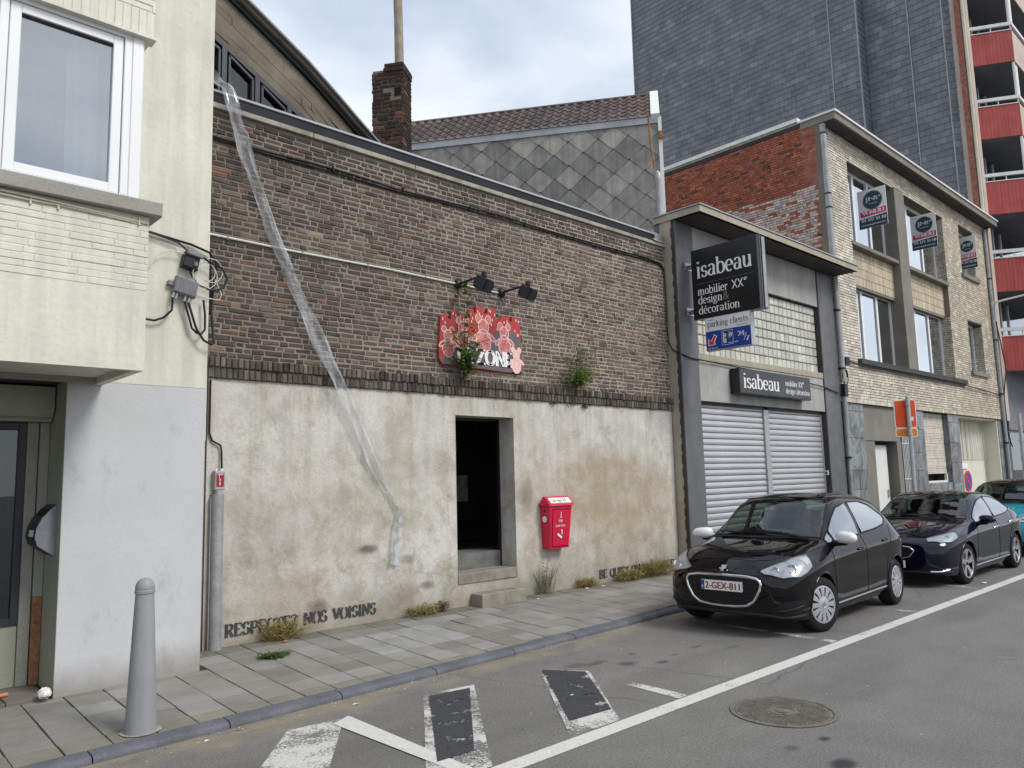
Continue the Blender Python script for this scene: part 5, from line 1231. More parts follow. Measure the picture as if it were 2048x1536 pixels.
# left flank: red brick, white-painted lower band
frw = SIDE(X0 - .005, 12.9, 0)
MB().box(X0 + .012, 8.02, 6.3, X0 + .35, 12.9, 10.56).build('flank_wall', 'grey_mortar', bb)
def rcol(u, v):
    y = 12.9 - u; b = lerp(srgb(168, 98, 74), srgb(142, 82, 66), random.random())
    g = random.random()
    if g < .12: b = srgb(176, 108, 80)
    elif g < .18: b = srgb(104, 72, 62)
    lim = 8.76 + .03 * math.sin(u * 3)
    if v < lim and y < 10.75 and y > 8.14:
        b = lerp(srgb(202, 188, 180), srgb(176, 156, 148), random.random())
        if random.random() < .16: b = srgb(164, 92, 72)
    return clampcol(b, random.gauss(1, .09))
pcs = courses(frw, 0, 4.85, 6.6, .0655, 60, [(.20, 4), (.10, 3)], .011, -.02, .0, rcol, .0025, .005, None, .004)
emit(pcs, 'brick', 'red_brick', bb, 300, 'bricks')
m = MB(); m.ob(frw, 0, 4.86, 10.44, 10.56, -.02, .012); m.build('flank_cap_bed', 'concrete', bb)
dp = thing('downpipe', (X0, 7.87, 3.6), 'pale grey downpipe at the corner of the red brick flank and the beige front', 'downpipe')
m = MB()
m.tube([(X0 + .02, 7.84, 10.30), (X0 + .03, 7.85, 10.1), (X0 + .03, 7.85, 10.05)], .06, 12); m.tube([(X0 + .03, 7.85, 10.05), (X0 + .03, 7.85, 6.65)], .072, 12); m.tube([(X0 + .05, 7.85, 6.45), (X0 + .06, 7.85, 3.9)], .072, 12); m.tube([(X0 + .06, 7.85, 3.7), (X0 + .06, 7.85, 2.1)], .06, 12); m.tube([(X0 + .06, 7.85, 2.1), (X0 + .06, 7.85, .1)], .05, 12)
m.build('pipe', 'zinc_pipe', dp, 50)
m = MB()
for z in (10.04, 8.5, 8.15, 5.6, 4.2, 2.1): m.lathe(Fr((X0 + .04, 7.85, z), (1, 0, 0), (0, 1, 0)), [(.082, 0), (.082, .04)], 14)
m.box(X0 - .02, 7.78, 3.55, X0 + .14, 7.88, 3.85); m.build('collar', 'black_metal', dp)
cw = thing('cable_coil', (X0 + .1, 7.85, 4.1), 'coil of black cable and box hanging beside the corner downpipe', 'cable')
m = MB(); m.tube([(X0 + .1 + .13 * math.cos(a * .45) + .004 * a, 7.82, 4.02 + .2 * math.sin(a * .45)) for a in range(22)], .012, 6); m.tube([(X0 + .1, 7.84, 4.4), (X0 + .5, 7.83, 4.42), (X0 + 1.2, 7.83, 4.38), (27.2, 7.83, 4.38), (X1 - .1, 7.83, 4.28)], .018, 6); m.build('cable', 'cable', cw, 40)
m = MB(); m.box(X0 + .2, 7.80, 4.33, X0 + .42, 7.88, 4.5); m.build('box', 'black_plastic', cw)
# ground floor: marble, door, bars, blind, garage gate
yb = 7.95; fG = FRONT(yb)
def slabs(a, c, z0, z1, f, rowh=.62, n1=.0):
    z = z0; r = 0
    while z < z1 - .02:
        h = min(rowh * random.uniform(.7, 1.25), z1 - z); u = a
        if z1 - (z + h) < .12: h = z1 - z
        while u < c - .02:
            L = random.uniform(.35, .7)
            if c - (u + L) < .15: L = c - u
            m = MB(); m.cbox(f, u + .002, u + L - .003, z + .002, z + h - .004, -.1, n1 + random.uniform(-.003, .003), .004, clampcol((1, 1, 1), random.uniform(.7, 1.25))); m.build('marble_slab', 'marble', bb); u += L
        z += h
slabs(X0 + .16, 19.40, .12, 3.435, fG); slabs(22.3, 23.42, .12, 3.435, fG); slabs(25.45, 26.36, .12, 3.435, fG); slabs(30.42, X1, .12, 3.435, fG); slabs(23.42, 25.45, .12, 1.40, fG, n1=-.02)
m = MB(); m.box(X0 + .1, 8.06, 0, X1, 8.08, 3.44)
mm = MB()
for (a, c) in ((X0 + .1, 19.4), (22.3, 23.42), (25.45, 26.36), (30.42, X1)): mm.box(a, 8.05, 0, c, 8.9, 3.44)
mm.box(23.42, 8.05, 0, 25.45, 8.9, 1.38); mm.build('ground_floor_wall', 'grey_mortar', bb)
m = MB(); m.box(19.4, 8.5, .1, 22.3, 8.55, 3.44); m.box(19.402, 7.98, 2.55, 21.7, 8.5, 3.43); m.box(21.45, 7.985, .1, 21.75, 8.5, 2.55); m.box(19.402, 8.0, .1, 20.05, 8.5, 2.55); m.build('porch', 'grey_render', bb)
m = MB(); m.cbox(FRONT(8.20), 20.2, 21.2, .12, 2.45, -.05, .03, .006); d_ = m.build('door', 'white_paint', bb)
m = MB(); m.ob(FRONT(8.17), 21.05, 21.09, 1.1, 1.3, 0, .05); m.build('handle', 'steel', d_)
for i in range(5): MB().tube([(21.85 + i * .1, 7.99, .2), (21.85 + i * .1, 7.99, 3.38)], .014, 6).build('window_bar', 'white_paint', bb)
for z in (.5, 1.55, 2.5): MB().tube([(21.78, 7.985, z), (22.3, 7.985, z)], .012, 6).build('window_bar', 'white_paint', bb)
MB().box(21.76, 8.2, .2, 22.3, 8.22, 3.43).build('barred_window', 'shop_glass', bb)
m = MB(); m.box(23.43, 8.42, 1.4, 25.5, 8.45, 3.44); m.build('window_back', 'dark_room', bb)
nn_ = 36
for i in range(nn_):
    z = 1.66 + i * (3.42 - 1.66) / nn_
    m = MB(); m.cbox(FRONT(8.10), 23.44, 25.42, z, z + .045 + random.uniform(-.003, .002), -.012, random.uniform(-.004, .006), .004, None, .002); m.build('blind_slat', 'blind_wood', bb)
m = MB(); m.ob(FRONT(8.1), 23.44, 25.42, 1.40, 1.46, -.05, .02); m.ob(FRONT(8.1), 25.32, 25.42, 1.46, 1.66, -.05, .02); m.build('lower_frame', 'white_paint', bb)
m = MB(); m.box(25.43, 7.97, 1.4, 25.449, 8.4, 3.43, (.8, .8, .8)); m.build('window_reveal', 'marble', bb)
# garage gate, set back
m = MB(); m.box(26.36, 8.42, .12, 30.42, 8.46, 2.0); m.box(27.9, 8.40, .12, 27.93, 8.42, 2.0); gt = m.build('garage_gate', 'gate_cream', bb)
m = MB(); m.box(30.35, 7.97, .1, 30.42, 8.5, 3.43); m.box(26.36, 7.97, .1, 26.42, 8.5, 3.43); m.box(26.36, 8.43, 2.0, 30.42, 8.46, 2.05); m.box(26.42, 8.0, 3.38, 30.35, 8.5, 3.43); m.build('gate_reveal', 'gate_cream', bb)
for i in range(10):
    x = 26.55 + i * .40; m = MB(); m.cbox(FRONT(8.44), x, x + .33, 2.06, 3.38, -.03, .02, .01); m.build('gate_panel', 'gate_cream', gt)
for i in range(18): MB().tube([(26.5 + i * .22, 8.38, 2.02), (26.5 + i * .22, 8.38, 3.36)], .014, 6).build('gate_bar', 'white_paint', gt)
MB().box(26.36, 8.5, 2.0, 30.42, 8.55, 3.44).build('gate_back', 'grey_render', bb)
ns = thing('no_parking_sign', (28.2, 8.42, 1.2), 'round blue and red no parking sign on the cream garage gate', 'sign')
fn = FRONT(8.40, 28.3, 1.38)
m = MB(); m.lathe(fn, [(.34, 0), (.34, .01)], 32); m.build('red_ring', 'sign_red', ns)
m = MB(); m.lathe(fn, [(.27, .0105), (.27, .012)], 32); m.build('blue_disc', 'sign_blue', ns)
m = MB(); m.prism(fn, [(-.21, .15), (-.15, .21), (.21, -.15), (.15, -.21)], .0125, .014); m.build('red_bar', 'sign_red', ns)
sq = thing('small_notice', (26.9, 8.42, 1.35), 'small dark blue notice on the left leaf of the garage gate', 'sign')
MB().ob(FRONT(8.41, 26.8, 1.30), 0, .26, 0, .3, 0, .01).build('panel', 'sign_blue', sq); MB().ob(FRONT(8.40, 26.8, 1.30), .06, .18, .06, .16, .0015, .003).build('print', 'white_print', sq)
sq = thing('small_notice', (27.9, 8.42, 1.8), 'white notice plate near the top of the garage gate', 'sign'); MB().ob(FRONT(8.39, 27.75, 1.78), 0, .55, 0, .18, 0, .01).build('panel', 'white_print', sq)
# estate agent boards
def board(x, y0, y1, z0, z1, lab):
    t = thing('estate_agent_board', (x, y1, z0), lab, 'sign', 'sold boards in the windows of the beige building')
    f = SIDE(x, y1, z0); w_ = y1 - y0; h = z1 - z0
    m = MB(); m.ob(f, 0, w_, 0, h, -.02, 0); m.build('panel', 'sign_white', t)
    m = MB(); m.prism(f, [(0, 0), (w_, .0), (w_, h * .30), (0, h * .24)], .0005, .003); m.build('blue_band', 'sign_petrol', t)
    m = MB(); m.lathe(Fr(f.p(w_ * .53, h * .70, .0), f.u, f.v, f.n), [(.355 * w_, .001), (.355 * w_, .004)], 28); m.build('gold_ring', 'sign_gold', t)
    m = MB(); m.lathe(Fr(f.p(w_ * .53, h * .70, .0), f.u, f.v, f.n), [(.33 * w_, .0045), (.33 * w_, .006)], 28); m.build('disc', 'sign_petrol', t)
    m = MB(); m.prism(f, [(w_ * .07, h * .30), (w_ * .98, h * .33), (w_ * .98, h * .47), (w_ * .07, h * .44)], .0035, .006); m.build('sold_strip', 'sign_pink', t)
    m = MB(); 
    for (tx, a, c, e, g, nn2, bo_) in (('JNP', .27, .655, .54, .14, .009, .007), ('VENDU', .14, .345, .76, .10, .009, .009), ('04 377 33 10', .10, .165, .85, .078, .006, .005), ('www.jnpimmo.be', .08, .05, .84, .055, .006, .003), ('IMMOBILIERE', .36, .60, .34, .025, .009, 0)):
        m = MB(); sans(m, tx, f, w_ * a, h * c, w_ * e, h * g, nn2, bo_); m.build('lettering', 'white_print', t)
board(20.3, 7.31, 8.03, 8.10, 9.13, 'grey and pink estate agent board in the left upper window, nearest the red brick flank')
board(24.0, 7.33, 8.02, 8.22, 9.25, 'grey and pink estate agent board in the middle upper window, right of the concrete column')
board(28.65, 7.60, 8.16, 8.46, 9.55, 'grey and pink estate agent board in the small upper window, partly hidden by the wall')

# ================================================================== SLATE-CLAD TOWER WITH RED BALCONIES
tw_ = thing('apartment_tower', (30.9, 7.9, 0), 'tall apartment tower with dark slate flank and red balconies at the right edge', 'building')
XT = 30.86
m = MB(); m.box(XT + .02, 9.4, 0, 60, 22.4, 32); m.box(XT + .02, 8.6, 0, 31.3, 9.4, 32); m.box(30.22, 11.4, 8, XT + .02, 22.4, 32); m.build('core', 'dark_stucco', tw_)
def scol(u, v):
    b = lerp(srgb(121, 124, 131), srgb(108, 111, 119), random.random())
    if random.random() < .05: b = srgb(130, 133, 138)
    return clampcol(b, random.gauss(1, .05) * (1 + .10 * nz(u * .5, v * .25, 2)))
pcs = []
def slates(fr, u0, u1, v0, v1, w=.36, h=.255):
    r = 0; v = v0
    while v < v1:
        u = u0 - (w / 2 if r % 2 else 0)
        while u < u1:
            a, c = max(u, u0) + .004, min(u + w, u1) - .004
            if c - a > .03:
                m = MB(); n0 = random.uniform(0, .003)
                P = [fr.p(a, v, 0), fr.p(c, v, 0), fr.p(a, v + .004, .018 + n0), fr.p(c, v + .004, .018 + n0), fr.p(c, v + h + .01, .003), fr.p(a, v + h + .01, .003)]
                m.add(P, [(0, 1, 3, 2), (2, 3, 4, 5), (0, 2, 5), (1, 4, 3)], scol(u, v)); pcs.append(m)
            u += w
        v += h; r += 1
slates(SIDE(30.20, 22.4, 0), 0, 22.4 - 12.52, 10.2, 27.5); slates(SIDE(30.20, 12.49, 0), 0, 12.49 - 11.42, 9.0, 22)
slates(SIDE(XT, 11.38, 0), 0, 11.38 - 9.75, 9.0, 21.5); slates(SIDE(XT, 9.71, 0), 0, 9.71 - 8.55, 9.0, 20.5)
slates(FRONT(11.40, 30.22, 0), 0, XT - 30.22, 9.0, 22, .16); 
slates(Fr((XT, 8.53, 0), (.35, -.42, 0), (0, 0, 1)), 0, .33, 9.0, 20.5, .17); slates(Fr((XT + .21, 8.28, 0), (.5, -.4, 0), (0, 0, 1)), 0, .36, 9.0, 20.5, .19)
emit(pcs, 'slate', 'slate', tw_, 300, 'slates')
m = MB()
for (x, y) in ((30.18, 12.505), (30.18, 11.41), (XT - .02, 9.73), (XT - .02, 8.54), (30.16, 22.42)): m.box(x - .03, y - .018, 9, x + .05, y + .018, 30)
m.build('metal_seam', 'zinc', tw_)
pcs = courses(SIDE(30.90, 8.14, 0), 0, .19, 9.6, .0655, 180, [(.20, 1), (.10, 1)], .011, -.03, .0, lambda u, v: clampcol(srgb(166, 106, 90), random.gauss(1, .1)), .002, .004)
j = MB()
for p in pcs: j.add(p.v, p.f); j.c += p.c
tag(j.build('brick_edge', 'red_brick', tw_), kind='stuff')
MB().box(30.912, 7.955, 3.4, 31.02, 8.14, 28).build('brick_edge_bed', 'mortar', tw_)
m = MB(); m.cbox(FRONT(7.80), 31.02, 31.36, 3.4, 28, -.6, .0, .01); m.build('corner_pier', 'pink_concrete', tw_)
m = MB(); m.tube([(30.93, 7.86, 28), (30.93, 7.86, 10.6)], .06, 10); m.build('downpipe', 'cream_pipe', tw_, 50)
BL = Vector((31.38, 7.82, 0)); BR = Vector((32.10, 6.65, 0)); du = (BR - BL).normalized(); fbal = Fr((31.38, 7.82, 0), du, (0, 0, 1))
if fbal.n.x > 0: fbal.n = -fbal.n
LB = (BR - BL).length
for k, zt in enumerate((20.71, 17.86, 15.0, 12.13, 9.26, 6.41)):
    m = MB(); uu = .0
    while uu < LB - .01:
        m.cbox(fbal, uu, min(uu + .118, LB), zt - 1.22, zt, -.08, .004 * random.random(), .004); uu += .12
    bal = m.build('balcony', 'balcony_red', tw_)
    m = MB(); fr2 = Fr(fbal.p(LB, 0, 0), (1, 0, 0), (0, 0, 1), (0, -1, 0)); m.ob(fr2, 0.005, 6, zt - 1.22, zt, -.08, 0); m.build('balcony_front', 'pink_concrete', bal)
    m = MB(); m.ob(fbal, -.02, LB + .02, zt + .20, zt + .32, -.07, .02); m.ob(fr2, .02, 6, zt + .20, zt + .32, -.06, .02); m.ob(fbal, -.02, LB, zt + .005, zt + .035, -.08, .025)
    for u in (.0, LB * .5, LB - .04): m.ob(fbal, u, u + .03, zt + .03, zt + .2, -.05, -.02)
    m.build('handrail', 'white_paint', bal)
    m = MB(); m.add([(31.38, 7.84, zt - 1.23), (32.1, 6.67, zt - 1.23), (38, 6.67, zt - 1.23), (38, 9, zt - 1.23), (31.38, 9, zt - 1.23)], [(0, 1, 2, 3, 4)]); m.build('floor_slab', 'soffit', bal)
    # glazed front behind the balcony
    f3 = FRONT(8.22); m = MB()
    for u in (31.45, 32.0, 32.15, 33.2, 34.2): m.ob(f3, u, u + .09, zt - 1.2, zt + 1.6, -.05, .02)
    g_ = m.build('balcony_window', 'white_paint', tw_)
    MB().ob(f3, 31.38, 38, zt - 1.2, zt + 1.6, -.03, -.02).build('pane', 'window_glass', g_)
    MB().ob(FRONT(8.9), 31.3, 38, zt - 1.2, zt + 1.6, -.03, -.02).build('dark_behind', 'soffit', g_)
    m = MB(); m.grid([[(31.9 + i * .07, 8.36 + .035 * math.sin(i * 1.7 + k), z) for i in range(40)] for z in (zt - 1.1, zt + 1.55)]); m.build('curtain', 'curtain', g_, 60)
    m = MB(); m.ob(fbal, LB - .05, LB, zt + .33, zt + 1.62, -.1, -.02); m.ob(fr2, .0, .5, zt + .33, zt + 1.62, -.1, -.05); m.build('balcony_screen', 'white_paint', bal)
m = MB(); m.box(31.36, 7.9, 0, 40, 8.1, 3.1); m.box(31.36, 7.85, 3.1, 40, 8.2, 5.2); m.build('shop_band', 'soffit', tw_)
m = MB(); m.box(31.45, 7.88, .3, 38, 7.895, 3.0); m.build('shop_window', 'shop_glass', tw_)
m = MB(); m.ob(FRONT(7.845, 33.5, 3.65), 0, .6, 0, .35, 0, .01); m.build('yellow_plate', 'sign_yellow', tw_)
# cables and downpipe between the two buildings
dp = thing('downpipe', (30.85, 7.85, 1.2), 'grey downpipe between the beige building and the tower', 'downpipe')
m = MB(); m.tube([(30.70, 7.84, 10.2), (30.72, 7.83, 5.0), (30.74, 7.82, 1.2)], .06, 10); m.build('pipe', 'zinc_pipe', dp, 50)
m = MB()
for z in (8.4, 6.2, 4.3, 2.6, 1.2): m.lathe(Fr((30.72, 7.83, z), (1, 0, 0), (0, 1, 0)), [(.08, 0), (.08, .05)], 12)
m.build('collar', 'black_metal', dp)
wl = thing('street_light_arm', (30.75, 7.85, 7.0), 'thin white lamp arm bracketed from the corner of the beige building', 'street light')
m = MB(); m.tube([(30.76, 7.8, 7.55), (30.8, 7.5, 7.6), (30.9, 6.55, 7.72), (30.92, 6.5, 7.8), (30.92, 6.5, 8.05)], .035, 8); m.build('arm', 'white_paint', wl, 50)
m = MB(); m.box(30.72, 7.76, 6.9, 30.84, 7.87, 7.5); m.build('bracket', 'silver_paint', wl)
m = MB(); m.prism(Fr((30.92, 6.5, 8.0), (.3, -1, 0), (0, 0, 1)), [(-.1, 0), (.9, .12), (.9, .3), (-.1, .14)], -.1, .1); m.build('lamp_head', 'white_paint', wl)
wc = thing('hanging_cable', (30.9, 7.8, 3), 'black cable looping down between the beige building and the tower', 'cable')
m = MB(); m.tube([(30.8, 7.8, 7.0), (31.0, 7.76, 6.2), (31.25, 7.74, 5.2), (30.95, 7.76, 4.6), (30.85, 7.8, 4.2), (30.88, 7.78, 3.0), (31.05, 7.77, 2.6), (31.3, 7.8, 2.5)], .02, 6); m.build('cable', 'cable', wc, 40)
# ================================================================== CARS
def pchip(xs, ys, x):
    xs = np.asarray(xs, float); ys = np.asarray(ys, float); h = np.diff(xs); d = np.diff(ys) / h
    m = np.zeros(len(xs)); m[0] = d[0]; m[-1] = d[-1]
    for i in range(1, len(xs) - 1):
        if d[i - 1] * d[i] > 0:
            w1, w2 = 2 * h[i] + h[i - 1], h[i] + 2 * h[i - 1]; m[i] = (w1 + w2) / (w1 / d[i - 1] + w2 / d[i])
    i = np.clip(np.searchsorted(xs, x) - 1, 0, len(h) - 1); t = (x - xs[i]) / h[i]
    return ys[i] * (1 + 2 * t) * (1 - t) ** 2 + h[i] * m[i] * t * (1 - t) ** 2 + ys[i + 1] * t * t * (3 - 2 * t) + h[i] * m[i + 1] * t * t * (t - 1)
def inpoly(p, poly):
    c = False; n = len(poly)
    for i in range(n):
        (a, b), (d, e) = poly[i], poly[i - 1]
        if (b > p[1]) != (e > p[1]) and p[0] < (d - a) * (p[1] - b) / (e - b) + a: c = not c
    return c
def resam(P, n):
    P = [np.array(p, float) for p in P]; d = [0]
    for a, b in zip(P, P[1:]): d.append(d[-1] + np.linalg.norm(b - a))
    return [tuple(float(np.interp(t, d, [p[k] for p in P])) for k in range(len(P[0]))) for t in np.linspace(0, d[-1], n)]

def car(name, label, x0, yc, L, secs, cf, group='cars parked along the kerb'):
    root = thing(name, (x0 + L / 2, yc, 0), label, 'car', group)
    us = sorted(secs); K = np.array([secs[u] for u in us], float)          # nk, 9, 2
    U = np.unique(np.concatenate([np.linspace(0, .3, 16), np.linspace(.3, L - .35, int((L - .65) / .035)), np.linspace(L - .35, L, 14)]))
    nj = 53; T = np.linspace(0, 8, nj); G_ = np.zeros((len(U), nj, 2))
    for i, u in enumerate(U):
        sec = np.array([[pchip(us, K[:, j, c], u) for c in (0, 1)] for j in range(9)])
        for c in (0, 1): G_[i, :, c] = [pchip(range(9), sec[:, c], t) for t in T]
    loc = lambda u, v, z: Vector((u - L / 2, -v, z))
    V = []; F = []; nn = 2 * nj - 1
    for i, u in enumerate(U):
        for j in range(nj): V.append(loc(u, G_[i, j, 0], G_[i, j, 1]))
        for j in range(nj - 2, -1, -1): V.append(loc(u, -G_[i, j, 0], G_[i, j, 1]))
    for i in range(len(U) - 1):
        for j in range(nn - 1): F.append((i * nn + j, i * nn + j + 1, (i + 1) * nn + j + 1, (i + 1) * nn + j))
    def cap(i, bulge, flip):
        q = 15; b = len(V)
        for j in range(nj - 1):
            for k in range(q):
                s = -1 + 2 * k / (q - 1); V.append(loc(U[i] + bulge * (1 - s * s), G_[i, j, 0] * s, G_[i, j, 1]))
        for j in range(nj - 2):
            for k in range(q - 1):
                f = (b + j * q + k, b + j * q + k + 1, b + (j + 1) * q + k + 1, b + (j + 1) * q + k); F.append(f if flip else f[::-1])
        top = i * nn + nj - 1; r = b + (nj - 2) * q
        for k in range(q - 1): F.append((r + k, r + k + 1, top))
    cap(0, -cf.get('bulge', .035), False); cap(len(U) - 1, .03, True)
    bvh = BVHTree.FromPolygons([tuple(v) for v in V], F)
    cen = loc(L / 2, 0, .7)
    def fix(h, d):
        p, n = h[0], h[1]
        if n.dot(d) > 0: n = -n
        return p, n
    def side(u, z, s=1, off=0):
        o = loc(u, 2 * s, z); d = Vector((0, s, 0)); h = bvh.ray_cast(o, d)
        if h[0] is None: h = bvh.find_nearest(loc(u, .8 * s, z))
        p, n = fix(h, d); return p + n * off
    def top(u, v, off=0):
        h = bvh.ray_cast(loc(u, v, 3), Vector((0, 0, -1)))
        if h[0] is None: h = bvh.find_nearest(loc(u, v, 1))
        p, n = fix(h, Vector((0, 0, -1))); return p + n * off
    def front(v, z, off=0):
        h = bvh.ray_cast(loc(-2, v, z), Vector((1, 0, 0)))
        if h[0] is None: h = bvh.find_nearest(loc(0, v, z))
        p, n = fix(h, Vector((1, 0, 0))); return p + n * off
    def near(u, v, z, off=0):
        q = loc(u, v, z); h = bvh.find_nearest(q); p, n = fix(h, cen - q); return p + n * off
    def patch(A, B, n, m, snap, off):
        A = resam(A, n); B = resam(B, n)
        return [[snap(*[a + (b - a) * k / (m - 1) for a, b in zip(pa, pb)], off=off) for pa, pb in zip(A, B)] for k in range(m)]
    def part(rows, nm, mat, par=root, smooth=50):
        m = MB(); m.grid(rows); return m.build(nm, mat, par, smooth, rebase=False)
    # ---- cut-outs
    cuts = []
    for w_ in cf['side_windows']: cuts.append([p for p in w_[0]] + [p for p in w_[1]][::-1])
    ws = cf['windscreen']; wpoly = [(u, v) for u, v in ws[0]] + [(u, v) for u, v in ws[1]][::-1]
    rw = cf['rear_screen']; rpoly = [(u, v) for u, v in rw[0]] + [(u, v) for u, v in rw[1]][::-1]
    ax = cf['axles']; RA = cf['arch']; keep = []; edge = set(); gone = set()
    for f in F:
        c = sum((V[i] for i in f), Vector()) / len(f); u, v, z = c.x + L / 2, -c.y, c.z
        kill = False
        if abs(v) > .5:
            for a in ax:
                if math.hypot(u - a, z - cf['wr']) < RA: kill = True; gone.update(f)
            if not kill and z > .85:
                for pl_ in cuts:
                    if all(inpoly((V[i].x + L / 2, V[i].z), pl_) for i in f): kill = True; break
        if not kill and z > .85:
            for pl_ in (wpoly, rpoly):
                if all(inpoly((V[i].x + L / 2, -V[i].y), pl_) for i in f): kill = True; break
        if not kill: keep.append(f)
    kv = {i for f in keep for i in f}
    for i in gone & kv:
        p = V[i]; u, z = p.x + L / 2, p.z; a = min(ax, key=lambda q: abs(q - u)); d = math.hypot(u - a, z - cf['wr'])
        if d > .01 and abs(d - RA) < .07 and z > .22: V[i] = Vector((a + (u - a) * RA / d - L / 2, p.y, cf['wr'] + (z - cf['wr']) * RA / d))
    idx = {}; nv = []; pos = {}
    for f in keep:
        for i in f:
            if i not in idx:
                kk = tuple(round(q, 4) for q in V[i])
                if kk not in pos: pos[kk] = len(nv); nv.append(V[i])
                idx[i] = pos[kk]
    keep = [f for f in keep if len({idx[i] for i in f}) == len(f)]
    m = MB(); m.add(nv, [tuple(idx[i] for i in f) for f in keep]); body = m.build('body', cf['paint'], root, 88, rebase=False)
    if cf.get('roof_paint'):
        body.data.materials.append(MT[cf['roof_paint']])
        for p in body.data.polygons:
            if p.center.z > cf['roof_z']: p.material_index = 1
    # ---- floor, arches
    m = MB(); m.box(.35 - L / 2, -.66, .17, L - .3 - L / 2, .66, .32)
    m.build('underbody', 'arch_black', root, rebase=False)
    for a in ax:
        for s in (1, -1):
            rows = []; m = MB()
            for k in range(15):
                g = math.radians(-12 + 204 * k / 14); p = (a + RA * math.cos(g), cf['wr'] + RA * math.sin(g))
                rows.append([loc(p[0], s * .5, p[1]), loc(p[0], s * .80, p[1])])
            m.grid(rows); b = len(m.v)
            m.add([loc(a, s * .5, cf['wr'])] + [loc(a + RA * math.cos(math.radians(-12 + 204 * k / 14)), s * .5, cf['wr'] + RA * math.sin(math.radians(-12 + 204 * k / 14))) for k in range(15)], [(0, k, k + 1) for k in range(1, 15)]); m.build('wheel_arch', 'arch_black', root, rebase=False)
    for a in ax:
        for s in (1, -1):
            m = MB(); m.tube([side(a + (RA + .006) * math.cos(g), cf['wr'] + (RA + .006) * math.sin(g), s, .001) for g in [math.radians(-6 + 192 * k / 26) for k in range(27)]], .011, 6); m.build('arch_lip', cf.get('lip', cf['paint']), root, 60, rebase=False)
    # ---- glass
    part(patch(ws[0], ws[1], 25, 13, top, .006), 'windscreen', 'car_glass'); part(patch(rw[0], rw[1], 21, 9, top, .006), 'rear_screen', 'car_side_glass')
    m = MB()
    loop = resam(list(ws[0]), 25) + resam(list(ws[1])[::-1], 25); m.tube([top(*p, off=.004) for p in loop] + [top(*loop[0], off=.004)], .011, 6); m.build('screen_seal', 'trim_black', root, 60, rebase=False)
    for w_ in cf['side_windows']:
        for s in (1, -1):
            sn = lambda u, z, off=0, s=s: side(u, z, s, off)
            g = part(patch(w_[0], w_[1], 15, 7, sn, .005), 'side_window', 'car_side_glass')
            m = MB(); loop = resam(list(w_[0]), 14) + resam(list(w_[1])[::-1], 14); m.tube([sn(*p, off=.003) for p in loop] + [sn(*loop[0], off=.003)], .010, 6); m.build('window_seal', 'trim_black', g, 60, rebase=False)
    # ---- cabin
    cu = cf['seat_u']
    m = MB(); m.box(.9 - L / 2, -.72, .30, L - .5 - L / 2, .72, .42); m.build('cabin_floor', 'interior', root, rebase=False)
    m = MB(); du_ = cf['dash_u']
    m.grid([[loc(du_ - .12 + .05 * abs(v), v, cf['dash_z'] - .03) for v in (-.68, -.4, 0, .4, .68)], [loc(du_ + .12, v, cf['dash_z']) for v in (-.68, -.4, 0, .4, .68)], [loc(du_ + .22, v, cf['dash_z'] - .1) for v in (-.68, -.4, 0, .4, .68)], [loc(du_ + .24, v, .45) for v in (-.68, -.4, 0, .4, .68)]]); m.build('dashboard', 'interior', root, 40, rebase=False)
    for s in (.36, -.36):
        m = MB(); f_ = Fr(loc(cu, s, .48), (0, -1, 0), (.22, 0, 1)); m.prism(f_, [(-.24, 0), (.24, 0), (.25, .35), (.19, .58), (-.19, .58), (-.25, .35)], -.06, .07); m.prism(Fr(loc(cu - .5, s, .48), (1, 0, 0), (0, -1, 0)), [(0, -.24), (.5, -.24), (.5, .24), (0, .24)], -.06, .06); st_ = m.build('seat', 'seat_cloth', root, 40, rebase=False)
        m = MB(); m.prism(f_, [(-.12, .60), (.12, .60), (.13, .70), (.09, .77), (-.09, .77), (-.13, .70)], -.045, .055); m.build('headrest', 'seat_cloth', st_, 40, rebase=False)
    m = MB(); f_ = Fr(loc(cu + .85, 0, .5), (0, -1, 0), (.25, 0, 1)); m.prism(f_, [(-.62, 0), (.62, 0), (.6, .5), (-.6, .5)], -.06, .07)
    for s in (-.36, .36): m.prism(f_, [(s - .11, .5), (s + .11, .5), (s + .1, .64), (s - .1, .64)], -.04, .04)
    m.build('rear_seat', 'seat_cloth', root, 40, rebase=False)
    m = MB(); c0 = loc(du_ + .34, .36, cf['dash_z'] + .0); a1 = Vector((0, 1, 0)); a2 = Vector((.5, 0, .87))
    m.tube([c0 + (a1 * math.cos(t) + a2 * math.sin(t)) * .17 for t in np.linspace(0, 2 * math.pi, 22)], .014, 8); m.tube([c0 - a1 * .16, c0 + a1 * .16], .02, 6); m.build('steering_wheel', 'black_plastic', root, 60, rebase=False)
    m = MB(); p = top(ws[0][len(ws[0]) // 2][0] - .06, 0, -.06); m.box(p.x - .02, -.11, p.z - .07, p.x + .02, .11, p.z - .005); m.build('rear_view_mirror', 'black_plastic', root, rebase=False)
    # ---- wheels
    wr = cf['wr']; tw2 = .098
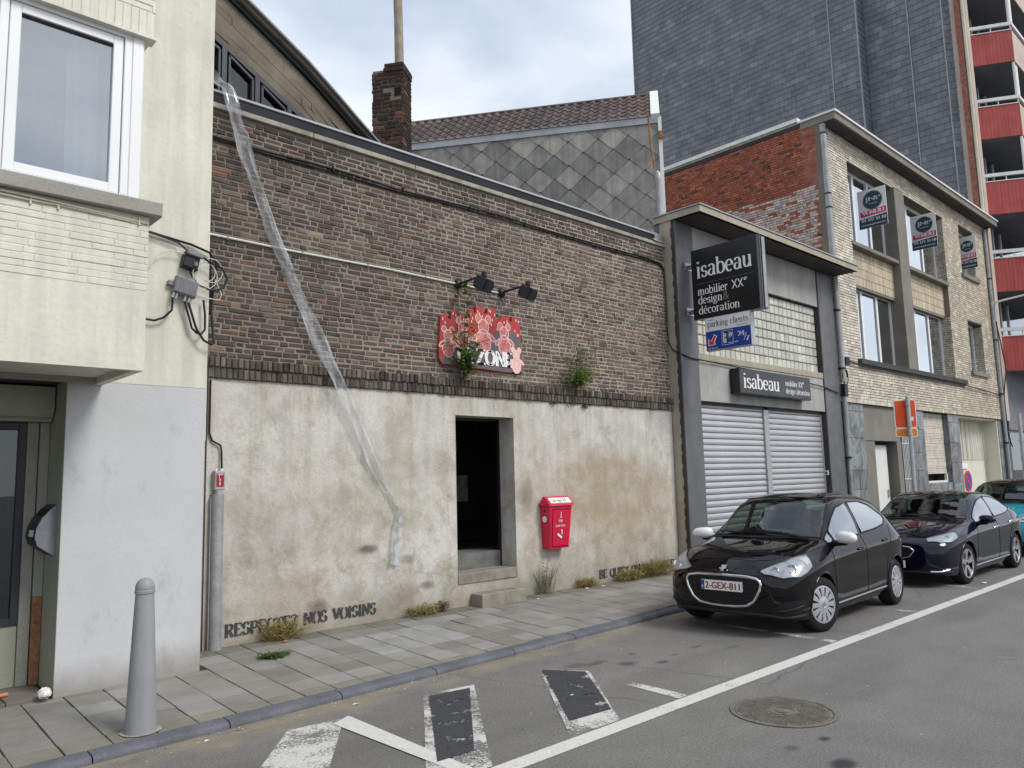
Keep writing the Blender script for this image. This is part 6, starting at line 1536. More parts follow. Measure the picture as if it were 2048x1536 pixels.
    for i, a in enumerate(ax):
        for s in (1, -1):
            st_a = cf.get('steer', 0) if i == 0 else 0
            nd = Vector((0, -s, 0)); ca, sa = math.cos(math.radians(st_a)), math.sin(math.radians(st_a))
            nd = Vector((nd.x * ca - nd.y * sa * -1 * -1, nd.y * ca, 0)) if False else Matrix.Rotation(math.radians(-st_a), 3, 'Z') @ nd
            ud = Vector((0, 0, 1)).cross(nd); fwl = Fr(loc(a, s * cf['track'], wr), ud, (0, 0, 1), nd)
            m = MB(); rr = cf['rim']
            m.lathe(fwl, [(rr, -tw2), (wr - .02, -tw2), (wr - .006, -tw2 + .02), (wr, -tw2 + .04), (wr, tw2 - .04), (wr - .006, tw2 - .02), (wr - .03, tw2), (rr + .012, tw2 + .002), (rr, tw2 - .012)], 44, close=False); ty = m.build('wheel', 'tyre', root, 50, rebase=False)
            m = MB(); m.lathe(fwl, [(rr + .002, -tw2), (rr - .004, tw2 - .05), (0.001, tw2 - .06)], 32, close=False); m.build('rim_well', 'arch_black', ty, 50, rebase=False)
            m = MB()
            if cf['hub'] == 'cover':
                m.lathe(fwl, [(rr * .46, tw2 - .02), (rr * .44, tw2 + .004), (rr * .16, tw2 + .012), (rr * .12, tw2 + .004), (.002, tw2 + .004)], 32, close=False)
                m.lathe(fwl, [(rr + .004, tw2 - .02), (rr + .002, tw2 + .0), (rr * .93, tw2 + .003), (rr * .90, tw2 - .008), (rr * .9, tw2 - .03)], 40, close=False)
                ns_ = 12
                for k in range(ns_):
                    g = 2 * math.pi * k / ns_; e1, e2 = .78 * math.pi / ns_, .66 * math.pi / ns_
                    P = []
                    for (r, e, h) in ((rr * .42, e1, tw2 + .004), (rr * .66, e1 * .92, tw2 + .006), (rr * .92, e2, tw2 + .001)):
                        for q in (-1, 1): P.append(fwl.p(r * math.cos(g + q * e), r * math.sin(g + q * e), h))
                        for q in (-1, 1): P.append(fwl.p(r * math.cos(g + q * e), r * math.sin(g + q * e), h - .02))
                    m.add(P, [(0, 1, 5, 4), (4, 5, 9, 8), (0, 4, 6, 2), (4, 8, 10, 6), (1, 3, 7, 5), (5, 7, 11, 9)])
                m.build('wheel_cover', 'hub_silver', ty, 35, rebase=False)
            else:
                m.lathe(fwl, [(rr + .003, tw2 - .03), (rr + .002, tw2), (rr * .94, tw2), (rr * .92, tw2 - .02)], 40, close=False); m.lathe(fwl, [(rr * .30, tw2 - .05), (rr * .28, tw2 - .022), (rr * .1, tw2 - .016), (.002, tw2 - .018)], 24, close=False)
                for k in range(5):
                    g = 2 * math.pi * k / 5 + .3
                    for dg in (-.13, .13):
                        P = []
                        for (r, w_, h, sh_) in ((rr * .2, .024, tw2 - .022, .25), (rr * .6, .022, tw2 - .014, .8), (rr * .95, .026, tw2 - .006, 1.25)):
                            cx, cy = r * math.cos(g + dg * sh_), r * math.sin(g + dg * sh_); tx, ty_ = -math.sin(g + dg), math.cos(g + dg)
                            for q in (-1, 1): P.append(fwl.p(cx + tx * w_ * q, cy + ty_ * w_ * q, h))
                            for q in (-1, 1): P.append(fwl.p(cx + tx * w_ * q, cy + ty_ * w_ * q, h - .035))
                        m.add(P, [(0, 1, 5, 4), (4, 5, 9, 8), (0, 4, 6, 2), (4, 8, 10, 6), (1, 3, 7, 5), (5, 7, 11, 9)])
                m.build('alloy_rim', 'alloy', ty, 35, rebase=False)
            m = MB(); m.lathe(fwl, [(.028, tw2 - .01), (.026, tw2 + .014 if cf['hub'] == 'cover' else tw2 - .008), (.002, tw2 + .015 if cf['hub'] == 'cover' else tw2 - .006)], 16, close=False); m.build('wheel_cap', 'chrome' if cf['hub'] == 'cover' else 'trim_black', ty, 50, rebase=False)
    # ---- lamps
    for s in (1, -1):
        sn = lambda u, v, z, off=0, s=s: near(u, v * s, z, off)
        h_ = part(patch(cf['lamp'][0], cf['lamp'][1], 19, 9, sn, .003), 'headlight', 'lamp_lens')
        part(patch(cf['lamp'][0], cf['lamp'][1], 19, 9, sn, .012), 'lens', 'lamp_cover', h_)
        for (u, v, z, r) in cf['bulbs']:
            p = sn(u, v, z, .004); n_ = (p - sn(u, v, z, -.02)).normalized(); n_ = (n_ + Vector((-1.2, 0, 0))).normalized(); q = n_.orthogonal().normalized()
            m = MB(); m.lathe(Fr(p - n_ * .01, q, n_.cross(q), n_), [(r, .010), (r * .92, .014), (r * .85, .008), (r * .35, -.002), (r * .3, .006), (.002, .008)], 22, close=False); m.build('reflector', 'chrome', h_, 50, rebase=False)
        A = resam(cf['lamp'][0], 15); B = resam(cf['lamp'][1], 15)
        m = MB(); m.tube([sn(*p, off=.006) for p in A + B[::-1]] + [sn(*A[0], off=.006)], .006, 5); m.build('lamp_surround', 'trim_black', h_, 60, rebase=False)
        if cf.get('amber'): part(patch(cf['amber'][0], cf['amber'][1], 6, 4, sn, .007), 'indicator', 'lamp_amber', h_)
    # ---- grille and front end
    gr = cf['grille']; m = MB(); gp = resam(gr + [gr[0]], 60)
    cv = sum(p[0] for p in gr) / len(gr); cz = sum(p[1] for p in gr) / len(gr)
    rows = [[front(cv + (p[0] - cv) * k, cz + (p[1] - cz) * k, .004) for p in gp] for k in (.02, .3, .6, .85, 1)]
    g0 = part(rows, 'grille', 'trim_black'); m = MB()
    for z in np.linspace(min(p[1] for p in gr) + .03, max(p[1] for p in gr) - .03, cf.get('nslat', 6)):
        xsn = [v for v in np.linspace(-.6, .6, 60) if inpoly((v, z), gr)]
        if len(xsn) > 3: m.tube([front(v, z, .01) for v in xsn], .007, 5)
    m.build('grille_bar', 'black_plastic', g0, 60, rebase=False)
    m = MB(); m.tube([front(p[0], p[1], .008) for p in gp], cf.get('chrome_r', .014), 8, caps=False); m.build('grille_surround', 'chrome', g0, 60, rebase=False)
    zp = cf['plate_z']; p0 = front(0, zp, .022); fp = Fr((p0.x, .26, zp - .055), (0, -1, 0), (0, 0, 1), (-1, 0, 0)); fp = Fr((p0.x, 0, zp - .055), (0, -1, 0), (0, 0, 1), (-1, 0, 0))
    m = MB(); m.ob(fp, -.26, .26, 0, .11, -.03, .0); pt = m.build('number_plate', 'plate_white', root, rebase=False)
    m = MB(); m.ob(fp, -.258, -.218, .002, .108, .0005, .002); m.build('blue_band', 'sign_blue', pt, rebase=False)
    m = MB(); sans(m, cf['plate'], fp, -.205, .018, .44, .074, .003, .003); m.build('lettering', 'plate_red', pt, rebase=False)
    m = MB(); sans(m, 'B', fp, -.249, .02, .02, .03, .0035); m.build('lettering', 'white_print', pt, rebase=False)
    for s in (1, -1):
        sn = lambda u, v, z, off=0, s=s: near(u, v * s, z, off)
        f0 = part(patch(cf['fog'][0], cf['fog'][1], 13, 6, sn, .004), 'bumper_vent', 'trim_black'); m = MB()
        if cf.get('fogbar'): m.tube([sn(*p, off=.012) for p in resam(cf['fogbar'], 12)], .014, 8); m.build('daylight_strip', cf['fogmat'], f0, 60, rebase=False)
        if cf.get('fogfin'): m.tube([sn(*p, off=.010) for p in resam(cf['fogfin'], 12)], .010, 6); m.build('fin', 'black_plastic', f0, 60, rebase=False)
    m = MB(); m.tube([near(u, v, .235 - .0, .004) for u, v in cf['lip_path']], .02, 6); m.build('front_lip', 'trim_black', root, 60, rebase=False)
    # emblem
    e = cf['emblem']; pe = front(0, e[1], .006); pe2 = front(0, e[1] + .02, .006); up = (pe2 - pe).normalized(); fe = Fr(pe, (0, -1, 0), up); 
    if fe.n.x > 0: fe.n = -fe.n
    m = MB(); m.prism(fe, [(a * e[2], b * e[2]) for a, b in e[3]], 0, .008); m.build('emblem', 'chrome', root, rebase=False)
    # ---- mirrors
    for s in (1, -1):
        mu_, mv_, mz_ = cf['mirror']; c = loc(mu_, s * mv_, mz_); m = MB(); rows = []
        for i in range(11):
            ph = -math.pi / 2 + math.pi * i / 10; rows.append([])
            for k in range(21):
                th_ = 2 * math.pi * k / 20; x = math.cos(ph) * math.cos(th_); y = math.cos(ph) * math.sin(th_); z = math.sin(ph)
                x = x * (.095 if x < 0 else .035); rows[-1].append((c.x + x - .035 * y * s * -1, c.y + math.copysign(abs(y) ** .7, y) * .138, c.z + math.copysign(abs(z) ** .8, z) * (.060 if z < 0 else .072) * (1 + .18 * y * s)))
        m.grid(rows); mo = m.build('door_mirror', cf['mirror_mat'], root, 60, rebase=False)
        m = MB(); m.lathe(Fr((c.x + .034, c.y, c.z), (0, 1, 0), (0, 0, 1), (1, 0, 0)), [(.058, 0), (.056, .004)], 18); m.build('mirror_glass', 'chrome', mo, rebase=False)
        m = MB(); m.tube([side(mu_ + .03, mz_ - .06, s, -.01), c + Vector((.01, s * .05, -.055)), c + Vector((.0, 0, -.05))], [.035, .03, .03], 8); m.build('mirror_foot', 'trim_black', mo, 60, rebase=False)
    # ---- panel gaps, handles, sill strip, wipers
    m = MB()
    for s in (1, -1):
        for path in cf['gaps']: m.tube([side(u, z, s, .0) for u, z in resam(path, 30)], .0045, 5)
    for path in cf['topgaps']:
        for s in (1, -1): m.tube([top(u, v * s, .0) for u, v in resam(path, 26)], .0045, 5)
    m.build('panel_gap', 'arch_black', root, rebase=False)
    for (u, z) in cf['handles']:
        for s in (1, -1):
            m = MB(); m.tube([side(u - .10, z - .006, s, .004), side(u - .07, z, s, .022), side(u + .07, z + .006, s, .022), side(u + .10, z + .006, s, .004)], [.010, .014, .014, .010], 8); m.build('door_handle', cf.get('handle_mat', cf['paint']), root, 60, rebase=False)
    for s in (1, -1):
        m = MB(); m.tube([side(u, cf['strip_z'] + (u - ax[0]) * .012, s, .005) for u in np.linspace(ax[0] + RA + .05, ax[1] - RA - .06, 14)], .011, 6); m.build('sill_strip', cf.get('strip_mat', 'steel'), root, 60, rebase=False)
    m = MB()
    for path in cf['wipers']: m.tube([top(u, v, .022) for u, v in resam(path, 10)], .010, 6)
    m.build('wiper', 'trim_black', root, 60, rebase=False)
    part(patch([(ws[1][0][0] - .10, ws[1][0][1]), (ws[1][len(ws[1]) // 2][0] - .09, 0), (ws[1][-1][0] - .10, ws[1][-1][1])], ws[1], 21, 3, top, .004), 'scuttle', 'trim_black')
    return root

def arcs(u0, k, w, n=9): return [(u0 + k * (2 * i / (n - 1) - 1) ** 2, -w + 2 * w * i / (n - 1)) for i in range(n)]
S208 = {
 0: [(.50, .25), (.55, .33), (.57, .45), (.56, .56), (.53, .625), (.44, .66), (.30, .678), (.15, .69), (0, .695)],
 .08: [(.64, .21), (.695, .32), (.715, .45), (.705, .57), (.65, .655), (.53, .705), (.38, .733), (.2, .75), (0, .757)],
 .20: [(.73, .19), (.785, .32), (.805, .46), (.80, .60), (.75, .70), (.62, .758), (.45, .795), (.22, .818), (0, .825)],
 .45: [(.79, .18), (.84, .32), (.856, .48), (.855, .65), (.81, .775), (.69, .84), (.50, .875), (.25, .895), (0, .90)],
 .80: [(0.8, 0.18), (0.855, 0.32), (0.872, 0.48), (0.874, 0.71), (0.809, 0.82), (0.713, 0.895), (0.53, 0.935), (0.26, 0.957), (0, 0.963)],
 1.10: [(0.8, 0.18), (0.85, 0.3), (0.866, 0.48), (0.866, 0.73), (0.806, 0.875), (0.743, 0.935), (0.57, 0.978), (0.28, 1), (0, 1.008)],
 1.40: [(0.8, 0.18), (0.845, 0.3), (0.86, 0.48), (0.862, 0.74), (0.802, 0.91), (0.723, 1.03), (0.625, 1.125), (0.33, 1.175), (0, 1.19)],
 1.80: [(0.8, 0.18), (0.845, 0.3), (0.86, 0.48), (0.862, 0.76), (0.8, 0.935), (0.703, 1.15), (0.595, 1.335), (0.32, 1.395), (0, 1.41)],
 2.20: [(0.8, 0.18), (0.845, 0.3), (0.86, 0.48), (0.864, 0.775), (0.8, 0.955), (0.7, 1.2), (0.57, 1.395), (0.3, 1.448), (0, 1.46)],
 2.80: [(0.8, 0.19), (0.845, 0.3), (0.864, 0.48), (0.87, 0.79), (0.806, 0.985), (0.7, 1.21), (0.565, 1.382), (0.3, 1.437), (0, 1.45)],
 3.30: [(0.8, 0.2), (0.852, 0.32), (0.874, 0.5), (0.88, 0.81), (0.806, 1.01), (0.683, 1.2), (0.545, 1.338), (0.28, 1.395), (0, 1.405)],
 3.65: [(0.76, 0.22), (0.82, 0.34), (0.85, 0.5), (0.856, 0.81), (0.774, 0.985), (0.648, 1.13), (0.52, 1.235), (0.26, 1.285), (0, 1.295)],
 3.85: [(.68, .26), (.75, .36), (.780, .50), (.780, .74), (.72, .90), (.62, .97), (.48, 1.02), (.25, 1.05), (0, 1.06)],
 3.97: [(.50, .34), (.55, .40), (.58, .50), (.58, .66), (.55, .74), (.45, .78), (.35, .80), (.18, .81), (0, .81)]}
LION = [(-.5, -.9), (-.25, -.95), (-.2, -.6), (0, -.45), (.15, -.9), (.4, -.9), (.35, -.4), (.3, -.1), (.7, .05), (.75, .3), (.35, .35), (.55, .6), (.8, .65), (.7, .85), (.3, .8), (.0, .95), (-.45, .9), (-.6, .55), (-.4, .4), (-.45, .1), (-.8, .25), (-.85, 0), (-.35, -.2), (-.3, -.5)]
C208 = dict(paint='paint_black', axles=(.80, 3.34), arch=.345, wr=.305, rim=.205, track=.755, hub='cover', steer=17, lip='paint_black',
 side_windows=[(((1.205, .966), (1.36, 1.035)), ((1.205, .925), (1.36, .935))), (((1.40, 1.045), (1.62, 1.178), (1.85, 1.285), (2.20, 1.335)), ((1.40, .938), (1.8, .955), (2.20, .975))), (((2.30, 1.338), (2.7, 1.332), (3.02, 1.275), (3.27, 1.15)), ((2.30, .98), (2.8, 1.005), (3.15, 1.04), (3.29, 1.11)))],
 windscreen=(arcs(1.80, .06, .545), arcs(1.02, .17, .70)), rear_screen=(arcs(3.50, -.03, .46), arcs(3.80, -.06, .50)),
 seat_u=2.05, dash_u=1.22, dash_z=.94,
 lamp=([(.085, .42, .655), (.17, .53, .735), (.30, .64, .79), (.42, .70, .842), (.60, .775, .882)], [(.07, .49, .628), (.14, .66, .612), (.28, .79, .640), (.42, .842, .688), (.54, .855, .735)]),
 bulbs=[(.24, .72, .695, .056), (.14, .58, .668, .042)], amber=([(.42, .735, .80), (.55, .79, .845)], [(.44, .81, .745), (.54, .835, .785)]),
 grille=[(-.44, .628), (-.30, .648), (0, .655), (.30, .648), (.44, .628), (.475, .585), (.45, .50), (.385, .39), (.30, .335), (.15, .318), (0, .315), (-.15, .318), (-.30, .335), (-.385, .39), (-.45, .50), (-.475, .585)],
 plate_z=.535, plate='2-GEX-811', nslat=7, chrome_r=.0165,
 fog=([(.03, .55, .30), (.10, .66, .40), (.22, .76, .425), (.34, .82, .40)], [(.03, .57, .245), (.12, .69, .255), (.24, .77, .27), (.36, .825, .34)]), fogfin=[(.06, .62, .30), (.15, .71, .325), (.28, .79, .355)],
 lip_path=[(.36, -.80), (.2, -.72), (.1, -.62), (.02, -.5), (-.02, -.2), (-.02, .2), (.02, .5), (.1, .62), (.2, .72), (.36, .80)],
 emblem=(0, .705, .058, LION), mirror=(1.32, .965, .985), mirror_mat='mirror_white',
 gaps=[[(1.20, .90), (1.16, .70), (1.18, .45), (1.22, .22)], [(2.24, .975), (2.26, .70), (2.24, .26)], [(3.30, 1.03), (3.18, .88), (2.98, .60), (2.92, .30)], [(1.22, .24), (2.24, .25), (2.92, .28)], [(.40, .60), (.44, .50), (.46, .42)]],
 topgaps=[[(.16, .30), (.24, .50), (.55, .72), (1.06, .775)], [(.16, 0), (.16, .30)]], handles=[(2.08, .815), (2.98, .86)], handle_mat='paint_black', strip_z=.262, strip_mat='steel',
 wipers=[[(1.05, .62), (1.10, .1), (1.16, -.28)], [(1.08, -.02), (1.14, -.42), (1.20, -.62)]])
k1 = car('parked_car', 'glossy black hatchback with white door mirrors, nearest the camera at the kerb', 7.86, 5.03, 3.97, S208, C208)
for o in k1.children_recursive:                                   # this model stands a little taller above the bumper
    me = o.data; co = np.zeros(len(me.vertices) * 3); me.vertices.foreach_get('co', co); co = co.reshape(-1, 3); hi = co[:, 2] > .62; co[hi, 2] += (co[hi, 2] - .62) * .075; me.vertices.foreach_set('co', co.ravel())
k1.rotation_euler.z = math.radians(2.2); k1.scale = (.925, 1, 1.012); k1.location = (9.844, 5.10, 0)

SV40 = {
 0: [(.52, .24), (.57, .33), (.59, .45), (.58, .56), (.54, .635), (.45, .672), (.30, .692), (.15, .705), (0, .71)],
 .10: [(.68, .20), (.73, .32), (.75, .45), (.74, .58), (.68, .665), (.56, .712), (.40, .742), (.2, .762), (0, .77)],
 .25: [(.76, .18), (.81, .32), (.83, .46), (.825, .60), (.77, .70), (.65, .758), (.46, .795), (.23, .82), (0, .83)],
 .55: [(.81, .17), (.865, .32), (.88, .47), (.88, .64), (.835, .77), (.715, .835), (.52, .87), (.26, .895), (0, .905)],
 .90: [(0.83, 0.17), (0.885, 0.32), (0.902, 0.48), (0.904, 0.71), (0.832, 0.82), (0.733, 0.888), (0.54, 0.925), (0.27, 0.95), (0, 0.96)],
 1.30: [(0.82, 0.17), (0.87, 0.3), (0.89, 0.48), (0.891, 0.73), (0.826, 0.865), (0.763, 0.925), (0.58, 0.968), (0.29, 0.998), (0, 1.008)],
 1.60: [(0.82, 0.17), (0.865, 0.3), (0.885, 0.48), (0.886, 0.74), (0.824, 0.893), (0.748, 1.01), (0.645, 1.095), (0.34, 1.143), (0, 1.16)],
 2.00: [(0.82, 0.17), (0.865, 0.3), (0.885, 0.48), (0.886, 0.75), (0.822, 0.915), (0.728, 1.11), (0.62, 1.285), (0.33, 1.342), (0, 1.358)],
 2.40: [(0.82, 0.17), (0.865, 0.3), (0.885, 0.48), (0.886, 0.76), (0.822, 0.935), (0.723, 1.18), (0.59, 1.362), (0.31, 1.412), (0, 1.424)],
 3.00: [(0.82, 0.18), (0.865, 0.3), (0.885, 0.48), (0.891, 0.77), (0.824, 0.96), (0.718, 1.19), (0.58, 1.345), (0.3, 1.395), (0, 1.405)],
 3.50: [(0.82, 0.2), (0.88, 0.32), (0.9, 0.5), (0.898, 0.8), (0.819, 0.985), (0.698, 1.16), (0.56, 1.28), (0.28, 1.335), (0, 1.345)],
 3.90: [(.78, .22), (.85, .34), (.875, .50), (.87, .78), (.81, .97), (.67, 1.09), (.53, 1.18), (.26, 1.225), (0, 1.235)],
 4.20: [(.70, .26), (.78, .36), (.80, .50), (.80, .74), (.74, .90), (.62, .96), (.48, 1.01), (.25, 1.03), (0, 1.04)],
 4.37: [(.50, .34), (.56, .40), (.59, .50), (.59, .66), (.55, .74), (.45, .78), (.35, .80), (.18, .81), (0, .81)]}
RING = [(math.cos(a), math.sin(a)) for a in [2 * math.pi * i / 18 for i in range(18)]]
CV40 = dict(paint='paint_navy', axles=(.88, 3.53), arch=.355, wr=.318, rim=.222, track=.775, hub='alloy', steer=4,
 side_windows=[(((1.60, .99), (1.9, 1.135), (2.2, 1.25), (2.52, 1.30)), ((1.60, .912), (2.0, .93), (2.52, .955))), (((2.60, 1.303), (3.0, 1.285), (3.33, 1.215), (3.60, 1.09)), ((2.60, .962), (3.2, .99), (3.5, 1.025), (3.62, 1.06)))],
 windscreen=(arcs(2.02, .06, .565), arcs(1.22, .20, .72)), rear_screen=(arcs(3.75, -.03, .46), arcs(4.12, -.06, .50)),
 seat_u=2.35, dash_u=1.45, dash_z=.93,
 lamp=([(.16, .52, .695), (.27, .625, .745), (.42, .72, .79), (.60, .79, .822)], [(.11, .56, .645), (.20, .70, .635), (.36, .80, .665), (.58, .855, .745)]),
 bulbs=[(.35, .76, .735, .034)], amber=None,
 grille=[(-.34, .615), (-.15, .635), (0, .638), (.15, .635), (.34, .615), (.40, .56), (.33, .47), (.20, .44), (0, .435), (-.20, .44), (-.33, .47), (-.40, .56)],
 plate_z=.355, plate='1-KLM-277', nslat=6, chrome_r=.010,
 fog=([(.02, .40, .265), (.06, .55, .27), (.16, .70, .29), (.28, .78, .31)], [(.02, .40, .225), (.06, .55, .23), (.16, .70, .25), (.28, .78, .285)]), fogbar=[(.06, .58, .262), (.14, .69, .272), (.24, .765, .292)], fogmat='chrome',
 lip_path=[(.4, -.83), (.25, -.76), (.1, -.66), (.03, -.5), (-.02, -.2), (-.02, .2), (.03, .5), (.1, .66), (.25, .76), (.4, .83)],
 emblem=(0, .535, .055, RING), mirror=(1.66, .98, .96), mirror_mat='paint_navy',
 gaps=[[(1.56, .89), (1.42, .72), (1.36, .45), (1.36, .22)], [(2.56, .955), (2.58, .70), (2.54, .26)], [(3.60, 1.02), (3.45, .88), (3.18, .60), (3.12, .30)], [(1.36, .24), (2.54, .25), (3.12, .28)]],
 topgaps=[[(.2, .40), (.4, .58), (.8, .745), (1.26, .80)], [(.2, 0), (.2, .40)]], handles=[(2.40, .80), (3.28, .845)], handle_mat='chrome', strip_z=.245, strip_mat='steel',
 wipers=[[(1.27, .64), (1.32, .1), (1.38, -.28)], [(1.30, -.02), (1.36, -.42), (1.42, -.62)]])
car('parked_car', 'dark navy blue hatchback with five-spoke alloy wheels, parked behind the black one', 12.85, 5.06, 4.37, SV40, CV40)
C3 = dict(C208); C3.update(paint='paint_teal', roof_paint='paint_black', roof_z=1.33, plate='1-RTB-407', steer=0, mirror_mat='paint_black', emblem=(0, .70, .05, RING), strip_mat='trim_black', lip='trim_black')
S3 = {u: [(v * 1.02, z * (1.02 if z < .5 else 1.05)) for v, z in p] for u, p in S208.items()}
def up5(ps): return tuple((u, z * 1.05) for u, z in ps)
C3['side_windows'] = [(up5(a), up5(b)) for a, b in C208['side_windows']]
C3['lamp'] = tuple([(u, v * 1.02, z * 1.05) for u, v, z in q] for q in C208['lamp']); C3['mirror'] = (1.32, .98, 1.03); C3['dash_z'] = .98
car('parked_car', 'teal car with black roof, furthest along the kerb and cut off by the frame', 18.15, 5.1, 3.97, S3, C3)
# ================================================================== STREET FURNITURE, PLANTS, LITTER
bo = thing('bollard', (2.02, 6.19, .06), 'grey tapered steel bollard with domed top at the kerb', 'bollard')
f = Fr((2.02, 6.19, .058), (1, 0, 0), (0, 1, 0))
m = MB(); m.lathe(f, [(.109, 0), (.108, .05), (.085, .55), (.065, .975), (.064, .985)], 36); m.build('post', 'bollard_grey', bo, 40)
m = MB(); m.lathe(f, [(.064, .985), (.0705, .988), (.071, 1.008), (.066, 1.013), (.068, 1.02), (.066, 1.045), (.055, 1.072), (.035, 1.09), (.012, 1.097)], 36); m.build('cap', 'bollard_grey', bo, 40)
m = MB(); m.add([(2.02 + .14 * math.cos(a) * (1 + .3 * nz(a * 2)), 6.19 + .12 * math.sin(a), .0655 + .006 * math.sin(a)) for a in [2 * math.pi * i / 20 for i in range(20)]], [tuple(range(20))]); m.build('mortar_collar', 'concrete', bo)
# road sign seen from behind
rs = thing('road_sign', (17.75, 6.35, .1), 'orange back of a road sign with a smaller orange plate on a grey post', 'road sign')
m = MB(); m.tube([(17.80, 6.35, .1), (17.86, 6.35, 3.38)], .045, 12); m.build('post', 'silver_paint', rs, 50)
def rrect(w_, h_, r, k=5):
    o = []
    for (cx, cy, a0) in ((w_ / 2 - r, h_ / 2 - r, 0), (-w_ / 2 + r, h_ / 2 - r, 90), (-w_ / 2 + r, -h_ / 2 + r, 180), (w_ / 2 - r, -h_ / 2 + r, 270)):
        for i in range(k): a = math.radians(a0 + 90 * i / (k - 1)); o.append((cx + r * math.cos(a), cy + r * math.sin(a)))
    return o
d = Vector((.935, -.355, 0))                       # plates turned a little across the street
for (z, h, nm, mat, e) in ((3.02, .62, 'back_plate', 'sign_orange', 0), (2.61, .19, 'small_plate', 'sign_amber', 0)):
    fs_ = Fr((17.86, 6.42, z), (.62, -.78, 0), (0, 0, 1)); fs_.n = Vector((-.78, -.62, 0)).normalized()
    m = MB(); m.prism(fs_, rrect(.46, h, .045), -.012, 0); m.build('plate_edge', 'white_print', rs)
    m = MB(); m.prism(fs_, rrect(.425, h - .035, .035), .0005, .003); m.build(nm, mat, rs)
m = MB(); fs_ = Fr((17.86, 6.42, 2.86), (.62, -.78, 0), (0, 0, 1)); fs_.n = Vector((-.78, -.62, 0)).normalized(); m.ob(fs_, .08, .16, 0, .09, .003, .005); m.build('sticker', 'paper', rs)
for z in (3.2, 2.75, 2.55, 1.95): MB().lathe(Fr((17.835, 6.35, z), (1, 0, 0), (0, 1, 0)), [(.055, 0), (.055, .03)], 12).build('clamp', 'silver_paint', rs)
pl2 = thing('sign_post', (27.5, 6.6, .1), 'plain grey steel post near the tower, with clamps', 'post')
m = MB(); m.tube([(27.5, 6.6, .1), (27.5, 6.6, 3.42)], .055, 12); m.build('post', 'silver_paint', pl2, 50)
for z in (2.55, 2.0): MB().lathe(Fr((27.5, 6.6, z), (1, 0, 0), (0, 1, 0)), [(.075, 0), (.075, .05)], 12).build('clamp', 'silver_paint', pl2)
# manhole
mh = thing('manhole_cover', (5.70, 3.12, 0), 'round worn cast iron manhole cover with studs in the asphalt', 'manhole cover')
f = Fr((5.70, 3.12, .004), (1, 0, 0), (0, 1, 0))
m = MB(); m.lathe(f, [(.395, 0), (.395, .004), (.365, .004), (.362, .0)], 48, close=False); m.build('frame', 'iron', mh)
m = MB(); m.lathe(f, [(.355, -.003), (.355, .001), (.002, .001)], 48, close=False); m.build('plate', 'iron', mh)
m = MB()
for i in range(-14, 15):
    for k in range(-14, 15):
        x, y = i * .027 + (k % 2) * .0135, k * .025
        r = math.hypot(x, y)
        if .12 < r < .335: m.ob(f, x - .0085, x + .0085, y - .0075, y + .0075, .001, .0062)
m.build('stud', 'iron', mh)
m = MB(); m.lathe(f, [(.105, .001), (.105, .006), (.085, .006), (.085, .001)], 32, close=False); m.lathe(f, [(.055, .001), (.055, .007), (.002, .007)], 24, close=False); m.build('centre_boss', 'iron', mh)
# ---- plants
def leaf(mb, p, d, L, w_, col, up=Vector((0, 0, 1))):
    d = d.normalized(); s = d.cross(up)
    s = s.normalized() if s.length > .1 else Vector((1, 0, 0)); n_ = s.cross(d)
    mb.add([p, p + d * L * .35 + s * w_ + n_ * L * .04, p + d * L * .8 + s * w_ * .55, p + d * L - n_ * L * .10, p + d * L * .8 - s * w_ * .55, p + d * L * .35 - s * w_ + n_ * L * .04], [(0, 1, 2, 3, 4, 5)], col)
def shrub(name, base, stems, label, cols, lw, n_leaf, LL=.07):
    t = thing(name, base, label, 'plant'); st = MB(); lf = MB()
    for (dx, dz, dy, dens) in stems:
        pts = [Vector(base) + Vector((dx * s ** 1.4, dy * math.sin(s * 2), dz * s)) + Vector((.02 * nz(s * 3, dx * 9), 0, 0)) for s in [i / 7 for i in range(8)]]
        st.tube(pts, [.008 - .0008 * i for i in range(8)], 5)
        for k in range(int(n_leaf * dens)):
            s = random.uniform(.12, 1) ; i = min(6, int(s * 7)); p = pts[i].lerp(pts[i + 1], s * 7 - i)
            a = random.uniform(0, 6.28); d = Vector((math.cos(a), -.25 - abs(math.sin(a)) * .7, random.uniform(-.5, .6))); L = LL * random.uniform(.6, 1.3)
            leaf(lf, p + Vector((random.gauss(0, lw), random.uniform(-.05, 0), random.gauss(0, .02))), d, L, L * .22, clampcol(lerp(cols[0], cols[1], random.random()), random.uniform(.6, 1.25)))
    st.build('stem', 'stem', t, 50); lf.build('foliage', 'leaf', t)
shrub('buddleia_plant', (6.72, 8.09, 3.20), [(-.02, 1.28, -.05, 1.3), (-.22, .62, -.05, 1.0), (.22, .55, -.06, .8), (.10, .9, -.04, .35), (-.35, .40, -.03, .5), (-.05, .35, -.06, .8)], 'tall leafy weed growing from the brick edge in front of the painted board', (srgb(84, 108, 50), srgb(122, 142, 72)), .04, 55, .115)
shrub('wall_shrub', (8.98, 8.09, 3.20), [(.0, .72, -.06, 1), (-.30, .45, -.06, 1), (.30, .50, -.06, 1), (-.15, .30, -.1, 1.4), (.16, .28, -.1, 1.4), (-.05, .55, -.08, 1), (.42, .30, -.04, .8), (-.42, .20, -.04, .7), (.05, .2, -.12, 1.4), (.22, .62, -.05, .4)], 'small bright green bush rooted in the brick edge right of the painted board', (srgb(100, 132, 52), srgb(152, 172, 86)), .06, 85, .06)
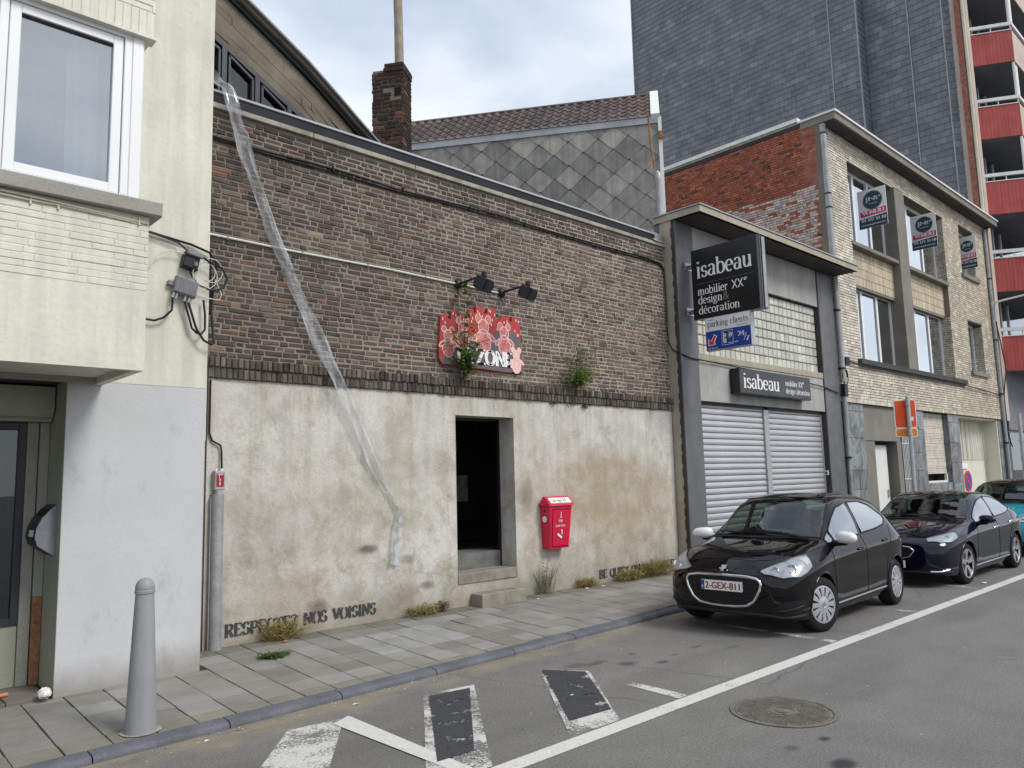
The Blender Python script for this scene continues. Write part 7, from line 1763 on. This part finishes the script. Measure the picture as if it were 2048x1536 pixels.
def tuft(name, x, y, r, h, k, cols, label, lean=.5, z=.155, cat='weed', ry=.08):
    m = MB()
    for i in range(k):
        a = random.uniform(0, 6.28); q = random.random() ** .7; b = Vector((x + r * q * math.cos(a) * .75, y + ry * q * math.sin(a), z - .02)); b.y = min(b.y, 8.145)
        tipv = Vector((random.gauss(0, lean) * h, random.gauss(-.15, lean * .5) * h, h * random.uniform(.35, 1.05))); w_ = Vector((random.uniform(-1, 1), random.uniform(-1, 1), 0)).normalized() * random.uniform(.0008, .0022)
        c = clampcol(lerp(cols[0], cols[1], random.random()), random.uniform(.65, 1.2)); mid = b + tipv * .55 + Vector((0, 0, .08 * h)); tip = b + tipv; tip.y = min(tip.y, 8.14)
        m.add([b - w_, b + w_, mid + w_ * .8, tip, mid - w_ * .8], [(0, 1, 2, 3, 4)], c)
        if random.random() < .6:
            for _ in range(5):
                p = mid.lerp(tip, random.random()); d = Vector((random.gauss(0, 1), random.gauss(0, 1), random.gauss(.3, .7))); leaf(m, p, d, .024, .005, c)
    o = m.build(name, 'dry_grass'); tag(o, label, cat); return o
DR = (srgb(184, 166, 116), srgb(150, 142, 86)); GRN = (srgb(64, 92, 40), srgb(92, 112, 58))
tuft('weed_tuft', 4.06, 8.06, .24, .24, 520, DR, 'dry yellow weed tuft in front of the first stencilled word')
tuft('moss_patch', 3.66, 7.45, .15, .06, 380, GRN, 'low dark green weed patch between the paving slabs', .9, .125, ry=.09)
tuft('weed_tuft', 5.95, 8.06, .30, .15, 420, DR, 'low dry weed tuft left of the concrete steps')
tuft('weed_tuft', 6.25, 8.09, .09, .17, 120, (srgb(96, 80, 62), srgb(112, 104, 66)), 'brownish withered weed beside the low dry tuft, left of the steps', .45)
tuft('weed_tuft', 8.15, 8.09, .24, .52, 110, (srgb(136, 128, 92), srgb(110, 116, 76)), 'tall thin green-brown weed under the red bin', .2); tuft_fill = None
tuft('weed_tuft', 9.05, 8.08, .26, .16, 360, DR, 'short dry weed tuft right of the red bin')
tuft('weed_tuft', 10.05, 8.04, .40, .20, 650, DR, 'wide dry weed clump under the second stencilled words')
tuft('weed_tuft', 10.75, 8.04, .50, .30, 900, DR, 'largest dry weed clump at the right end of the plaster wall')
# ---- litter
def crumple(name, c, r, mat, label, cat, sx=1, sz=.8):
    m = MB(); rows = []
    for i in range(9):
        ph = -math.pi / 2 + math.pi * i / 8; rows.append([])
        for k in range(15):
            th = 2 * math.pi * k / 14; d = Vector((math.cos(ph) * math.cos(th), math.cos(ph) * math.sin(th), math.sin(ph))); q = r * (1 + .28 * nz(d.x * 2.2 + c[0], d.y * 2.2, d.z * 2.2) + .12 * nz(d.x * 6, d.y * 6, d.z * 6 + c[1]))
            rows[-1].append((c[0] + d.x * q * sx, c[1] + d.y * q, c[2] + r * sz + d.z * q * sz))
    m.grid(rows); return tag(m.build(name, mat, None, 25), label, cat)
crumple('paper_ball', (1.66, 7.40, .145), .052, 'paper', 'crumpled ball of white paper at the foot of the door jamb', 'litter')
m = MB(); m.tube([(1.10, 7.62, .165), (1.46, 7.70, .165)], .016, 10); tag(m.build('wooden_stick', 'orange_litter', None, 50), 'pale orange wooden stick end lying in the alcove', 'litter')
def scrap(x, y, z, s, mat, label, k=5):
    a0 = random.uniform(0, 6.28); P = [(x + s * random.uniform(.6, 1.2) * math.cos(a0 + 6.28 * i / k), y + s * .6 * random.uniform(.6, 1.2) * math.sin(a0 + 6.28 * i / k), z + .004 + random.uniform(0, .25) * s) for i in range(k)]
    P2 = [(a, b, c - .0025) for a, b, c in P]
    m = MB(); m.add(P + P2, [tuple(range(k)), tuple(range(2 * k - 1, k - 1, -1))] + [(i, k + i, k + (i + 1) % k, (i + 1) % k) for i in range(k)])
    tag(m.build('litter_scrap', mat), label, 'litter')
scrap(4.03, 7.92, .15, .05, 'orange_litter', 'orange scrap of litter under the yellow weed tuft')
scrap(8.92, 7.95, .15, .045, 'paper', 'white paper scrap on the pavement left of the short dry tuft')
scrap(9.28, 7.93, .15, .05, 'paper', 'white paper scrap on the pavement right of the short dry tuft')
scrap(7.80, 7.86, .145, .03, 'paper', 'small white scrap at the right end of the step blocks')
scrap(13.95, 4.05, .0, .07, 'paper', 'white paper lying by the front wheel of the navy car')
scrap(3.58, 5.78, .0, .03, 'paper', 'white scrap in the gutter before the first hatched stripe')
scrap(2.62, 5.86, .0, .022, 'orange_litter', 'yellowish cigarette end in the gutter near the bollard')
scrap(2.35, 5.80, .0, .022, 'paper', 'pale cigarette end in the gutter nearest the bollard')
scrap(4.95, 4.62, .002, .025, 'paper', 'white crumb of litter between the two painted-out stripes')
# fine crumbs nobody could count
m = MB()
for i in range(420):
    g = random.random()
    if g < .45: x = random.uniform(1.2, 9); y = kf(x) - abs(random.gauss(.03, .10)); z = .002
    elif g < .75: x = random.uniform(3.1, 10); y = 8.13 - abs(random.gauss(0, .3)); z = PZ(y) + .002
    else: x = random.uniform(2, 9); y = random.uniform(1.5, 5.7); z = .002
    s = random.uniform(.002, .007); c = random.choice([srgb(206, 202, 192), srgb(170, 150, 110), srgb(90, 84, 74), srgb(214, 212, 206)])
    m.ob(Fr((x, y, z), (math.cos(i), math.sin(i), 0), (-math.sin(i), math.cos(i), 0)), -s, s, -s * .5, s * .5, 0, s * .5, c)
tag(m.build('gutter_grit', 'slab'), 'fine scattered grit and crumbs along the kerb and wall', 'grit', kind='stuff')
bpy.context.view_layer.update()
